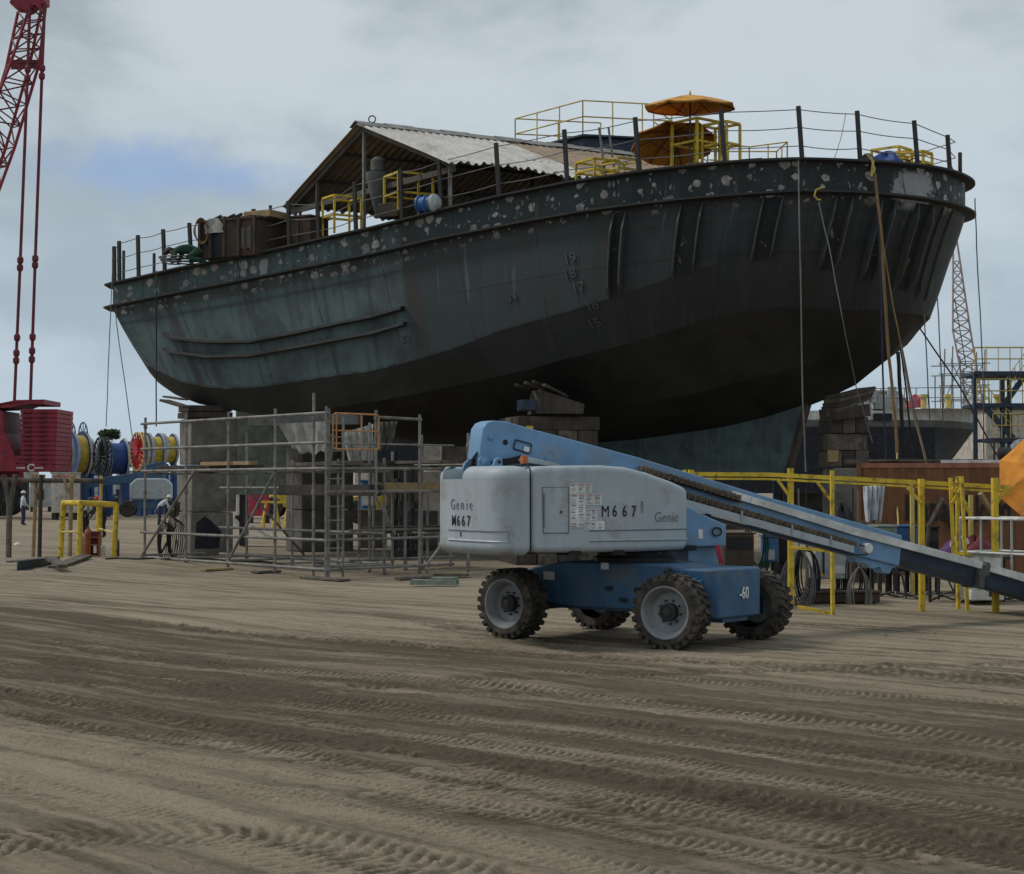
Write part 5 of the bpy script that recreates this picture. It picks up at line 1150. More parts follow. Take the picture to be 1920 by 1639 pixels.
def track(p, q, w_, h_, name='cable_track'):
    """drag chain: a row of links"""
    L = (q - p).length; n = int(L / .05); d = (q - p).normalized(); z = V((-d.z * TD.x, -d.z * TD.y, math.hypot(d.x, d.y))); mb = MB()
    for k in range(n):
        c = p + d * (L * (k + .5) / n); mb.frame(c, d * (.044 if k % 2 else .034), TE * (w_ + .01 * (k % 2)), z * (h_ * (1 if k % 2 else .82)))
        mb.frame(c - z * h_ * .05 - TE * (w_ / 2 + .004), d * .02, TE * .014, z * h_ * .4)
    return part(lift, name, mb, M['chain'], smooth=0)
track(T(1199, 878, BW - .07), T(1386, 934.5, BW - .07), .10, .085)
track(T(1280, 927, BW - .14), T(1604, 1021, BW - .14), .10, .08)
mb = MB(); mb.tube([T(1200, 884, BW - .07), T(1300, 914, BW - .07), T(1388, 941, BW - .07)], .018, 6); part(lift, 'track_edge', mb, M['ink'])
mb = MB(); mb.prism([T(x, y, BW - .2) for x, y in ((1270, 932), (1602, 1024), (1601, 1037), (1270, 948))], TE * .03); part(lift, 'cable_tray', mb, M['hood'], smooth=0, bevel=.004)
mb = MB(); mb.prism([T(x, y, BW - .15) for x, y in ((1270, 950), (1601, 1038), (1601, 1043), (1270, 957))], TE * .14); part(lift, 'tray_floor', mb, M['navy'], smooth=0)
mb = MB()
for x, y in ((1391, 967), (1485, 993), (1558, 1014)): p = T(x, y, BW - .205); mb.box(p, (.03, .02, .14), B28)
part(lift, 'tray_bracket', mb, M['greybox'], smooth=0)
mb = MB(); c = T(1625, 1028, BW - .17); mb.lathe([(.07, -.06), (.075, -.05), (.075, .05), (.07, .06)], c, TE, 20); part(lift, 'track_roller', mb, M['sticker'])
mb = MB(); mb.tube([T(1602, 1040, BW - .2), T(1625, 1040, BW - .2), T(1632, 1026, BW - .2), T(1612, 1022, BW - .2)], .014, 6); part(lift, 'roller_bracket', mb, M['steel'])
mb = MB(); mb.prism([T(x, y, BW + .05) for x, y in ((1600, 1040), (1688, 1060), (1672, 1066), (1668, 1076), (1655, 1073), (1650, 1062), (1635, 1066), (1622, 1056), (1606, 1054))], TE * .2); part(lift, 'boom_bracket', mb, M['boom'], smooth=0)
# platform beyond the boom tip, mostly out of frame
def pbar(a, b_, r=.02, name='platform_rail', mat=None): mb = MB(); mb.tube([a, b_], r, 8); return part(lift, name, mb, mat or M['white'])
zf = .42; a0_, a1_, w0_, w1_ = 9.45, 10.35, .25, 2.6
cs_ = [TL(a0_, w0_, zf), TL(a1_, w0_, zf), TL(a1_, w1_, zf), TL(a0_, w1_, zf)]
mb = MB(); mb.prism([p + V((0, 0, -.06)) for p in cs_], (0, 0, .06)); part(lift, 'platform_floor', mb, M['greybox'], smooth=0)
for k in range(4):
    for h_ in (1.1, .55): pbar(cs_[k] + UP * h_, cs_[(k + 1) % 4] + UP * h_, .022 if h_ > 1 else .018)
    for q in (0, .5): p = cs_[k].lerp(cs_[(k + 1) % 4], q); pbar(p, p + UP * 1.1, .02, 'platform_post', M['greybox'])
mb = MB(); mb.prism([TL(9.7, 1.05, .2), TL(10.5, 1.05, .2), TL(10.5, 1.35, .2), TL(9.7, 1.35, .2)], (0, 0, .45)); part(lift, 'jib_head', mb, M['blue'], bevel=.02)
mb = MB(); mb.prism([TL(9.48, w1_ - .9, .50), TL(9.48, w1_ - .1, .50), TL(9.48, w1_ - .1, .95), TL(9.48, w1_ - .9, .95)], TD * .02); part(lift, 'platform_panel', mb, M['greybox'], smooth=0)

# ------------------------------------------------------------------ piers of concrete blocks and timber under the hull
BX = V((math.cos(R(25)), math.sin(R(25)), 0)); BY = V((-math.sin(R(25)), math.cos(R(25)), 0))
def block(name, label, cat, p, a, b_, h, mat, yaw=None, group=None, bevel=.03, recess=True):
    """p: near-left lower corner"""
    X = BX if yaw is None else V((math.cos(yaw), math.sin(yaw), 0)); Y = V((-X.y, X.x, 0)); mb = MB(); p = V(p); n = len(mb.v)
    c = p + X * a / 2 + Y * b_ / 2 + V((0, 0, h / 2)); mb.frame(c, X * a, Y * b_, V((0, 0, h)))
    o = solid(name, label, cat, mb, mat, group, bevel=bevel, smooth=30); return o
pc = G(357, 1043); CB = 1.28
hts = [0, 1.29, 2.68, 4.05]
for k, (lab, mt) in enumerate((('blue-black stained bottom concrete block of the left pier', 'darkcon'), ('middle concrete block of the left pier with a burnt streak', 'darkcon'), ('top concrete block of the left pier under the stern', 'darkcon'))):
    p = pc + V((0, 0, hts[k] + .005)) + BX * (.03 * (k % 2)); block('concrete_block', lab, 'concrete block', p, CB + .06 * k, 1.35, hts[k + 1] - hts[k] - .02, M['concrete'] if k != 9 else M[mt], group='concrete blocks of the left pier')
mb = MB(); p = pc + BX * .12 - BY * .004 + V((0, 0, .22)); mb.prism([p, p + BX * .72, p + BX * .80 + V((0, 0, .5)), p + BX * .5 + V((0, 0, .8)), p + BX * .3 + V((0, 0, .95)), p + BX * .05 + V((0, 0, .75))], -BY * .012)
solid('dark_cloth', 'dark blue cloth hung against the bottom concrete block', 'cloth', mb, M['vdark'], smooth=0)
tz = 4.05
tim = []
for k, (dx, dz, L_, lab) in enumerate(((-.12, 0, 1.35, 'dark packing timber on top of the left pier'), (.0, .19, 1.3, 'second packing timber up on the left pier'))):
    mb = MB(); c = pc + BX * .55 + BY * .5 + V((0, 0, tz + dz + .09)); mb.frame(c, BX * L_, BY * 1.2, V((0, 0, .17))); solid('packing_timber', lab, 'timber', mb, M['darkwood'], 'packing on the left pier', bevel=.01)
mb = MB(); a = W(308, 751, 50.2); b_ = W(352, 764, 49.9); mb.bar(a, b_, .5, .07); solid('board', 'pale board sticking out of the packing on the left pier', 'board', mb, M['wood'], bevel=.005)
mb = MB(); a = W(313, 744, 50.5); b_ = W(345, 749, 50.2); mb.bar(a, b_, .4, .05); solid('board', 'thin upper board sticking out over the left pier', 'board', mb, M['wood'], bevel=.005)
# timber crib amidships
def tbeam(label, a, b_, w_, h_, mat, group, name='crib_timber'):
    mb = MB(); mb.bar(a, b_, w_, h_); return solid(name, label, 'timber', mb, mat, group, bevel=.012)
gm = 'timbers of the middle crib'; CD0 = 46.6
cxm = W(1028, 912, CD0); cxm.z = 0; mX = V((.97, .24, 0)).normalized(); mY = V((-mX.y, mX.x, 0))
def crib(layers, c0, wid, dep, grp, z0, nm):
    z = z0
    for k, (h_, mode, n, mt) in enumerate(layers):
        for j in range(n):
            f = (j + .5) / n - .5; rr = random.uniform(-.05, .05)
            lab = f'{["grey", "dark brown", "weathered"][(k + j) % 3]} {nm} timber, ' + (f'layer {k + 1} from the bottom, ' if len(layers) > 1 else '') + ('laid across, ' if mode == 'x' else 'end on, ') + (['nearest', 'second in', 'third in', 'rear'][min(j, 3)] if mode == 'x' else ['leftmost', 'second from left', 'third from left', 'right'][min(j, 3)])
            if mode == 'x': a = c0 - mX * (wid / 2 + rr) + mY * dep * f; b_ = c0 + mX * (wid / 2 - rr) + mY * dep * f; ww = dep / n
            else: a = c0 + mX * wid * f - mY * (dep / 2 + rr); b_ = c0 + mX * wid * f + mY * (dep / 2); ww = wid / n
            zz = V((0, 0, z + h_ / 2)); tbeam(lab, a + zz, b_ + zz, ww * .96, h_ * .97, M[mt[j % len(mt)]], grp)
        z += h_
    return z
zc = crib([(.44, 'y', 4, ('darkwood', 'wood')), (.44, 'x', 3, ('wood', 'darkwood')), (.44, 'y', 4, ('darkwood', 'wood')), (.44, 'x', 3, ('darkwood',)), (.44, 'y', 4, ('darkwood', 'wood')), (.44, 'x', 3, ('darkwood', 'wood')), (.44, 'x', 3, ('darkwood', 'wood')), (.42, 'y', 4, ('wood', 'darkwood')), (.36, 'x', 3, ('darkwood', 'wood'))], cxm, 2.2, 1.9, gm, 0, 'middle crib')
p = W(949, 776, 45.6); mb = MB(); mb.frame(p + mX * .62 + V((0, 0, .22)), mX * .55, mY * .5, V((0, 0, .28))); solid('blue_block', 'blue painted block on top of the middle crib', 'block', mb, M['navy'], bevel=.02)
p0 = W(1012, 728, 45.7); mb = MB(); mb.prism([W(1012, 730, 45.5), W(1096, 758, 45.5), W(1094, 776, 45.5), W(1005, 776, 45.5)], mY * .9); solid('wedge', 'broad brown timber wedge sloping down on the middle crib', 'wedge', mb, M['darkwood'], bevel=.01)
for k, (x, y, lab) in enumerate(((968, 722, 'first'), (985, 718, 'second'), (1000, 716, 'third'), (1020, 722, 'fourth'))):
    a = W(x, y, 45.3); b_ = W(x + 25 + 6 * k, y + 10 + 4 * k, 46.6); tbeam(f'{lab} loose pole from the left laid over the middle crib', a, b_, .10, .08, M['wood' if k % 2 else 'darkwood'], 'loose poles on the middle crib', 'pole')
mb = MB(); mb.frame(W(993, 803, 45.45), mX * .18, mY * .06, V((0, 0, .12))); solid('yellow_tag', 'yellow painted chip between timbers of the middle crib', 'tag', mb, M['yellow'])
# right pier: concrete below, timber above
rc = V((0, 0, 0)); rp = W(1580, 912, 44.6); rp.z = 0
block('concrete_block', 'tall concrete pier base behind the yellow pipe rack', 'concrete block', rp - BX * .62 - BY * .5, 1.16, 1.2, 2.50, M['concrete'], R(4))
mX0, mY0 = mX, mY; mX = V((1, .05, 0)).normalized(); mY = V((-mX.y, mX.x, 0))
zr = crib([(.42, 'y', 3, ('wood', 'darkwood')), (.42, 'x', 2, ('wood', 'darkwood')), (.42, 'y', 3, ('darkwood', 'wood')), (.14, 'x', 2, ('wood',))], rp + V((.02, 0, 0)), .98, 1.2, 'timbers of the right pier', 2.52, 'right pier')
mb = MB(); mb.frame(W(1562, 855, 44.05), mX * .27, mY * .1, V((0, 0, .32))); solid('pale_block', 'pale yellow timber end at the left of the right pier', 'timber', mb, M['plank'], bevel=.02)
for k in range(6):
    a = W(1552 + k * 2, 778 - k * 6.5, 44.1); b_ = W(1614 + k * 2.4, 752 - k * 4.6, 44.4)
    if k == 0: b_ = W(1615, 770, 44.4)
    tbeam(['lowest', 'second', 'third', 'fourth', 'fifth', 'topmost'][k] + ' sloping packing board on the right pier', a, b_, .9, .085 if k else .3, M['wood' if k in (1, 4) else 'darkwood'], 'packing boards on the right pier', 'packing_board')
mX, mY = mX0, mY0
# piers seen through the scaffold
gb = 'dark concrete blocks of the pier behind the scaffold'
for k, h_ in enumerate((1.3, 1.3, 1.3)):
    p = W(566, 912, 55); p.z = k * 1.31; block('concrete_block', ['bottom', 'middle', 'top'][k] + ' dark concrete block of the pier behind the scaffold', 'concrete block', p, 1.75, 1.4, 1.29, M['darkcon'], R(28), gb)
pg = W(442, 912, 60); pg.z = 1.75
mb = MB(); mb.frame(pg + V((1.15, .5, 1.45)), V((2.3, 0, 0)), V((0, 1.2, 0)), V((0, 0, 2.9))); o = solid('green_tank', 'pale green steel wall section standing behind the scaffold', 'steel wall', mb, M['palegreen'], bevel=.03)
mb = MB(); mb.frame(pg + V((1.15, .5, -.87)), V((2.3, 0, 0)), V((0, 1.0, 0)), V((0, 0, 1.74))); o = solid('trestle', 'dark trestle carrying the pale green steel wall section', 'trestle', MB().frame(pg + V((.2, .5, -.87)), V((.15, 0, 0)), V((0, 1.0, 0)), V((0, 0, 1.74))).frame(pg + V((2.1, .5, -.87)), V((.15, 0, 0)), V((0, 1.0, 0)), V((0, 0, 1.74))), M['steel'])
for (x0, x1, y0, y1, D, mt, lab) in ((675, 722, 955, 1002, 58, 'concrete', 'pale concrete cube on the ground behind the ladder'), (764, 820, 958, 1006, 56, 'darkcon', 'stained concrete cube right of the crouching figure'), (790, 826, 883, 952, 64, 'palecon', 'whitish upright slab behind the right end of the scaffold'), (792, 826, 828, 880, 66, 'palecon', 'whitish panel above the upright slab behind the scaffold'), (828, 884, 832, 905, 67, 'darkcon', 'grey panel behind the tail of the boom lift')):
    a, b_ = W(x0, y1, D), W(x1, y0, D); z0 = 0.0 if y1 > 945 else a.z
    mb = MB(); mb.frame(V(((a.x + b_.x) / 2, D + .5, (z0 + b_.z) / 2)), V((b_.x - a.x, 0, 0)), V((0, 1.0, 0)), V((0, 0, b_.z - z0)))
    if y1 <= 905: mb.frame(V(((a.x + b_.x) / 2, D + .5, z0 / 2)), V((b_.x - a.x, 0, 0)) * .7, V((0, .6, 0)), V((0, 0, z0 - .01)))
    solid('concrete_cube' if y1 > 950 else 'slab', lab, 'concrete', mb, M[mt], bevel=.03)
# ------------------------------------------------------------------ tube scaffold under the stern
sA, sB = V((-9.6, 46.2, 0)), V((-4.08, 39.2, 0)); sE = V((-1.6, 41.6, 0)); sd1 = (sB - sA).normalized(); sd2 = (sE - sB).normalized()
bk = V((1.35, 1.25, 0)); scf = thing('scaffold', 'tube scaffold with ladder and orange gate under the tug stern', 'scaffold', V((-5.5, 42, 0)))
TR = .034
def L_(px, y=912): p = PL(px, y, sA, sd1); p.z = 0; return p
def R_(px, y=912): p = PL(px, y, sB, sd2); p.z = 0; return p
def tubepart(name, a, b_, r=TR, mat='galv', coup=True):
    mb = MB(); mb.tube([a, b_], r, 8)
    if coup == 'std':
        for z in (.2, .85, 1.9, 2.45, 3.0, 3.6):
            if a.z < z < b_.z: mb.lathe([(r, -.05), (r * 1.5, -.04), (r * 1.5, .04), (r, .05)], V((a.x, a.y, z)), UP, 8)
    return part(scf, name, mb, M[mat])
def std(p, top, z0=0): tubepart('standard', V((p.x, p.y, z0 + gz_at(p.x, p.y))), V((p.x, p.y, top)), TR, 'galv', 'std'); mb = MB(); mb.lathe([(.07, 0), (.07, .012), (.03, .02), (.03, .12)], V((p.x, p.y, gz_at(p.x, p.y) + .04)), UP, 10); part(scf, 'base_jack', mb, M['galv'])
lx = (272, 349, 428, 516, 588); rx = (705, 787)
for x in lx: std(L_(x), 3.85 if x != 588 else 4.15)
std(sB, 3.78); std(R_(787), 3.72); p = R_(705); tubepart('standard', V((p.x, p.y, 1.85)), V((p.x, p.y, 3.78)), TR, 'galv', 'std')
for x in (349, 432, 516, 600): p = L_(x) + bk; std(p, 3.5 if x % 2 else 2.7)
for x in (690, 760): p = R_(x) + V((-.1, 1.7, 0)); std(p, 3.55 if x < 700 else 2.5)
for x in (462, 548, 632):
    p = L_(x) + bk * 2.1; std(p, 3.3)
for x in (668, 735, 806, 852):
    p = R_(x) + V((-.2, 3.1, 0)); std(p, 2.9 if x < 800 else 1.9)
for z in (.9, 1.95, 2.55): tubepart('ledger', R_(640) + V((-.2, 3.1, z)), R_(862) + V((-.2, 3.1, z)), .03); tubepart('ledger', L_(440) + bk * 2.1 + UP * z, L_(640) + bk * 2.1 + UP * z, .03)
Lz = (.19, .84, 2.44, 3.02, 3.68)
for z in Lz:
    tubepart('ledger', sA - sd1 * .15 + UP * z - sd1.cross(UP) * -.07, sB + sd1 * .1 + UP * z - sd1.cross(UP) * -.07)
for z in (.19, .84, 1.92, 2.44, 3.0): tubepart('ledger', sB - sd2 * .1 + UP * z, (sE if z < 2 or z > 2.9 else R_(835)) + sd2 * .3 + UP * (z + .01), TR if z < 2.9 else .02)
tubepart('ledger', R_(703) + UP * 3.62, R_(790) + UP * 3.60)
for z in (.25, .95, 2.0): tubepart('ledger', L_(300) + bk + UP * z, L_(600) + bk + UP * z)
for z in (.3, 1.0): tubepart('ledger', R_(650) + V((-.1, 1.7, z)), R_(860) + V((-.1, 1.7, z)))
for x in lx + (610,):
    for z in (.24, 2.38): p = L_(x); tubepart('transom', p + UP * z, p + bk + UP * z, .028)
for x in (705, 787):
    for z in (.24, 1.86): p = R_(x); tubepart('transom', p + UP * z, p + V((-.1, 1.7, z)), .028)
for a, b_ in (((266, 1042), (366, 882)), ((430, 1048), (514, 888))): tubepart('brace', PL(*a, sA - sd1.cross(UP) * -.12, sd1), PL(*b_, sA - sd1.cross(UP) * -.12, sd1))
for a, b_ in (((445, 897), (570, 1040)), ((302, 1038), (330, 985))): tubepart('brace', PL(*a, sA + bk, sd1), PL(*b_, sA + bk, sd1), .03, 'steel')
for a, b_ in (((702, 925), (741, 1002)), ((794, 1068), (836, 1010))): tubepart('brace', PL(*a, sB, sd2), PL(*b_, sB, sd2))
q0 = sB + sd2 * .0 - V((.05, .08, 0)); q1 = R_(644) - V((0, .08, 0))
ladx = part(scf, 'ladder', MB().tube([q0 + UP * .02, q0 + UP * 3.82], .03, 8), M['galv']); part(ladx, 'stile', MB().tube([q1 + UP * .02, q1 + UP * 3.6], .03, 8), M['galv'])
for k in range(11): part(ladx, 'rung', MB().tube([q0 + UP * (.35 + .31 * k), q1 + UP * (.35 + .31 * k)], .018, 6), M['galv'])
# orange gate
gA = PL(624, 842, sB - V((0, .12, 0)), sd2); gB = PL(710, 843, sB - V((0, .12, 0)), sd2); gd = (gB - gA); gd.z = 0; gh = .80; gl = gd.length; gd.normalize()
def gp(u, v): return gA + gd * u + UP * (v - 0)
rr_ = .09; ring = []
for cx_, cz_, a0 in ((rr_, rr_, math.pi), (gl - rr_, rr_, 1.5 * math.pi), (gl - rr_, gh - rr_, 0), (rr_, gh - rr_, .5 * math.pi)):
    ring += [gp(cx_ + rr_ * math.cos(a0 + t_), cz_ + rr_ * math.sin(a0 + t_)) for t_ in np.linspace(0, math.pi / 2, 5)]
gate = part(scf, 'gate', MB().tube(ring, .022, 8, closed=True), M['orangepaint'])
for u in (.10, gl * .62): part(gate, 'bar', MB().tube([gp(u, .02), gp(u, gh - .02)], .02, 6), M['orangepaint'])
part(gate, 'bar', MB().tube([gp(.02, gh * .52), gp(gl - .02, gh * .52)], .02, 6), M['orangepaint'])
def deckboard(label, a, b_, w_, th_, mat, grp='boards on the scaffold', name='scaffold_board'):
    mb = MB(); mb.bar(a, b_, w_, th_); return solid(name, label, 'board', mb, M[mat], grp, bevel=.006)
off = bk * .35
deckboard('dark board lying at the left end of the scaffold', L_(276) + off + UP * 2.53, L_(430) + off + UP * 2.53, .7, .10, 'darkwood')
deckboard('yellowish short board on the scaffold between the first and second bays', L_(372) + UP * 2.60 + bk * .1, L_(462) + UP * 2.60 + bk * .1, .25, .09, 'plank')
deckboard('grey plank on the scaffold left of the ladder', L_(520) + off + UP * 2.54, sB + off * .9 + UP * 2.56, .7, .09, 'wood')
deckboard('grey plank on the scaffold right of the ladder', R_(640) + V((-.03, .5, 2.53)), R_(706) + V((0, .5, 2.53)), .6, .08, 'wood')
deckboard('brown plank at the right end of the scaffold', R_(690) + V((-.03, .8, 2.5)), R_(802) + V((0, .8, 2.5)), .6, .07, 'darkwood')
deckboard('long dark toe board across the middle of the scaffold', L_(430) + bk * .8 + UP * 1.95, sB + bk * .8 + UP * 1.95, .05, .26, 'darkwood')
deckboard('brown toe board low at the right end of the scaffold', R_(700) + V((0, .6, 2.03)), R_(860) + V((0, .6, 2.03)), .05, .20, 'plank')
for k, (a, b_, D, lab) in enumerate((((305, 1062), (372, 1060), 44.6, 'leftmost sole board under the scaffold feet'), ((380, 1073), (432, 1071), 42.3, 'pale sole board second from the left under the scaffold'), ((478, 1077), (520, 1075), 40.9, 'short sole board in the middle of the scaffold'), ((572, 1083), (648, 1088), 39.3, 'dark sole board at the foot of the scaffold ladder'), ((745, 1086), (808, 1084), 39.6, 'sole board at the right foot of the scaffold'))):
    p, q = G(*a), G(*b_); z = max(gz_at(p.x, p.y), gz_at(q.x, q.y)) + .035; p.z = q.z = z; deckboard(lab, p, q, .3, .05, 'plank' if k in (1,) else 'wood', 'sole boards on the ground', 'sole_board')
g = G(815, 1098); mb = MB(); mb.frame(g + V((0, .0, .07)), V((.95, -.1, 0)), V((.05, .3, 0)), V((0, 0, .10))).frame(g + V((.2, .0, .14)), V((.5, -.05, 0)), V((.05, .25, 0)), V((0, 0, .06))); solid('steel_scrap', 'flat green-grey steel scrap lying left of the boom lift', 'scrap', mb, M['palegreen'], smooth=0)
g = G(845, 1083); mb = MB(); mb.frame(g + V((0, .2, .05)), V((.8, 0, 0)), V((0, .3, 0)), V((0, 0, .05))); solid('board', 'loose board on the ground behind the steel scrap', 'board', mb, M['wood'])
deckboard('dark board at the back of the right scaffold bay', R_(650) + V((-.2, 2.8, 2.62)), R_(840) + V((-.2, 2.8, 2.62)), .7, .08, 'darkwood')
deckboard('grey board on the back tubes behind the scaffold ladder', L_(470) + bk * 1.9 + UP * 2.62, L_(620) + bk * 1.9 + UP * 2.62, .5, .07, 'wood')
deckboard('low dark board at the back of the right scaffold bay', R_(690) + V((-.2, 2.9, 1.02)), R_(850) + V((-.2, 2.9, 1.02)), .6, .07, 'darkwood')
# tarpaulins, plates and dark gear behind the scaffold
def cloth(label, P, mat, seed, name='tarpaulin', n=14, amp=.1):
    rr = random.Random(seed); rows = []
    for i in range(n):
        f = i / (n - 1); row = []
        for j in range(n):
            e = j / (n - 1); p = P[0].lerp(P[1], e).lerp(P[3].lerp(P[2], e), f)
            row.append(p + V((0, amp * math.sin(e * 13 + seed) * f + amp * .5 * math.sin(e * 29 + f * 3), -.10 * math.sin(math.pi * e) * f + .05 * math.sin(e * 17) * f)))
        rows.append(row)
    mb = MB(); mb.grid(rows, thick=(0, .012, 0)); return solid(name, label, 'tarpaulin', mb, M[mat], smooth=60)
cloth('whitish tarpaulin draped behind the scaffold left of the gate', [W(520, 795, 46), W(618, 790, 45), W(612, 846, 45), W(548, 842, 46)], 'tarp', 1)
cloth('grey tarpaulin hanging below the orange gate', [W(640, 812, 44.5), W(700, 795, 44.5), W(698, 868, 44.5), W(655, 868, 44.5)], 'tarp', 4)
cloth('small end of tarpaulin hanging beside the ladder', [W(604, 812, 45.2), W(628, 815, 45.2), W(622, 862, 45.2), W(610, 852, 45.2)], 'tarp', 6)
cloth('grey sheet hanging at the right end of the scaffold', [W(700, 792, 46.5), W(745, 790, 46.5), W(735, 835, 46.5), W(705, 838, 46.5)], 'darkcon', 7)
mb = MB(); a, b_ = W(470, 790, 47), W(676, 786, 45.5); mb.bar(a, b_, .25, .28); solid('steel_beam', 'grey steel beam across the top of the scaffold', 'beam', mb, M['lightsteel'], bevel=.01)
for k, (x, z0, z1, D) in enumerate(((742, .9, 3.2, 48.5), (752, 1.1, 2.8, 48.2), (773, .6, 3.0, 48.8))):
    p = W(x, 912, D); mb = MB(); mb.box((p.x, p.y, (z0 + z1) / 2 - .3), (.12, .12, z1 - z0 + .6), .2)
    for q in range(4): mb.box((p.x + .1 * math.sin(q * 2), p.y - .08, z0 + (z1 - z0) * (q + .5) / 4), (.22, .1, .18), q * .5)
    mb.box((p.x, p.y, .15), (.3, .3, .3)); mb.box((p.x, p.y, z0 / 2), (.1, .1, z0)); solid('jack_stand', ['left', 'middle', 'right'][k] + ' dark jack stand with clamps behind the scaffold', 'jack stand', mb, M['steel'], smooth=0)
# crouching figure beyond the scaffold
JC = dict(pelvis=(0, 0, .30, .15), belly=(-.03, .0, .45, .14), chest=(-.12, 0, .62, .15), neck=(-.19, 0, .76, .06), chin=(-.24, 0, .80, .075), head=(-.26, 0, .88, .10), shL=(-.12, .18, .66, .075), elL=(-.25, .24, .45, .05), wrL=(-.42, .12, .38, .036), handL=(-.50, .09, .36, .034), shR=(-.12, -.18, .66, .075), elR=(-.25, -.24, .45, .05), wrR=(-.42, -.12, .38, .036), handR=(-.50, -.09, .36, .034),
          hipL=(.0, .11, .28, .10), kneeL=(-.34, .16, .40, .075), ankL=(-.12, .15, .08, .05), toeL=(-.26, .16, .04, .045), hipR=(.0, -.11, .28, .10), kneeR=(-.34, -.16, .40, .075), ankR=(-.12, -.15, .08, .05), toeR=(-.26, -.16, .04, .045))
g = G(752, 1040); person('person', 'person in dark clothes crouching behind the right bay of the scaffold', JC, E_BODY, [M['skin'], M['darkcloth'], M['darkcloth']], (g.x, g.y, 0), R(200), 1.0, [('helmet', hat((-.27, 0, .91), .115), M['helmet'])])
# cables heaped at the left foot of the left pier
for k, (x, y, D, lab) in enumerate(((304, 1012, 48.2, 'brown cable hank hanging at the left of the pier'), (322, 1005, 48.0, 'dark cable hank against the edge of the pier'))):
    p = W(x, y, D); mb = MB()
    for q in range(6): mb.tube([p + V(((.13 + .02 * q) * math.cos(a) + .03 * q, .04 * q, .55 * math.sin(a) - .03 * q)) for a in np.linspace(0, 2 * math.pi, 15)[:-1]], .014, 5, closed=True)
    mb.tube([p + V((.05, .1, .5)), p + V((.08, .1, .95))], .03, 5); mb.tube([p + V((.0, .0, -.55)), V((p.x, p.y, .02)), V((p.x + .6, p.y - .4, .03))], .016, 5); solid('cable_hank', lab, 'cable', mb, M['black' if k else 'rusty'])
mb = MB(); g = G(285, 1060); mb.tube([V((g.x - 1.2 + .25 * k, g.y + .3 * math.sin(k * 1.3), gz_at(g.x - 1.2 + .25 * k, g.y + .3 * math.sin(k * 1.3)) + .02)) for k in range(24)], .022, 5); solid('cable', 'black cable lying on the ground in front of the left pier', 'cable', mb, M['black'])
# ------------------------------------------------------------------ left foreground: yellow frame, steel, bottles, timber rail
fr = [G(111, 1049), G(146, 1044), G(215, 1051), G(182, 1036)]
yf = thing('pipe_guard', 'bright yellow pipe guard frame standing on a dirt mound at the left', 'pipe guard', V(((fr[0].x + fr[2].x) / 2, 47.5, 0)))
fp = [W(119, 943, 48.6), W(151, 943, 47.4), W(218, 947, 48.0), W(186, 944, 49.4)]
ft_ = [W(112, 1048, 48.6), W(147, 1046, 47.4), W(213, 1049, 48.0), W(184, 1035, 49.4)]
for a, b_ in zip(fp, ft_): mb = MB(); mb.tube([b_ + V((0, 0, -.3)), a], .075, 12); part(yf, 'leg', mb, M['yellow'])
mb = MB(); mb.tube(fp, .075, 12, closed=True); part(yf, 'top_ring', mb, M['yellow'])
for i, j in ((0, 1), (3, 2)): mb = MB(); mb.tube([ft_[i].lerp(fp[i], .48), ft_[j].lerp(fp[j], .48)], .028, 8); part(yf, 'cross_bar', mb, M['yellow2'])
def bottle(label, px, py, D, h, r, mat, cat='bottle', name='gas_bottle', **k):
    p = W(px, py, D); p.z = gz_at(p.x, p.y); mb = MB(); mb.lathe([(r * .9, 0), (r, .02), (r, h * .78), (r * .75, h * .88), (r * .3, h * .93), (r * .3, h), (.002, h)], p, UP, 16); o = solid(name, label, cat, mb, M[mat]); return o
bottle('rusty orange gas bottle inside the yellow pipe guard', 165, 1046, 48.0, .82, .11, 'ext'); bottle('slim grey bottle behind the yellow pipe guard leg', 153, 1044, 48.4, .62, .07, 'greybox')
bottle('white plastic bottle inside the yellow pipe guard', 193, 1040, 48.2, .34, .07, 'sticker', name='plastic_bottle'); bottle('purple bottle right of the yellow pipe guard', 221, 1042, 48.9, .5, .045, 'purple')
p = W(178, 1045, 47.8); p.z = gz_at(p.x, p.y); ex = thing('bottle_crate', 'dark red crate of small parts beside the orange gas bottle', 'crate', p)
part(ex, 'back', MB().box(p + V((0, .08, .34)), (.24, .03, .68)), M['reddark'], smooth=0)
for dz in (.0, .3, .5): part(ex, 'shelf', MB().box(p + V((0, 0, .02 + dz)), (.26, .2, .03)), M['ext'], smooth=0)
for dx in (-.12, .12): part(ex, 'post', MB().box(p + V((dx, 0, .3)), (.03, .18, .6)), M['ext'], smooth=0)
part(ex, 'label_plate', MB().box(p + V((.02, -.02, .2)), (.08, .14, .2)), M['sticker'], smooth=0)
a, b_ = G(34, 1072), G(112, 1062)
mb = MB(); u_ = (b_ - a).normalized(); n_ = V((-u_.y, u_.x, 0)); L = (b_ - a).length
mb.prism([a + n_ * 0, a + n_ * .03, a + n_ * .03 + UP * .22, a + n_ * .30 + UP * .22, a + n_ * .30 + UP * .25, a + UP * .25], b_ - a); mb.frame(a + u_ * L * .5 - n_ * .16 + UP * .02, u_ * L * 1.05, n_ * .34, UP * .03); solid('steel_channel', 'dark green steel channel lying on the dirt at the left', 'steel beam', mb, pmat('dark green steel', (0.045, 0.055, 0.05), .7, dirt=DUST, damt=.15), smooth=0)
a, b_ = G(104, 1064, .06), G(160, 1043, .22); mb = MB(); mb.bar(a, b_, .35, .07); solid('steel_plank', 'pale grey plank propped on the mound by the steel channel', 'plank', mb, M['wood'], smooth=0)
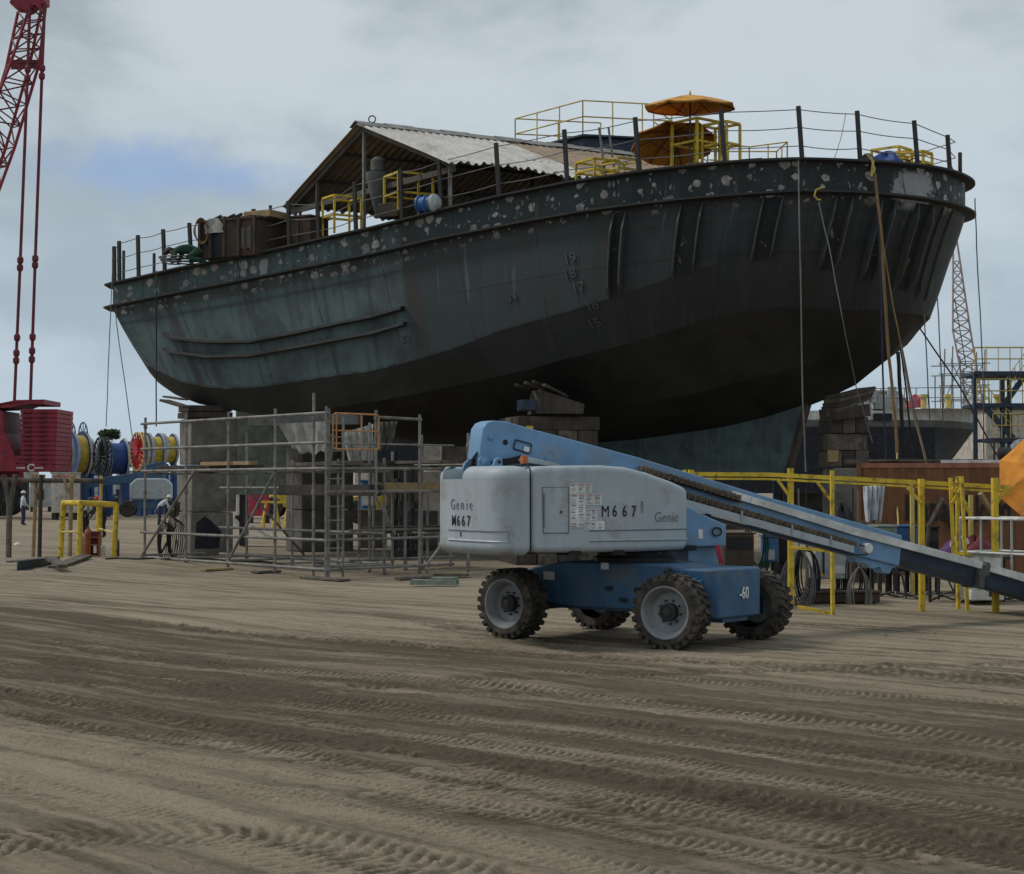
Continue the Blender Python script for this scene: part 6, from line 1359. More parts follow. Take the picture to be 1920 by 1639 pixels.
a, b_ = G(94, 1046, .3), G(118, 1062, .16); mb = MB(); mb.bar(a, b_, .22, .08); solid('wood_offcut', 'short grey wood offcut resting on the steel channel', 'wood', mb, M['wood'], smooth=0)
# timber rail at the far left
tr_ = thing('timber_rail', 'rough timber rail on thin stakes at the left edge', 'rail', W(70, 1035, 50.5))
mb = MB(); mb.tube([W(-40, 899, 50.5), W(60, 901, 50.7), W(110, 901, 50.6), W(194, 902, 51.2)], .07, 8); part(tr_, 'rail', mb, M['wood'])
for k, (x0, y0, x1, y1, D, r, mt) in enumerate(((18, 930, 16, 1036, 50.3, .085, 'wood'), (68, 890, 62, 1028, 51, .055, 'plank'), (77, 890, 74, 1033, 50.5, .06, 'darkwood'), (134, 892, 131, 1035, 50.6, .06, 'plank'), (190, 892, 188, 1030, 51.3, .05, 'yellow2'))):
    p, q = W(x0, y0, D), W(x1, y1, D); mb = MB(); mb.tube([q + V((0, 0, -.3)), p], r, 8); part(tr_, 'stake', mb, M[mt])
for x, D in ((18, 50.3), (72, 50.7), (129, 50.6)):
    for s_ in (-1, 1): p = W(x + s_ * 11, 890, D); q = W(x + s_, 948 if x == 18 else 925, D); mb = MB(); mb.tube([q, p], .075 if x == 18 else .045, 8); part(tr_, 'fork', mb, M['wood' if x == 18 else 'plank'])
p = G(33, 1021); mb = lump(p + V((0, 0, -.02)), .12, .1, .09, 12); solid('cup', 'small white scrap on the dirt by the timber rail', 'litter', mb, M['sticker'])
# ------------------------------------------------------------------ yellow pipe rack on the right
pr_ = thing('pipe_rack', 'long bright yellow pipe rack of posts and beams behind the boom', 'pipe rack', V((5.0, 29, 0)))
def ypost(px, y0, y1, D, w_, yaw=.2): a, b_ = W(px, y0, D), W(px + (px - 960) * .006, y1, D); zb_ = min(b_.z, 0.0) - .05; mb = MB(); mb.frame(V((a.x, a.y, (a.z + zb_) / 2)), V((math.cos(yaw), math.sin(yaw), 0)) * w_, V((-math.sin(yaw), math.cos(yaw), 0)) * w_, V((0, 0, a.z - zb_))); part(pr_, 'post', mb, M['yellow'], smooth=0)
for x, y0, y1, D, w_ in ((1284, 881, 1160, 30.2, .055), (1296, 881, 1160, 29.8, .085), (1482, 878, 1137, 29.6, .085), (1560, 882, 1150, 28.3, .055), (1727, 898, 1141, 29.1, .085), (1795, 893, 1138, 29.6, .055), (1865, 896, 1143, 28.8, .09)): ypost(x, y0, y1, D, w_)
mb = MB(); a, b_ = W(1782, 896, 29.0), W(1788, 1040, 29.0); mb.bar(a, b_, .055, .055); part(pr_, 'post', mb, M['yellow'], smooth=0)
mb = MB(); a, b_ = W(1803, 893, 28.6), W(1814, 1147, 28.6); mb.bar(a, b_, .055, .055); part(pr_, 'post', mb, M['yellow'], smooth=0)
bp_ = [W(1270, 889, 29.9), W(1440, 890, 29.75), W(1560, 896, 29.4), W(1728, 905, 29.25), W(1892, 914, 28.95)]
for a, b_ in zip(bp_[:-1], bp_[1:]):
    mb = MB(); mb.bar(a + V((0, -.08, 0)), b_ + V((0, -.08, 0)), .06, .07); mb.bar(a + V((0, -.06, -.075)), b_ + V((0, -.06, -.075)), .10, .035); part(pr_, 'beam', mb, M['yellow'], smooth=0)
for a, b_, D in (((1459, 901), (1480, 930), 29.6), ((1533, 905), (1558, 938), 28.5), ((1702, 915), (1727, 943), 29.0), ((1785, 915), (1812, 945), 28.8), ((1803, 915), (1785, 944), 28.9), ((1886, 916), (1868, 945), 28.8), ((1808, 940), (1822, 972), 29.2)):
    mb = MB(); mb.bar(W(*a, D), W(*b_, D), .055, .045); part(pr_, 'knee_brace', mb, M['yellow'], smooth=0)
for a, b_, D in (((1482, 1026), (1562, 1034), 28.9), ((1496, 1138), (1565, 1151), 28.7), ((1786, 1037), (1866, 1041), 28.9)):
    mb = MB(); mb.bar(W(*a, D), W(*b_, D - .3), .05, .05); part(pr_, 'lower_rail', mb, M['yellow'], smooth=0)
for x, y0, y1, D in ((1710, 900, 985, 33), (1820, 928, 1012, 32)):
    mb = MB(); a = W(x, y0, D); mb.box((a.x, a.y, a.z / 2), (.07, .07, a.z)); solid('yellow_stake', 'thin yellow stake ' + ('behind the wide post of the pipe rack' if x < 1800 else 'leaning in front of the brown container'), 'stake', mb, M['yellow2'], smooth=0)
mb = MB(); mb.bar(W(1838, 925, 31), W(1862, 965, 31.2), .07, .07); mb.bar(W(1862, 965, 31.2), W(1880, 1085, 31.2), .06, .06); solid('wood_prop', 'orange-tan wooden prop leaning before the container lettering', 'prop', mb, M['plank'], smooth=0)
mb = MB(); mb.bar(W(1768, 935, 31), W(1742, 985, 31.2), .06, .06); mb.bar(W(1742, 985, 31.2), W(1730, 1100, 31.4), .05, .05); solid('wood_prop', 'dull tan prop leaning behind the pipe rack', 'prop', mb, M['wood'], smooth=0)
# ------------------------------------------------------------------ brown shipping container with lettering
K0 = V((8.0, 40.2, 0)); KX = V((.985, -.17, 0)).normalized(); KY = V((-KX.y, KX.x, 0))
k_l = PL(1606, 912, K0, KX); k_r = k_l + KX * 6.06; ct = thing('shipping_container', 'rusty brown shipping container with black lettering behind the pipe rack', 'container', V((k_l.x, k_l.y, 0)))
KH = PL(1740, 868, K0, KX).z
def kp(u, z, o=0): return V((k_l.x, k_l.y, 0)) + KX * u + V((0, 0, z)) - KY * o
rows = []; u = 0
prof = []
while u < 5.9: prof += [(u + .1, 0), (u + .17, .035), (u + .24, .035), (u + .31, 0)]; u += .28
prof = [(a, b_) for a, b_ in prof if a < 5.95]
mb = MB(); mb.grid([[kp(a, z, b_ - .03) for a, b_ in prof] for z in (.15, KH - .1)]); part(ct, 'side_panel', mb, M['brown'], smooth=0)
mb = MB(); mb.prism([kp(.05, .15, -.08), kp(6.0, .15, -.08), kp(6.0, .15, -2.4), kp(.05, .15, -2.4)], (0, 0, KH - .3)); part(ct, 'body', mb, M['brown'], smooth=0)
for u in (0, 5.95): mb = MB(); mb.prism([kp(u, 0, .03), kp(u + .11, 0, .03), kp(u + .11, 0, -.12), kp(u, 0, -.12)], (0, 0, KH)); part(ct, 'corner_post', mb, M['brown'], smooth=0)
mb = MB(); mb.prism([kp(.11, KH - .11, .02), kp(5.95, KH - .11, .02), kp(5.95, KH - .11, -2.44), kp(.11, KH - .11, -2.44)], (0, 0, .11)); part(ct, 'top_rail', mb, pmat('red brown rail', (.30, .13, .08), .8, dirt=RUST), smooth=0)
mb = MB(); mb.prism([kp(.11, 0.01, .02), kp(5.95, 0.01, .02), kp(5.95, 0.01, -.1), kp(.11, 0.01, -.1)], (0, 0, .15)); part(ct, 'bottom_rail', mb, M['brown'], smooth=0)
def ku(px): return (PL(px, 945, K0, KX) - V((k_l.x, k_l.y, 0))).dot(KX)
tz0 = PL(1800, 976, K0, KX).z; u0, u1 = ku(1696), ku(1916)
tm = text_mb('Hapag-Lloyd', kp(u0, tz0, .037), KX, UP, .82, .004, .022, (u1 - u0) / (5.55 * .82)); part(ct, 'lettering', tm, M['ink'], smooth=0)
mb = MB(); mb.frame(kp(.55, KH + .05, -.8), KX * 1.6, KY * .1, V((0, 0, .1))); mb.frame(kp(1.6, KH + .06, -.6), KX * 2.6, KY * .6, V((0, 0, .05))); solid('board', 'pale boards lying on the roof of the brown container', 'board', mb, M['wood'])
mb = MB(); mb.frame(kp(3.4, KH + .03, -.2), KX * 3.0, KY * .12, V((0, 0, .07))); solid('pipe', 'whitish channel lying along the container roof edge', 'pipe', mb, M['white'])
p = kp(3.7, KH + .01, -1.0); wd2 = thing('compressor', 'small compressor with a frame on the container roof', 'compressor', p)
part(wd2, 'tank', MB().lathe([(.02, -.5), (.16, -.45), (.16, .45), (.02, .5)], p + V((0, 0, .2)), KX, 14), M['steel']); part(wd2, 'engine', lump(p + V((.05, 0, .3)), .25, .2, .22, 3), M['greybox'])
for s_ in (-.55, .55): part(wd2, 'frame', MB().tube([p + KX * s_, p + KX * s_ + V((0, 0, .55)), p + KX * (s_ * .2) + V((0, 0, .57))], .025, 6), M['steel'])
cloth('pale blue cloth hung beside the concrete pier in front of the container', [W(1618, 912, 38.8), W(1658, 908, 38.8), W(1652, 976, 38.8), W(1624, 982, 38.8)], 'shirt', 3, 'hanging_cloth')
# orange umbrella at the right edge, tipped on its side
umbrella('orange umbrella tipped towards us at the right edge of the yard', W(1958, 876, 31), .92, .34, W(1950, 1100, 32.2), (-.42, -.80, .42), rz=.35, mat='orangedull')
# ------------------------------------------------------------------ welding gear behind the pipe rack
def onground(px, py): g = G(px, py); return g
def box_thing(name, label, cat, px0, px1, y0, y1, D, dep, mat, legs=None, yaw=.1, bits=None):
    a, b_ = W(px0, y1, D), W(px1, y0, D); zb_ = max(a.z, .02) if legs is None else a.z; c = V(((a.x + b_.x) / 2, D + dep / 2, zb_))
    t = thing(name, label, cat, V((c.x, c.y, 0))); X = V((math.cos(yaw), math.sin(yaw), 0)); Y = V((-X.y, X.x, 0)); w_, h_ = b_.x - a.x, b_.z - zb_
    part(t, 'cabinet', MB().frame(c + UP * h_ / 2, X * w_, Y * dep, UP * h_), M[mat], bevel=.02)
    part(t, 'lid', MB().frame(c + UP * (h_ + .015), X * (w_ + .05), Y * (dep + .05), UP * .03), M[mat], smooth=0)
    if legs:
        for sx_ in (-1, 1):
            for sy_ in (-1, 1): part(t, 'leg', MB().frame(V((c.x, c.y, zb_ / 2)) + X * sx_ * w_ * .42 + Y * sy_ * dep * .4, X * .07, Y * .07, UP * zb_), M[legs], smooth=0)
    for k, (u, v, ww, hh_, mt, nm) in enumerate(bits or []): part(t, nm, MB().frame(c - Y * (dep / 2 + .006) + X * (u * w_) + UP * (v * h_), X * ww * w_, Y * .014, UP * hh_ * h_), M[mt], smooth=0)
    return t
box_thing('welding_machine', 'grey welding machine on a dark stand behind the yellow frame', 'welding machine', 1524, 1590, 1026, 1086, 31, .6, 'greybox', 'steel', bits=[(-.25, .55, .06, .8, 'steel', 'slot'), (.2, .3, .35, .25, 'white', 'plate'), (-.3, .15, .1, .1, 'yellow', 'tag')])
box_thing('control_box', 'dark control box full of switches left of the cable hanks', 'control box', 1356, 1412, 1002, 1062, 30, .5, 'rusty', 'steel', bits=[(0, .72, .85, .35, 'ink', 'grille'), (0, .96, .95, .04, 'wood', 'strip')])
box_thing('blue_barrel', 'small blue plastic tank with a grey label', 'tank', 1432, 1457, 1007, 1054, 30.5, .3, 'bluebox', 'steel', bits=[(0, .3, .5, .4, 'greybox', 'plate')])
box_thing('black_cabinet', 'black cabinet right of the small blue tank', 'cabinet', 1459, 1478, 1008, 1056, 30.8, .4, 'black', 'steel')
box_thing('steel_bench', 'long steel bench with a green-grey box top behind the boom', 'bench', 1645, 1680, 988, 1062, 33, .6, 'palegreen', 'steel', bits=[(0, .25, .9, .4, 'steel', 'panel')])
box_thing('blue_cabinet', 'blue cabinet on black legs beside the wide yellow post', 'cabinet', 1678, 1718, 988, 1072, 33.2, .6, 'bluebox', 'vdark', bits=[(0, .2, .9, .36, 'vdark', 'panel')])
box_thing('black_crate', 'black slatted crate on legs right of the wide yellow post', 'crate', 1730, 1758, 990, 1075, 33.4, .6, 'black', 'steel', bits=[(0, .8, .9, .2, 'steel', 'slat'), (0, .45, .9, .2, 'steel', 'slat')])
box_thing('steel_skid', 'low dark steel skid under the welding machine', 'skid', 1522, 1648, 1112, 1132, 30.6, .8, 'rusty')
box_thing('white_tank', 'white plastic tank with black marks under the far end of the boom', 'tank', 1816, 1880, 1100, 1126, 30.5, .8, 'white', None, bits=[(.1, .5, .12, .4, 'ink', 'mark')])
for k, (x, y, D, n_, mt, lab) in enumerate(((1500, 1075, 30.2, 8, 'grope', 'big grey cable hank hanging inside the yellow frame'), (1420, 1015, 30.4, 6, 'coverall', 'green hose hank hanging left of the blue tank'), (1514, 1070, 30.6, 6, 'black', 'black cable hank behind the grey one'), (1602, 1075, 31.0, 5, 'black', 'black cable hank right of the welding machine'), (1612, 1110, 30.4, 5, 'grope', 'grey cable coil drooping to the ground by the welding machine'))):
    p = W(x, y, D); mb = MB()
    for q in range(n_): mb.tube([p + V(((.11 + .028 * q) * math.cos(a) + .015 * math.sin(5 * q), .03 * q, (.42 + .02 * q) * math.sin(a) - .035 * q)) for a in np.linspace(0, 2 * math.pi, 21)[:-1]], .014, 5, closed=True)
    mb.tube([p + V((0, .1, .4)), p + V((0, .1, max(.5, 2.0 - p.z)))], .014, 5); solid('cable_hank', lab, 'cable', mb, M[mt])
rr = random.Random(4)
for k in range(9):
    x = 1490 + 42 * k; g = G(x, 1126 + rr.uniform(-6, 4)); pts = [V((g.x + .18 * q + .1 * math.sin(q * 2 + k), g.y + .25 * math.sin(q * 1.7 + k * 2), .02 + .10 * abs(math.sin(q * 1.3 + k)) * (q % 3 > 0))) for q in range(9)]
    mb = MB(); mb.tube(pts, .016, 5); solid('loose_cable', f'loose {["black", "grey"][k % 2]} cable on the ground behind the pipe rack, {["first", "second", "third", "fourth", "fifth", "sixth", "seventh", "eighth", "last"][k]} from the left', 'cable', mb, M['black' if k % 2 == 0 else 'grope'], 'loose cables behind the pipe rack')
for k, (x, y) in enumerate(((1700, 1115), (1745, 1110), (1760, 1118), (1790, 1105))):
    g = G(x, y + 8); mb = MB(); mb.tube([g + V((0, 0, .02)), g + V((.05 * (k - 1), .1, .4 + .1 * k)), g + V((.25 * (k - 1.5), .2, .75))], .022, 5); mb.tube([g + V((.25 * (k - 1.5), .2, .75)), g + V((.35, .3, .4)), g + V((.5, .2, .02))], .018, 5); solid('bent_bar', f'bent dark bar in the tangle right of the blue cabinet, {["first", "second", "third", "last"][k]} from the left', 'bar', mb, M['steel'], 'tangle of bars')
p = W(1778, 1025, 31); rd = thing('cloth_bundle', 'red and purple bundle of cloth behind the two thin yellow posts', 'bundle', V((p.x, p.y, 0)))
part(rd, 'cloth', lump(W(1810, 1037, 31) + V((0, 0, -.05)), .52, .3, .28, 21), M['purple']); part(rd, 'red_cloth', lump(W(1830, 1030, 30.9) + V((0, 0, -.1)), .32, .25, .30, 22), M['reddark']); part(rd, 'table', MB().frame(W(1815, 1042, 31) + V((0, .1, -.03)), V((1.5, 0, 0)), V((0, .7, 0)), V((0, 0, .05))), M['steel'], smooth=0)
for s_ in (-.65, .65): q = W(1815, 1042, 31) + V((s_, .1, 0)); part(rd, 'leg', MB().box((q.x, q.y, q.z / 2 - .03), (.05, .05, q.z - .06)), M['steel'], smooth=0)
mb = MB(); c = W(1800, 1022, 30.8); mb.tube([c + V((.14 * math.cos(a), 0, .13 * math.sin(a))) for a in np.linspace(-.2, math.pi + .2, 16)], .035, 8); solid('white_hoop', 'thick white hoop above the purple bundle', 'hoop', mb, M['sticker'])
p = W(1578, 968, 39); mb = lump(p + V((0, 0, -.35)), .32, .3, .55, 31); mb.box((p.x, p.y, (p.z - .35) / 2), (.35, .3, p.z - .36)); solid('hose_bundle', 'black hose bundle heaped in front of the concrete pier base', 'hoses', mb, M['black'])
for k, x in enumerate((1612, 1640)):
    p = W(x, 985, 37.5); mb = lump(V((p.x, p.y, p.z - .12)), .28, .2, .2, 40 + k); mb.box((p.x, p.y, (p.z - .12) / 2), (.4, .25, p.z - .13)); solid('scrap_heap', ['dark scrap heap under the pale blue cloth', 'rusty scrap heap right of the pale blue cloth'][k], 'scrap', mb, M['rusty'])
# ------------------------------------------------------------------ red crawler crane far left
CRD = 112.0
cr = thing('crawler_crane', 'dark red lattice crane with a stacked counterweight at the far left', 'crane', W(10, 970, CRD))
def cbar(name, a, b_, w_, mat='reddark', r=None): mb = MB(); (mb.tube([a, b_], w_ / 2, 6) if r else mb.bar(a, b_, w_, w_)); return part(cr, name, mb, M[mat], smooth=35 if r else 0)
cs0 = {k: [W(*p, CRD + dz) for p in pts] for k, dz, pts in (('a', -1.0, ((86, 8), (74, 118), (28, 275), (-25, 420), (-80, 570))), ('b', -1.0, ((56, 14), (20, 118), (-22, 225), (-70, 400), (-125, 560))), ('c', 1.0, ((34, 22), (12, 125), (-20, 235), (-60, 410), (-110, 565))), ('d', 1.0, ((78, 14), (56, 120), (10, 280), (-45, 425), (-95, 570))))}
lat = cbar('lattice_boom', cs0['a'][0], cs0['a'][1], .2, 'red', True)
def lsub(name, a, b_, w_, mat='reddark'): mb = MB(); mb.tube([a, b_], w_ / 2, 6); return part(lat, name, mb, M[mat])
for k, P in cs0.items():
    for i in range(len(P) - 1):
        if not (k == 'a' and i == 0): lsub('chord', P[i], P[i + 1], .2, 'red')
fa = [cs0['a'], cs0['b'], cs0['c'], cs0['d']]
mb = MB()
for f0, f1 in ((0, 1), (1, 2), (2, 3), (3, 0)):
    for i in range(4):
        n = 4
        for j in range(n):
            p0, p1 = fa[f0][i].lerp(fa[f0][i + 1], j / n), fa[f1][i].lerp(fa[f1][i + 1], j / n); q0, q1 = fa[f0][i].lerp(fa[f0][i + 1], (j + 1) / n), fa[f1][i].lerp(fa[f1][i + 1], (j + 1) / n)
            mb.tube([p0, p1], .05, 5); mb.tube([p0, q1] if j % 2 else [p1, q0], .055, 5)
part(lat, 'lacing', mb, M['reddark'])
mb = MB(); mb.prism([W(x, y, CRD - 1.3) for x, y in ((18, 6), (24, -20), (84, -36), (84, 4), (78, 6), (74, 18), (64, 8), (54, 18), (28, 14))], (0, 1.2, 0)); part(lat, 'head', mb, M['red'], smooth=0)
mb = MB(); mb.prism([W(x, y, CRD - 1.0) for x, y in ((22, 112), (78, 112), (74, 128), (20, 130))], (0, .1, 0)); part(lat, 'frame', mb, M['reddark'], smooth=0)
for k, (xs_, nodes) in enumerate((((50, 150, 47, 210), ()), )): pass
for pts, nds in ((((84, 5), (79, 130), (66, 490), (57, 752)), (128, 143, 485, 497, 632, 658, 674)), (((56, 8), (52, 130), (38, 490), (27, 754)), (130, 147, 488, 502, 633, 662, 676))):
    P = [W(*p, CRD - 1.4) for p in pts]; mb = MB(); mb.tube(P, .10, 8)
    for y in nds:
        x = float(np.interp(y, [p[1] for p in pts], [p[0] for p in pts])); p = W(x, y, CRD - 1.4); mb.lathe([(.08, -.28), (.20, -.12), (.20, .12), (.08, .28)], p, UP, 10)
    part(cr, 'pendant', mb, M['reddark'])
cx0 = W(0, 912, CRD - 2).x; A = lambda x, y, dz=-2.0: W(x, y, CRD + dz)
mb = MB(); mb.prism([A(x, y) for x, y in ((-120, 770), (24, 764), (40, 758), (83, 758), (83, 749), (30, 750), (0, 756), (-120, 775))], (0, 4, 0)); part(cr, 'counterweight_beam', mb, M['red'], smooth=0)
for k in range(12):
    y1 = 871 - k * 8.7; mb = MB(); a, b_ = A(38 if k > 1 else 30, y1), A(104 + k * .35, y1 - 8.2); mb.prism([V((a.x, a.y, a.z)), V((b_.x, a.y, a.z)), V((b_.x, a.y, b_.z)), V((a.x, a.y, b_.z))], (0, 4, 0)); ctw = part(cr, 'counterweight_slab', mb, M['red'], smooth=0, bevel=.03)
    for x in (52, 80):
        p = A(x, y1 - 3); part(ctw, 'handle', MB().box(p + V((0, -.06, 0)), (.45, .12, .12)), M['reddark'], smooth=0)
mb = MB(); mb.prism([A(x, y) for x, y in ((-120, 884), (-120, 762), (4, 770), (8, 812), (34, 868), (105, 872), (105, 884))], (0, 4.0, 0)); part(cr, 'counterweight_tray', mb, M['red'], smooth=0, bevel=.03)
mb = MB(); c = A(59, 877, -2.03); mb.tube([c + V((.22 * math.cos(a), 0, .20 * math.sin(a))) for a in np.linspace(.6, 5.6, 14)], .05, 6); part(cr, 'emblem', mb, M['sticker'])
for x0, x1 in ((31, 47), (64, 81)):
    mb = MB(); rr = random.Random(x0); x = x0
    while x < x1: w_ = rr.uniform(1.2, 2.4); a = A(x, 879, -2.02); b_ = A(min(x + w_, x1), 876, -2.02); mb.frame((a + b_) / 2, V((b_.x - a.x, 0, 0)), V((0, .02, 0)), V((0, 0, b_.z - a.z))); x += w_ + .6
    part(cr, 'worn_lettering', mb, M['sticker'], smooth=0)
def crawler(x0, x1, dz):
    mb = MB(); a, b_ = A(x0, 968, dz), A(x1, 906, dz); zc_ = (a.z + b_.z) / 2; rr = (b_.z - a.z) / 2; P = []
    for t_ in np.linspace(-math.pi / 2, math.pi / 2, 12): P.append(V((b_.x - rr + rr * math.cos(t_), a.y, zc_ + rr * math.sin(t_))))
    for t_ in np.linspace(math.pi / 2, 1.5 * math.pi, 12): P.append(V((a.x + rr + rr * math.cos(t_), a.y, zc_ + rr * math.sin(t_))))
    mb.prism(P, (0, 1.3, 0)); t = part(cr, 'crawler', mb, M['black'], smooth=0)
    for k in range(8): part(t, 'roller', MB().lathe([(.3, 0), (.3, -.1), (.12, -.14)], V((a.x + (b_.x - a.x) * (k + .7) / 8.4, a.y, zc_ - rr * .5)), (0, 1, 0), 12), M['steel'])
crawler(-170, 38, -1.0); crawler(-190, 30, 4.5)
mb = MB(); mb.prism([A(x, y, 0) for x, y in ((-200, 912), (-200, 860), (20, 880), (20, 908))], (0, 3, 0)); part(cr, 'carbody', mb, M['red'], smooth=0)
mb = MB(); mb.tube([A(-80, 570, 0), A(-60, 900, 0)], .3, 8); part(cr, 'mast_foot', mb, M['red'])
# ------------------------------------------------------------------ cable reels
def reel(label, px, py, rpx, D, wpx, yaw, flange_mat, wind=None, cover=None, spokes=0, hoop=False, spk='red'):
    sc_ = D / FPX; c = W(px, py, D); r = rpx * sc_; w_ = wpx * sc_; ax = V((math.cos(yaw), math.sin(yaw), 0)); z0 = c.z
    t = thing('cable_reel', label, 'cable reel', V((c.x, c.y, max(0, c.z - r))), 'cable reels in the far yard'); side = ax.cross(UP)
    for s_ in (-1, 1):
        o = c + ax * (s_ * w_ / 2)
        if spokes:
            mb = MB(); mb.lathe([(r * .93, -.05), (r, -.05), (r, .05), (r * .93, .05), (r * .93, -.05)], o, ax, 40, cap=False); f = part(t, 'flange_ring', mb, M['yellow2'] if spk == 'red' else M[flange_mat])
            for k in range(spokes):
                a = 2 * math.pi * k / spokes; u = side * math.cos(a) + UP * math.sin(a); part(f, 'spoke', MB().tube([o + u * r * .2, o + u * r * .95], .055, 5), M['redhat' if spk == 'red' else flange_mat])
            part(f, 'hub', MB().lathe([(r * .25, -.12), (r * .25, .12)], o, ax, 20), M['redhat' if spk == 'red' else 'black'])
        else:
            mb = MB(); mb.lathe([(r * .12, -.06), (r, -.06), (r, .06), (r * .12, .06)], o, ax, 40); f = part(t, 'flange', mb, M[flange_mat])
            mb = MB(); mb.lathe([(r * .985, -.08), (r * 1.01, -.08), (r * 1.01, .08), (r * .985, .08), (r * .985, -.08)], o, ax, 40, cap=False); part(t, 'rim', mb, M['greybox'])
        if hoop:
            mb = MB(); mb.tube([o + UP * r * .75 + side * (.5 * r * math.cos(a)) + UP * (.62 * r * math.sin(a)) for a in np.linspace(0, math.pi, 16)], .05, 5)
            for q in (.3, .5, .7): mb.tube([o + UP * r * .75, o + UP * r * .75 + side * (.5 * r * math.cos(math.pi * q)) + UP * (.62 * r * math.sin(math.pi * q))], .035, 5)
            part(t, 'guard_hoop', mb, M['reelblue'])
    rr = r * (.8 if wind or cover else .5); mb = MB(); n = 10; prof = []
    for k in range(n): x0 = -w_ / 2 + .05 + (w_ - .1) * k / n; prof += [(rr, x0), (rr * 1.015, x0 + w_ / n * .5)]
    prof.append((rr, w_ / 2 - .05)); mb.lathe(prof, c, ax, 36)
    part(t, 'winding', mb, M[wind or cover or flange_mat], smooth=0 if cover is None else 50)
    for s_ in (-1, 1): o = c + ax * (s_ * w_ / 2 * .8); part(t, 'cradle', MB().prism([o - side * r * .3 - UP * r * .9, o + side * r * .3 - UP * r * .9, V((o.x, o.y, 0)) + side * r * .45, V((o.x, o.y, 0)) - side * r * .45], ax * .25), M['reelblue'], smooth=0)
    return t
reel('blue reel with yellow cable right beside the red counterweight', 113, 851, 40, 118, 20, R(36), 'reelblue', wind='cable', hoop=True)
reel('wide blue reel of yellow cable between the counterweight and the dark reel', 144, 852, 44, 124, 24, R(36), 'reelblue', wind='cable', hoop=True)
reel('narrow blue and yellow reel partly behind the dark reel', 162, 856, 34, 130, 12, R(36), 'reelblue', wind='cable')
reel('dark spoked reel without cable', 192, 857, 38, 120, 10, R(32), 'steel', spokes=18, spk='dark')
reel('reel under a dark blue cover right of the dark spoked reel', 215, 860, 36, 127, 34, R(30), 'reelblue', cover='reelblue')
reel('small dark reel behind the blue covered one', 243, 852, 30, 140, 20, R(24), 'steel', cover='reelblue')
reel('reel with bright red spokes and a yellow rim', 262, 847, 37, 122, 10, R(33), 'redhat', spokes=20)
reel('blue reel with a yellow stripe right of the red spoked reel', 288, 848, 36, 128, 22, R(30), 'reelblue', wind='cable', hoop=False)
reel('last blue reel beside the concrete pier', 315, 843, 30, 136, 20, R(30), 'reelblue', wind='cable')
# ------------------------------------------------------------------ tree beyond
def tree(label, px, ytop, ybase, D, wpx):
    sc_ = D / FPX; top = W(px, ytop, D); base = V((top.x, D, 0)); t = thing('tree', label, 'tree', base); H = top.z; rw = wpx * sc_ / 2
    mb = MB(); mb.tube([base, base + V((.2, 0, H * .5)), V((top.x - .1, D, H * .85))], .35, 8, r2=.12)
    for k in range(7): a = k * 2.4; mb.tube([V((top.x, D, H * (.55 + .04 * k))), V((top.x + rw * .7 * math.cos(a), D + rw * .7 * math.sin(a), H * (.75 + .03 * k)))], .1, 5, r2=.03)
    part(t, 'trunk', mb, M['bark']); mb = MB(); rr = random.Random(px)
    for cl_ in range(34):
        a, q = rr.uniform(0, 6.3), rr.random() ** .5; cc = V((top.x + rw * q * math.cos(a), D + rw * q * math.sin(a), H - rw * .25 - (rr.random() * .95) * rw + .2 * (1 - q) * rw))
        for l in range(70):
            p = cc + V((rr.gauss(0, 1), rr.gauss(0, 1), rr.gauss(0, .6))) * rw * .15; s_ = rr.uniform(.10, .2); u = V((rr.gauss(0, 1), rr.gauss(0, 1), rr.gauss(0, 1))).normalized(); v_ = u.orthogonal().normalized()
            mb.add([p - u * s_, p + v_ * s_ * .5, p + u * s_, p - v_ * s_ * .5], [(0, 1, 2, 3)])
    part(t, 'crown', mb, M['leaf'], smooth=0)
tree('dark green tree rising behind the cable reels', 205, 805, 900, 210, 34)
tree('far dark tree peeping between the reels and the concrete pier', 238, 829, 900, 240, 20)
# ------------------------------------------------------------------ far boom lifts, trailers, loaders and cabinets
def far_lift(label, px0, px1, ytop, ybase, D, flip=False):
    sc_ = D / FPX; c = W((px0 + px1) / 2, ybase, D); c.z = 0; L = (px1 - px0) * sc_; z0 = W(0, ytop, D).z; zg = 0; t = thing('boom_lift', label, 'boom lift', c, 'boom lifts in the far yard'); X = V((1, .15, 0)).normalized(); Y = V((-X.y, X.x, 0)); s_ = -1 if flip else 1
    P = lambda u, w_, z: c + X * (u * s_) + Y * w_ + V((0, 0, z))
    hh_ = z0
    part(t, 'hood', MB().prism([P(-L * .5, -1, hh_ * .45), P(L * .5, -1, hh_ * .45), P(L * .5, -1, hh_ * .85), P(L * .35, -1, hh_), P(-L * .35, -1, hh_), P(-L * .5, -1, hh_ * .85)], Y * 2), M['hood'], bevel=.12, seg=3)
    part(t, 'chassis', MB().prism([P(-L * .6, -.8, .5), P(L * .6, -.8, .5), P(L * .55, -.8, hh_ * .42), P(-L * .55, -.8, hh_ * .42)], Y * 1.6), M['blue'], bevel=.04)
    for u in (-.55, .55):
        for w_ in (-1.05, .75): part(t, 'wheel', MB().lathe([(.3, -.15), (.5, -.18), (.55, -.1), (.55, .1), (.5, .18), (.3, .15), (.05, .1)], P(u * L, w_, .55), Y, 22), M['rubber'])
    part(t, 'boom', MB().bar(P(L * .3, 0, hh_ * 1.12), P(-L * 1.6, 0, hh_ * .85), .55, .6), M['blue'], bevel=.04); part(t, 'second_boom', MB().bar(P(L * .35, .1, hh_ * 1.32), P(-L * .2, .1, hh_ * 1.2), .7, .7), M['blue'], bevel=.04); return t
far_lift('far boom lift with a grey hood left of the concrete pier', 246, 322, 897, 955, 118)
far_lift('farther boom lift with its blue boom raised behind the white trailer', 160, 215, 893, 940, 150)
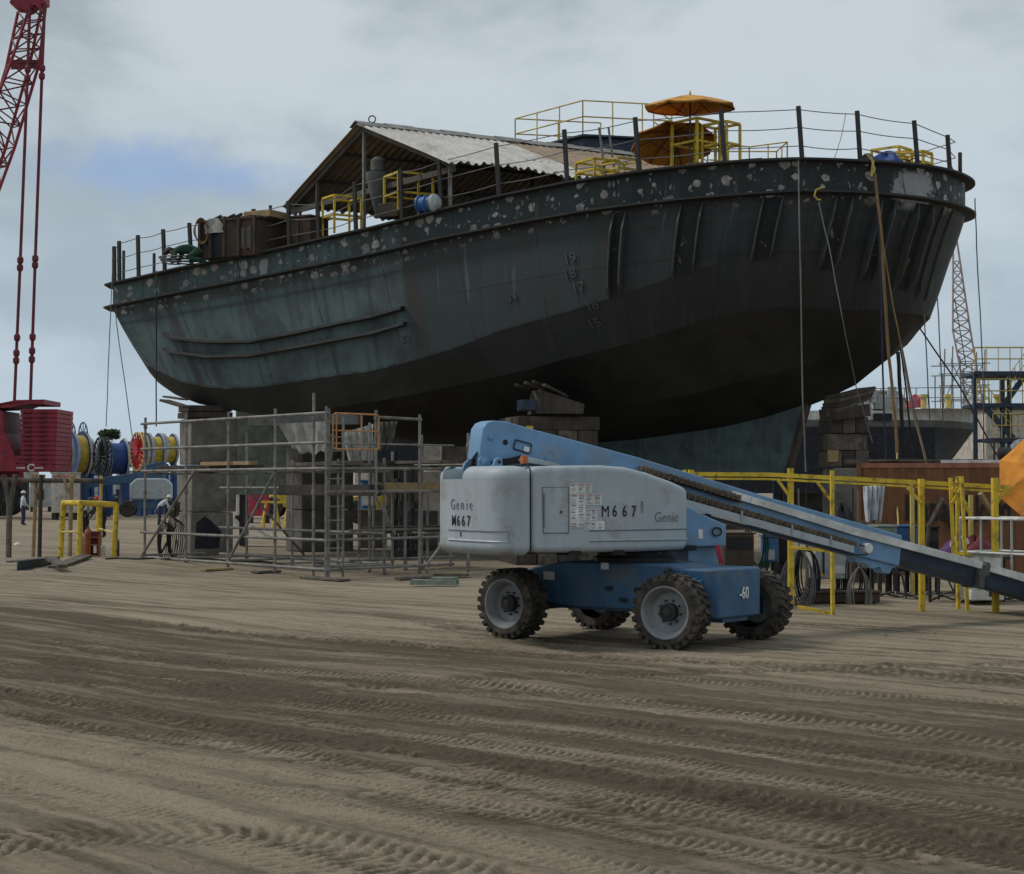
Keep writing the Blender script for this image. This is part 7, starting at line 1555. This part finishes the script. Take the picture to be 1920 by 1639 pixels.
def far_box(name, label, cat, px0, px1, y0, y1, D, mat, dep=2.0, bits=(), yaw=.15, roof=None):
    a, b_ = W(px0, y1, D), W(px1, y0, D); z0 = a.z if y1 < 905 else max(0, min(a.z, .4)); c = V(((a.x + b_.x) / 2, D + dep / 2, 0)); t = thing(name, label, cat, c); X = V((math.cos(yaw), math.sin(yaw), 0)); Y = V((-X.y, X.x, 0)); w_ = b_.x - a.x; h_ = b_.z - z0
    part(t, 'body', MB().frame(c + UP * (z0 + h_ / 2), X * w_, Y * dep, UP * h_), M[mat], bevel=.05); part(t, 'roof', MB().frame(c + UP * (b_.z + .04), X * (w_ + .1), Y * (dep + .1), UP * .08), M[roof or mat], smooth=0)
    for (u, v, ww, hh_, mt, nm) in bits: part(t, nm, MB().frame(c - Y * (dep / 2 + .02) + X * (u * w_) + UP * (z0 + v * h_), X * ww * w_, Y * .05, UP * hh_ * h_), M[mt], smooth=0)
    if z0 > .3 and y1 < 905: part(t, 'support', MB().frame(c + UP * z0 / 2, X * w_ * .6, Y * dep * .6, UP * z0), M['steel'], smooth=0)
    if 0.02 < z0 < .45:
        for u in (-.4, .4): part(t, 'foot', MB().frame(c + X * u * w_ + UP * z0 / 2, X * .3, Y * dep * .8, UP * z0), M['steel'], smooth=0)
    return t
far_box('wrapped_pallet', 'tall whitish wrapped pallet behind the timber rail', 'pallet', 93, 142, 888, 962, 108, 'palecon', 1.6, [(-.1, .93, .7, .03, 'pinkred', 'stripe'), (.05, .45, .02, .8, 'tarp', 'fold')])
far_box('trailer', 'long pale trailer behind the wrapped pallet', 'trailer', 140, 250, 908, 930, 160, 'greybox', 2.4, [(-.2, .5, .2, .3, 'white', 'panel'), (.2, .5, .15, .5, 'steel', 'panel')])
far_box('trailer', 'tan roofed trailer under the red counterweight', 'trailer', -20, 62, 884, 902, 150, 'tan', 2.4, [(-.3, .5, .1, .5, 'ink', 'window')])
far_box('tool_container', 'pale container with a dark window left of the wrapped pallet', 'container', 52, 92, 905, 945, 140, 'greybox', 2.4, [(0, .5, .3, .4, 'steel', 'window')])
for k, (x0, x1, y0, y1, D, mt, lab) in enumerate(((215, 262, 884, 926, 176, 'palecon', 'pale container under the red spoked reel'), (262, 330, 889, 930, 182, 'greybox', 'long grey container behind the far boom lift'), (330, 440, 884, 930, 190, 'tan', 'tan container beyond the concrete pier'), (-30, 30, 900, 940, 172, 'steel', 'dark container behind the crane tracks'), (572, 690, 880, 930, 188, 'greybox', 'grey container beyond the scaffold ladder'))):
    far_box('storage_container', lab, 'container', x0, x1, y0, y1, D, mt, 2.4, [(-.3, .5, .02, .9, 'steel', 'door_seam'), (.1, .5, .02, .9, 'steel', 'door_seam')])
far_box('portable_cabinet', 'bright red portable cabinet seen through the left bay of the scaffold', 'cabinet', 463, 501, 896, 951, 98, 'pinkred', 1.4, [(0, .5, .02, .9, 'reddark', 'door_seam')])
far_box('portable_cabinet', 'white portable cabinet left of the bright red one', 'cabinet', 440, 463, 897, 951, 99, 'white', 1.4, [(0, .5, .5, .6, 'greybox', 'door')])
far_box('trailer', 'white trailer behind the red portable cabinet', 'trailer', 500, 572, 893, 921, 130, 'white', 2.4, [(.2, .6, .5, .1, 'greybox', 'stripe')])
far_box('site_office', 'long pale site office behind the right bays of the scaffold', 'office', 660, 830, 884, 912, 150, 'palecon', 3, [(-.3, .5, .12, .4, 'steel', 'window'), (0, .5, .12, .4, 'steel', 'window'), (.3, .5, .12, .4, 'steel', 'window')])
far_box('site_office', 'low pink-white site hut right of the scaffold', 'hut', 796, 836, 902, 950, 110, 'palecon', 3)
def loader(label, px, D, s_=1):
    c = W(px, 912, D); c.z = 0; t = thing('wheel_loader', label, 'loader', c, 'yellow loaders in the far yard'); P = lambda u, w_, z: c + V((u * s_, w_, z))
    part(t, 'body', MB().prism([P(-1.6, -.7, .7), P(1.1, -.7, .7), P(1.1, -.7, 1.5), P(-.2, -.7, 1.6), P(-1.6, -.7, 1.5)], (0, 1.4, 0)), M['yellow'], bevel=.06)
    part(t, 'cab', MB().prism([P(-.6, -.6, 1.55), P(.5, -.6, 1.55), P(.4, -.6, 2.9), P(-.55, -.6, 2.9)], (0, 1.2, 0)), M['steel'], bevel=.05); part(t, 'cab_roof', MB().prism([P(-.7, -.7, 2.88), P(.6, -.7, 2.88), P(.55, -.7, 3.0), P(-.65, -.7, 3.0)], (0, 1.4, 0)), M['yellow'], bevel=.03)
    for u in (-1.1, .9):
        for w_ in (-.85, .85): part(t, 'wheel', MB().lathe([(.3, -.2), (.62, -.22), (.68, -.1), (.68, .1), (.62, .22), (.3, .2), (.05, .15)], P(u, w_, .68), (0, 1, 0), 22), M['rubber'])
    part(t, 'bucket', MB().prism([P(1.6, -1, .3), P(2.5, -1, .35), P(2.4, -1, .5), P(1.75, -1, .6), P(1.8, -1, 1.2), P(1.6, -1, 1.1)], (0, 2, 0)), M['yellow2'], bevel=.02); part(t, 'arm', MB().bar(P(.9, 0, 1.4), P(1.7, 0, .7), .5, .2), M['yellow'], bevel=.02); return t
loader('yellow loader seen behind the ladder bay of the scaffold', 715, 96); loader('yellow loader seen through the second bay of the scaffold', 540, 112, -1)
p = W(700, 912, 88); far_box('blue_bin', 'blue and white bin in front of the yellow loader', 'bin', 675, 702, 903, 915, 90, 'bluebox', 1.2, [(0, .5, .9, .3, 'white', 'stripe')])
for k, (x, D) in enumerate(((528, 84), (550, 85), (508, 86))):
    p = W(x, 912, D); p.z = 0; t = thing('sawhorse', ['left', 'right', 'middle'][0] and ['second yellow sawhorse from the left behind the scaffold', 'right hand yellow sawhorse behind the scaffold', 'left hand yellow sawhorse behind the scaffold'][k], 'sawhorse', p)
    for s_ in (-.4, .4):
        for w_ in (-.4, .4): part(t, 'leg', MB().bar(p + V((s_, w_ * 1.2, 0)), p + V((s_ * .6, 0, 1.25)), .07), M['yellow'], smooth=0)
    part(t, 'beam', MB().bar(p + V((-.5, 0, 1.28)), p + V((.5, 0, 1.28)), .1), M['yellow'], smooth=0)
for k, (a, b_, D) in enumerate((((425, 1000), (520, 994), 66), ((470, 985), (512, 1005), 64), ((440, 975), (470, 1000), 65))):
    p, q = W(*a, D), W(*b_, D); p.z = max(.06, p.z + .0) if k else .12; q.z = .14; mb = MB(); mb.bar(p, q, .12, .12); solid('white_pipe', ['long white pipe lying beyond the scaffold', 'white pipe leaning down to the right beyond the scaffold', 'short white pipe beyond the left brace of the scaffold'][k], 'pipe', mb, M['white'], smooth=0)
# standing people far away
JS = dict(pelvis=(0, 0, .95, .15), belly=(0, 0, 1.1, .14), chest=(0, 0, 1.32, .16), neck=(0, 0, 1.50, .06), chin=(.02, 0, 1.57, .08), head=(.02, 0, 1.67, .10), shL=(0, .19, 1.42, .075), elL=(.03, .25, 1.14, .05), wrL=(.12, .22, .92, .036), handL=(.15, .21, .84, .035), shR=(0, -.19, 1.42, .075), elR=(.05, -.25, 1.14, .05), wrR=(.2, -.2, 1.0, .036), handR=(.26, -.18, .95, .035),
          hipL=(0, .10, .90, .11), kneeL=(.05, .12, .50, .075), ankL=(-.02, .12, .09, .05), toeL=(.13, .13, .04, .045), hipR=(0, -.10, .90, .11), kneeR=(.03, -.12, .50, .075), ankR=(0, -.12, .09, .05), toeR=(.15, -.13, .04, .045))
def far_person(label, px, D, mats, hm, J_=JS, rz=0, hz=1.70):
    p = W(px, 950, D); p.z = 0; h0 = J_['head']; return person('person', label, J_, E_BODY, [M['skin']] + [M[m] for m in mats], p, rz, 1.0, [('helmet', hat((h0[0], 0, h0[2] + .03), .115), M[hm])])
JT = dict(JS); 
for k_, dv_ in dict(belly=(.08, 0, -.02), chest=(.25, 0, -.10), neck=(.40, 0, -.16), chin=(.45, 0, -.17), head=(.50, 0, -.20), shL=(.30, 0, -.12), elL=(.40, 0, -.1), wrL=(.45, 0, -.1), handL=(.5, 0, -.1), shR=(.30, 0, -.12), elR=(.40, 0, -.1), wrR=(.45, 0, -.1), handR=(.5, 0, -.1)).items(): JT[k_] = tuple(a + b_ for a, b_ in zip(JS[k_][:3], dv_)) + (JS[k_][3],)
far_person('person in a pale shirt and white helmet standing near the crane tracks', 43, 92, ('shirt', 'bluehose'), 'sticker', rz=.6)
far_person('person in a red helmet bending over behind the yellow pipe guard', 160, 74, ('tarp', 'darkcloth'), 'redhat', JT, R(-15))
far_person('person in dark trousers bending behind the right leg of the yellow pipe guard', 196, 70, ('darkcloth', 'darkcloth'), 'helmet', JT, R(-160))
far_person('person in a pale blue shirt and white helmet left of the concrete pier', 298, 90, ('shirt', 'bluehose'), 'sticker', JT, R(20))
# ------------------------------------------------------------------ far vessel, stair tower, shed and lattice boom on the right
VD = 84.0; vs_ = VD / FPX
vt = thing('ship', 'grey and black hull of a second ship beyond the container', 'ship', W(1500, 912, VD))
def vp(px, py, dz=0): return W(px, py, VD + dz)
def vhull(name, ylev, mat):
    rows = []
    for j, (yl, xb) in enumerate(ylev):
        row = []
        for px in list(range(690, 1761, 107)) + [1800, 1830, 1850, 1862]:
            q = px if px < 1760 else 1760 + (px - 1760) * (xb - 1760) / 102.0; f = max(0, (px - 1700) / 162); y = yl(q) if callable(yl) else yl
            p = vp(q, y); p.y += 5.0 * f ** 2; row.append(p)
        rows.append(row)
    back = [[V((p.x, VD + 10.0 - (p.y - VD) * 1.0, p.z)) for p in r] for r in rows]
    mb = MB(); mb.grid([r + b_[::-1] for r, b_ in zip(rows, back)]); return part(vt, name, mb, M[mat], smooth=30)
vhull('upper_hull', [(lambda q: 764 + (q < 1660) * 6 - max(0, q - 1760) * .04, 1874), (787, 1879)], 'vgrey'); vhull('belting', [(787, 1881), (790, 1882), (800, 1880)], 'lightsteel'); vhull('lower_hull', [(800, 1878), (830, 1856), (868, 1828), (lambda q: 869 if q < 840 else 925, 1796)], 'vdark')
mb = MB(); mb.grid([[vp(690, 772), vp(1860, 766)], [vp(690, 772, 10), vp(1860, 766, 10)]]); part(vt, 'deck', mb, M['vgrey'])
for k in range(6): p = vp(1640 + 46 * k, 766, 1.5); mb = MB(); mb.lathe([(.15, 0), (.15, .5), (.22, .55), (.22, .68), (.05, .7)], p, UP, 10); part(vt, 'bollard', mb, M['yellow2' if k in (2, 3, 5) else 'vgrey'])
for px_ in (760, 1000, 1250, 1500, 1700):
    p = vp(px_, 900, 5); part(vt, 'keel_block', MB().box((p.x, p.y, 1.6), (1.6, 4, 3.2)), M['darkcon'], smooth=0)
railing(vt, [vp(1630, 768, .5), vp(1740, 766, .5), vp(1855, 765, 3)], h=1.0, r=.022, mat=M['galv'], nsub=5)
mb = MB(); mb.box(vp(1655, 782, -.06), (.9, .05, .35)); part(vt, 'freeing_port', mb, M['ink'], smooth=0)
p = vp(1716, 764, 3); mb = lump(p, .4, .4, .55, 8); part(vt, 'red_drum', mb, M['pinkred'])
mb = MB(); p = vp(1640, 770, 1); [mb.box(p + V((.35 * k - .8, .1 * k, .3 + .2 * (k % 3))), (.3, .4, .6 + .35 * (k % 2)), .3 * k) for k in range(6)]; part(vt, 'machinery', mb, M['greybox'], smooth=0)
sf2 = thing('scaffold', 'far tube scaffold standing on the deck of the second ship', 'scaffold', vp(1800, 765, 4))
X0, X1 = vp(1768, 765, 4), vp(1846, 765, 4)
for f in (0, .2, .45, .7, 1):
    for w_ in (0, 1.6): a = X0.lerp(X1, f) + V((0, w_, -.3)); mb = MB(); mb.tube([a, a + V((.1 * math.sin(f * 9), 0, 2.0 + .9 * (f > .1) + .5 * math.sin(f * 7)))], .035, 6); part(sf2, 'standard', mb, M['galv'])
for z in (.4, 1.1, 1.7, 2.2):
    for w_ in (0, 1.6): mb = MB(); mb.tube([X0 + V((-.2, w_, z)), X1 + V((.3, w_, z + .05))], .03, 6); part(sf2, 'ledger', mb, M['galv'])
for a, b_ in ((0, .45), (.45, 1), (.7, .2)): mb = MB(); mb.tube([X0.lerp(X1, a) + V((0, -.05, .2)), X0.lerp(X1, b_) + V((0, -.05, 2.3))], .028, 6); part(sf2, 'brace', mb, M['galv'])
# shed with a tan roof and a cladding wall
SD_ = 128.0; shd = thing('shed', 'tan roofed shed beyond the second ship', 'shed', W(1650, 912, SD_)); q = lambda x, y, dz=0: W(x, y, SD_ + dz)
part(shd, 'roof', MB().grid([[q(1560, 762), q(1600, 733), q(1680, 731), q(1716, 762)], [q(1560, 762, 12), q(1600, 733, 12), q(1680, 731, 12), q(1716, 762, 12)]], thick=(0, 0, -.15)), M['tan'], smooth=0)
part(shd, 'gable', MB().prism([q(1565, 763, .3), q(1602, 736, .3), q(1679, 734, .3), q(1713, 763, .3)], (0, .2, 0)), M['tan'], smooth=0)
a = q(1565, 763, .3); b_ = q(1713, 763, .3); part(shd, 'wall', MB().frame(V(((a.x + b_.x) / 2, SD_ + 6, a.z / 2)), V((b_.x - a.x, 0, 0)), V((0, 11, 0)), V((0, 0, a.z - .01))), M['tan'], smooth=0)
a = W(1848, 872, 110); b_ = W(2010, 768, 110); wl = thing('building', 'pale tan clad building behind the blue stair tower', 'building', V(((a.x + b_.x) / 2, 114, 0))); part(wl, 'wall', MB().frame(V(((a.x + b_.x) / 2, 114, b_.z / 2)), V((b_.x - a.x, 0, 0)), V((0, 8, 0)), V((0, 0, b_.z))), M['palecon'], bevel=.05)
part(wl, 'roof', MB().frame(V(((a.x + b_.x) / 2, 114, b_.z + .1)), V((b_.x - a.x + .4, 0, 0)), V((0, 8.4, 0)), V((0, 0, .2))), M['greybox'], smooth=0)
for k in range(9): part(wl, 'rib', MB().frame(V((a.x + (b_.x - a.x) * (k + .5) / 9, 109.97, b_.z / 2)), V((.12, 0, 0)), V((0, .08, 0)), V((0, 0, b_.z - .1))), M['tan'], smooth=0)
# blue stair tower right
st = thing('stair_tower', 'blue stair tower with yellowish guard rails at the right edge', 'stair tower', W(1885, 912, 74)); q = lambda x, y, dz=0: W(x, y, 74 + dz)
for y0, x0, x1 in ((696, 1828, 1960), (756, 1832, 1960), (821, 1862, 1960)):
    part(st, 'landing', MB().prism([q(x0, y0 + 6, -1), q(x0 + 20, y0 + 8, -1), q(x1, y0 + 8, -1), q(x1, y0, -1), q(x0, y0, -1)], (0, 2.4, 0)), M['navy'], smooth=0); railing(st, [q(x0, y0, -1), q(x1, y0, -1)], h=1.0, r=.02, nsub=6); railing(st, [q(x0, y0, 1.3), q(x1, y0, 1.3)], h=1.0, r=.02, nsub=6)
for x, yt in ((1879, 700), (1892, 700), (1828, 698)):
    for dz in (-.8, 1.2):
        p = q(x, yt, dz); part(st, 'column', MB().box((p.x, p.y, p.z / 2), (.16, .16, p.z)), M['navy'], smooth=0)
for a, b_ in (((1884, 757), (1922, 704)), ((1846, 763), (1900, 822))):
    for dz in (-.9, .2): part(st, 'stringer', MB().bar(q(*a, dz), q(*b_, dz), .06, .24), M['navy'], smooth=0)
    for k in range(9): f = (k + .5) / 9; A_, B_ = q(*a, -.9).lerp(q(*b_, -.9), f), q(*a, .2).lerp(q(*b_, .2), f); part(st, 'tread', MB().bar(A_, B_, .3, .04), M['lightsteel'], smooth=0)
    railing(st, [q(*a, -.9), q(*b_, -.9)], h=.95, r=.02, nsub=4)
# far lattice boom
lc = thing('lattice_crane', 'pale red lattice crane boom rising behind the second ship', 'crane', W(1835, 912, 150)); q = lambda x, y, dz: W(x, y, 150 + dz)
ch4 = [[q(1787, 490, dz), q(1803 + s_ * 16.5, 620, dz), q(1828 + s_ * 15, 755, dz), q(1842 + s_ * 12, 870, dz)] if s_ < 0 else [q(1800, 490, dz), q(1803 + s_ * 16.5, 620, dz), q(1828 + s_ * 15, 755, dz), q(1842 + s_ * 12, 870, dz)] for s_, dz in ((-1, -.8), (1, -.8), (1, .8), (-1, .8))]
for c in ch4: mb = MB(); mb.tube([c[0].lerp(c[1], -.35)] + c, .085, 6); part(lc, 'chord', mb, M['cranepink'])
mb = MB()
for f0 in range(4):
    a_, b2 = ch4[f0], ch4[(f0 + 1) % 4]
    for i in range(3):
        for j in range(7):
            p0, q0, q1 = a_[i].lerp(a_[i + 1], j / 7), b2[i].lerp(b2[i + 1], j / 7), b2[i].lerp(b2[i + 1], (j + 1) / 7); p1 = a_[i].lerp(a_[i + 1], (j + 1) / 7)
            mb.tube([p0, q1] if j % 2 else [q0, p1], .055, 5); mb.tube([p0, q0], .045, 5)
part(lc, 'lacing', mb, M['cranepink']); p = ch4[0][3]; part(lc, 'base', MB().box((p.x + .6, 150, p.z / 2), (3, 3, p.z)), M['reddark'], bevel=.1)
mb = MB(); mb.tube([q(1790, 560, -1), q(1812, 690, -1)], .04, 6); part(lc, 'hoist_rope', mb, M['steel'])
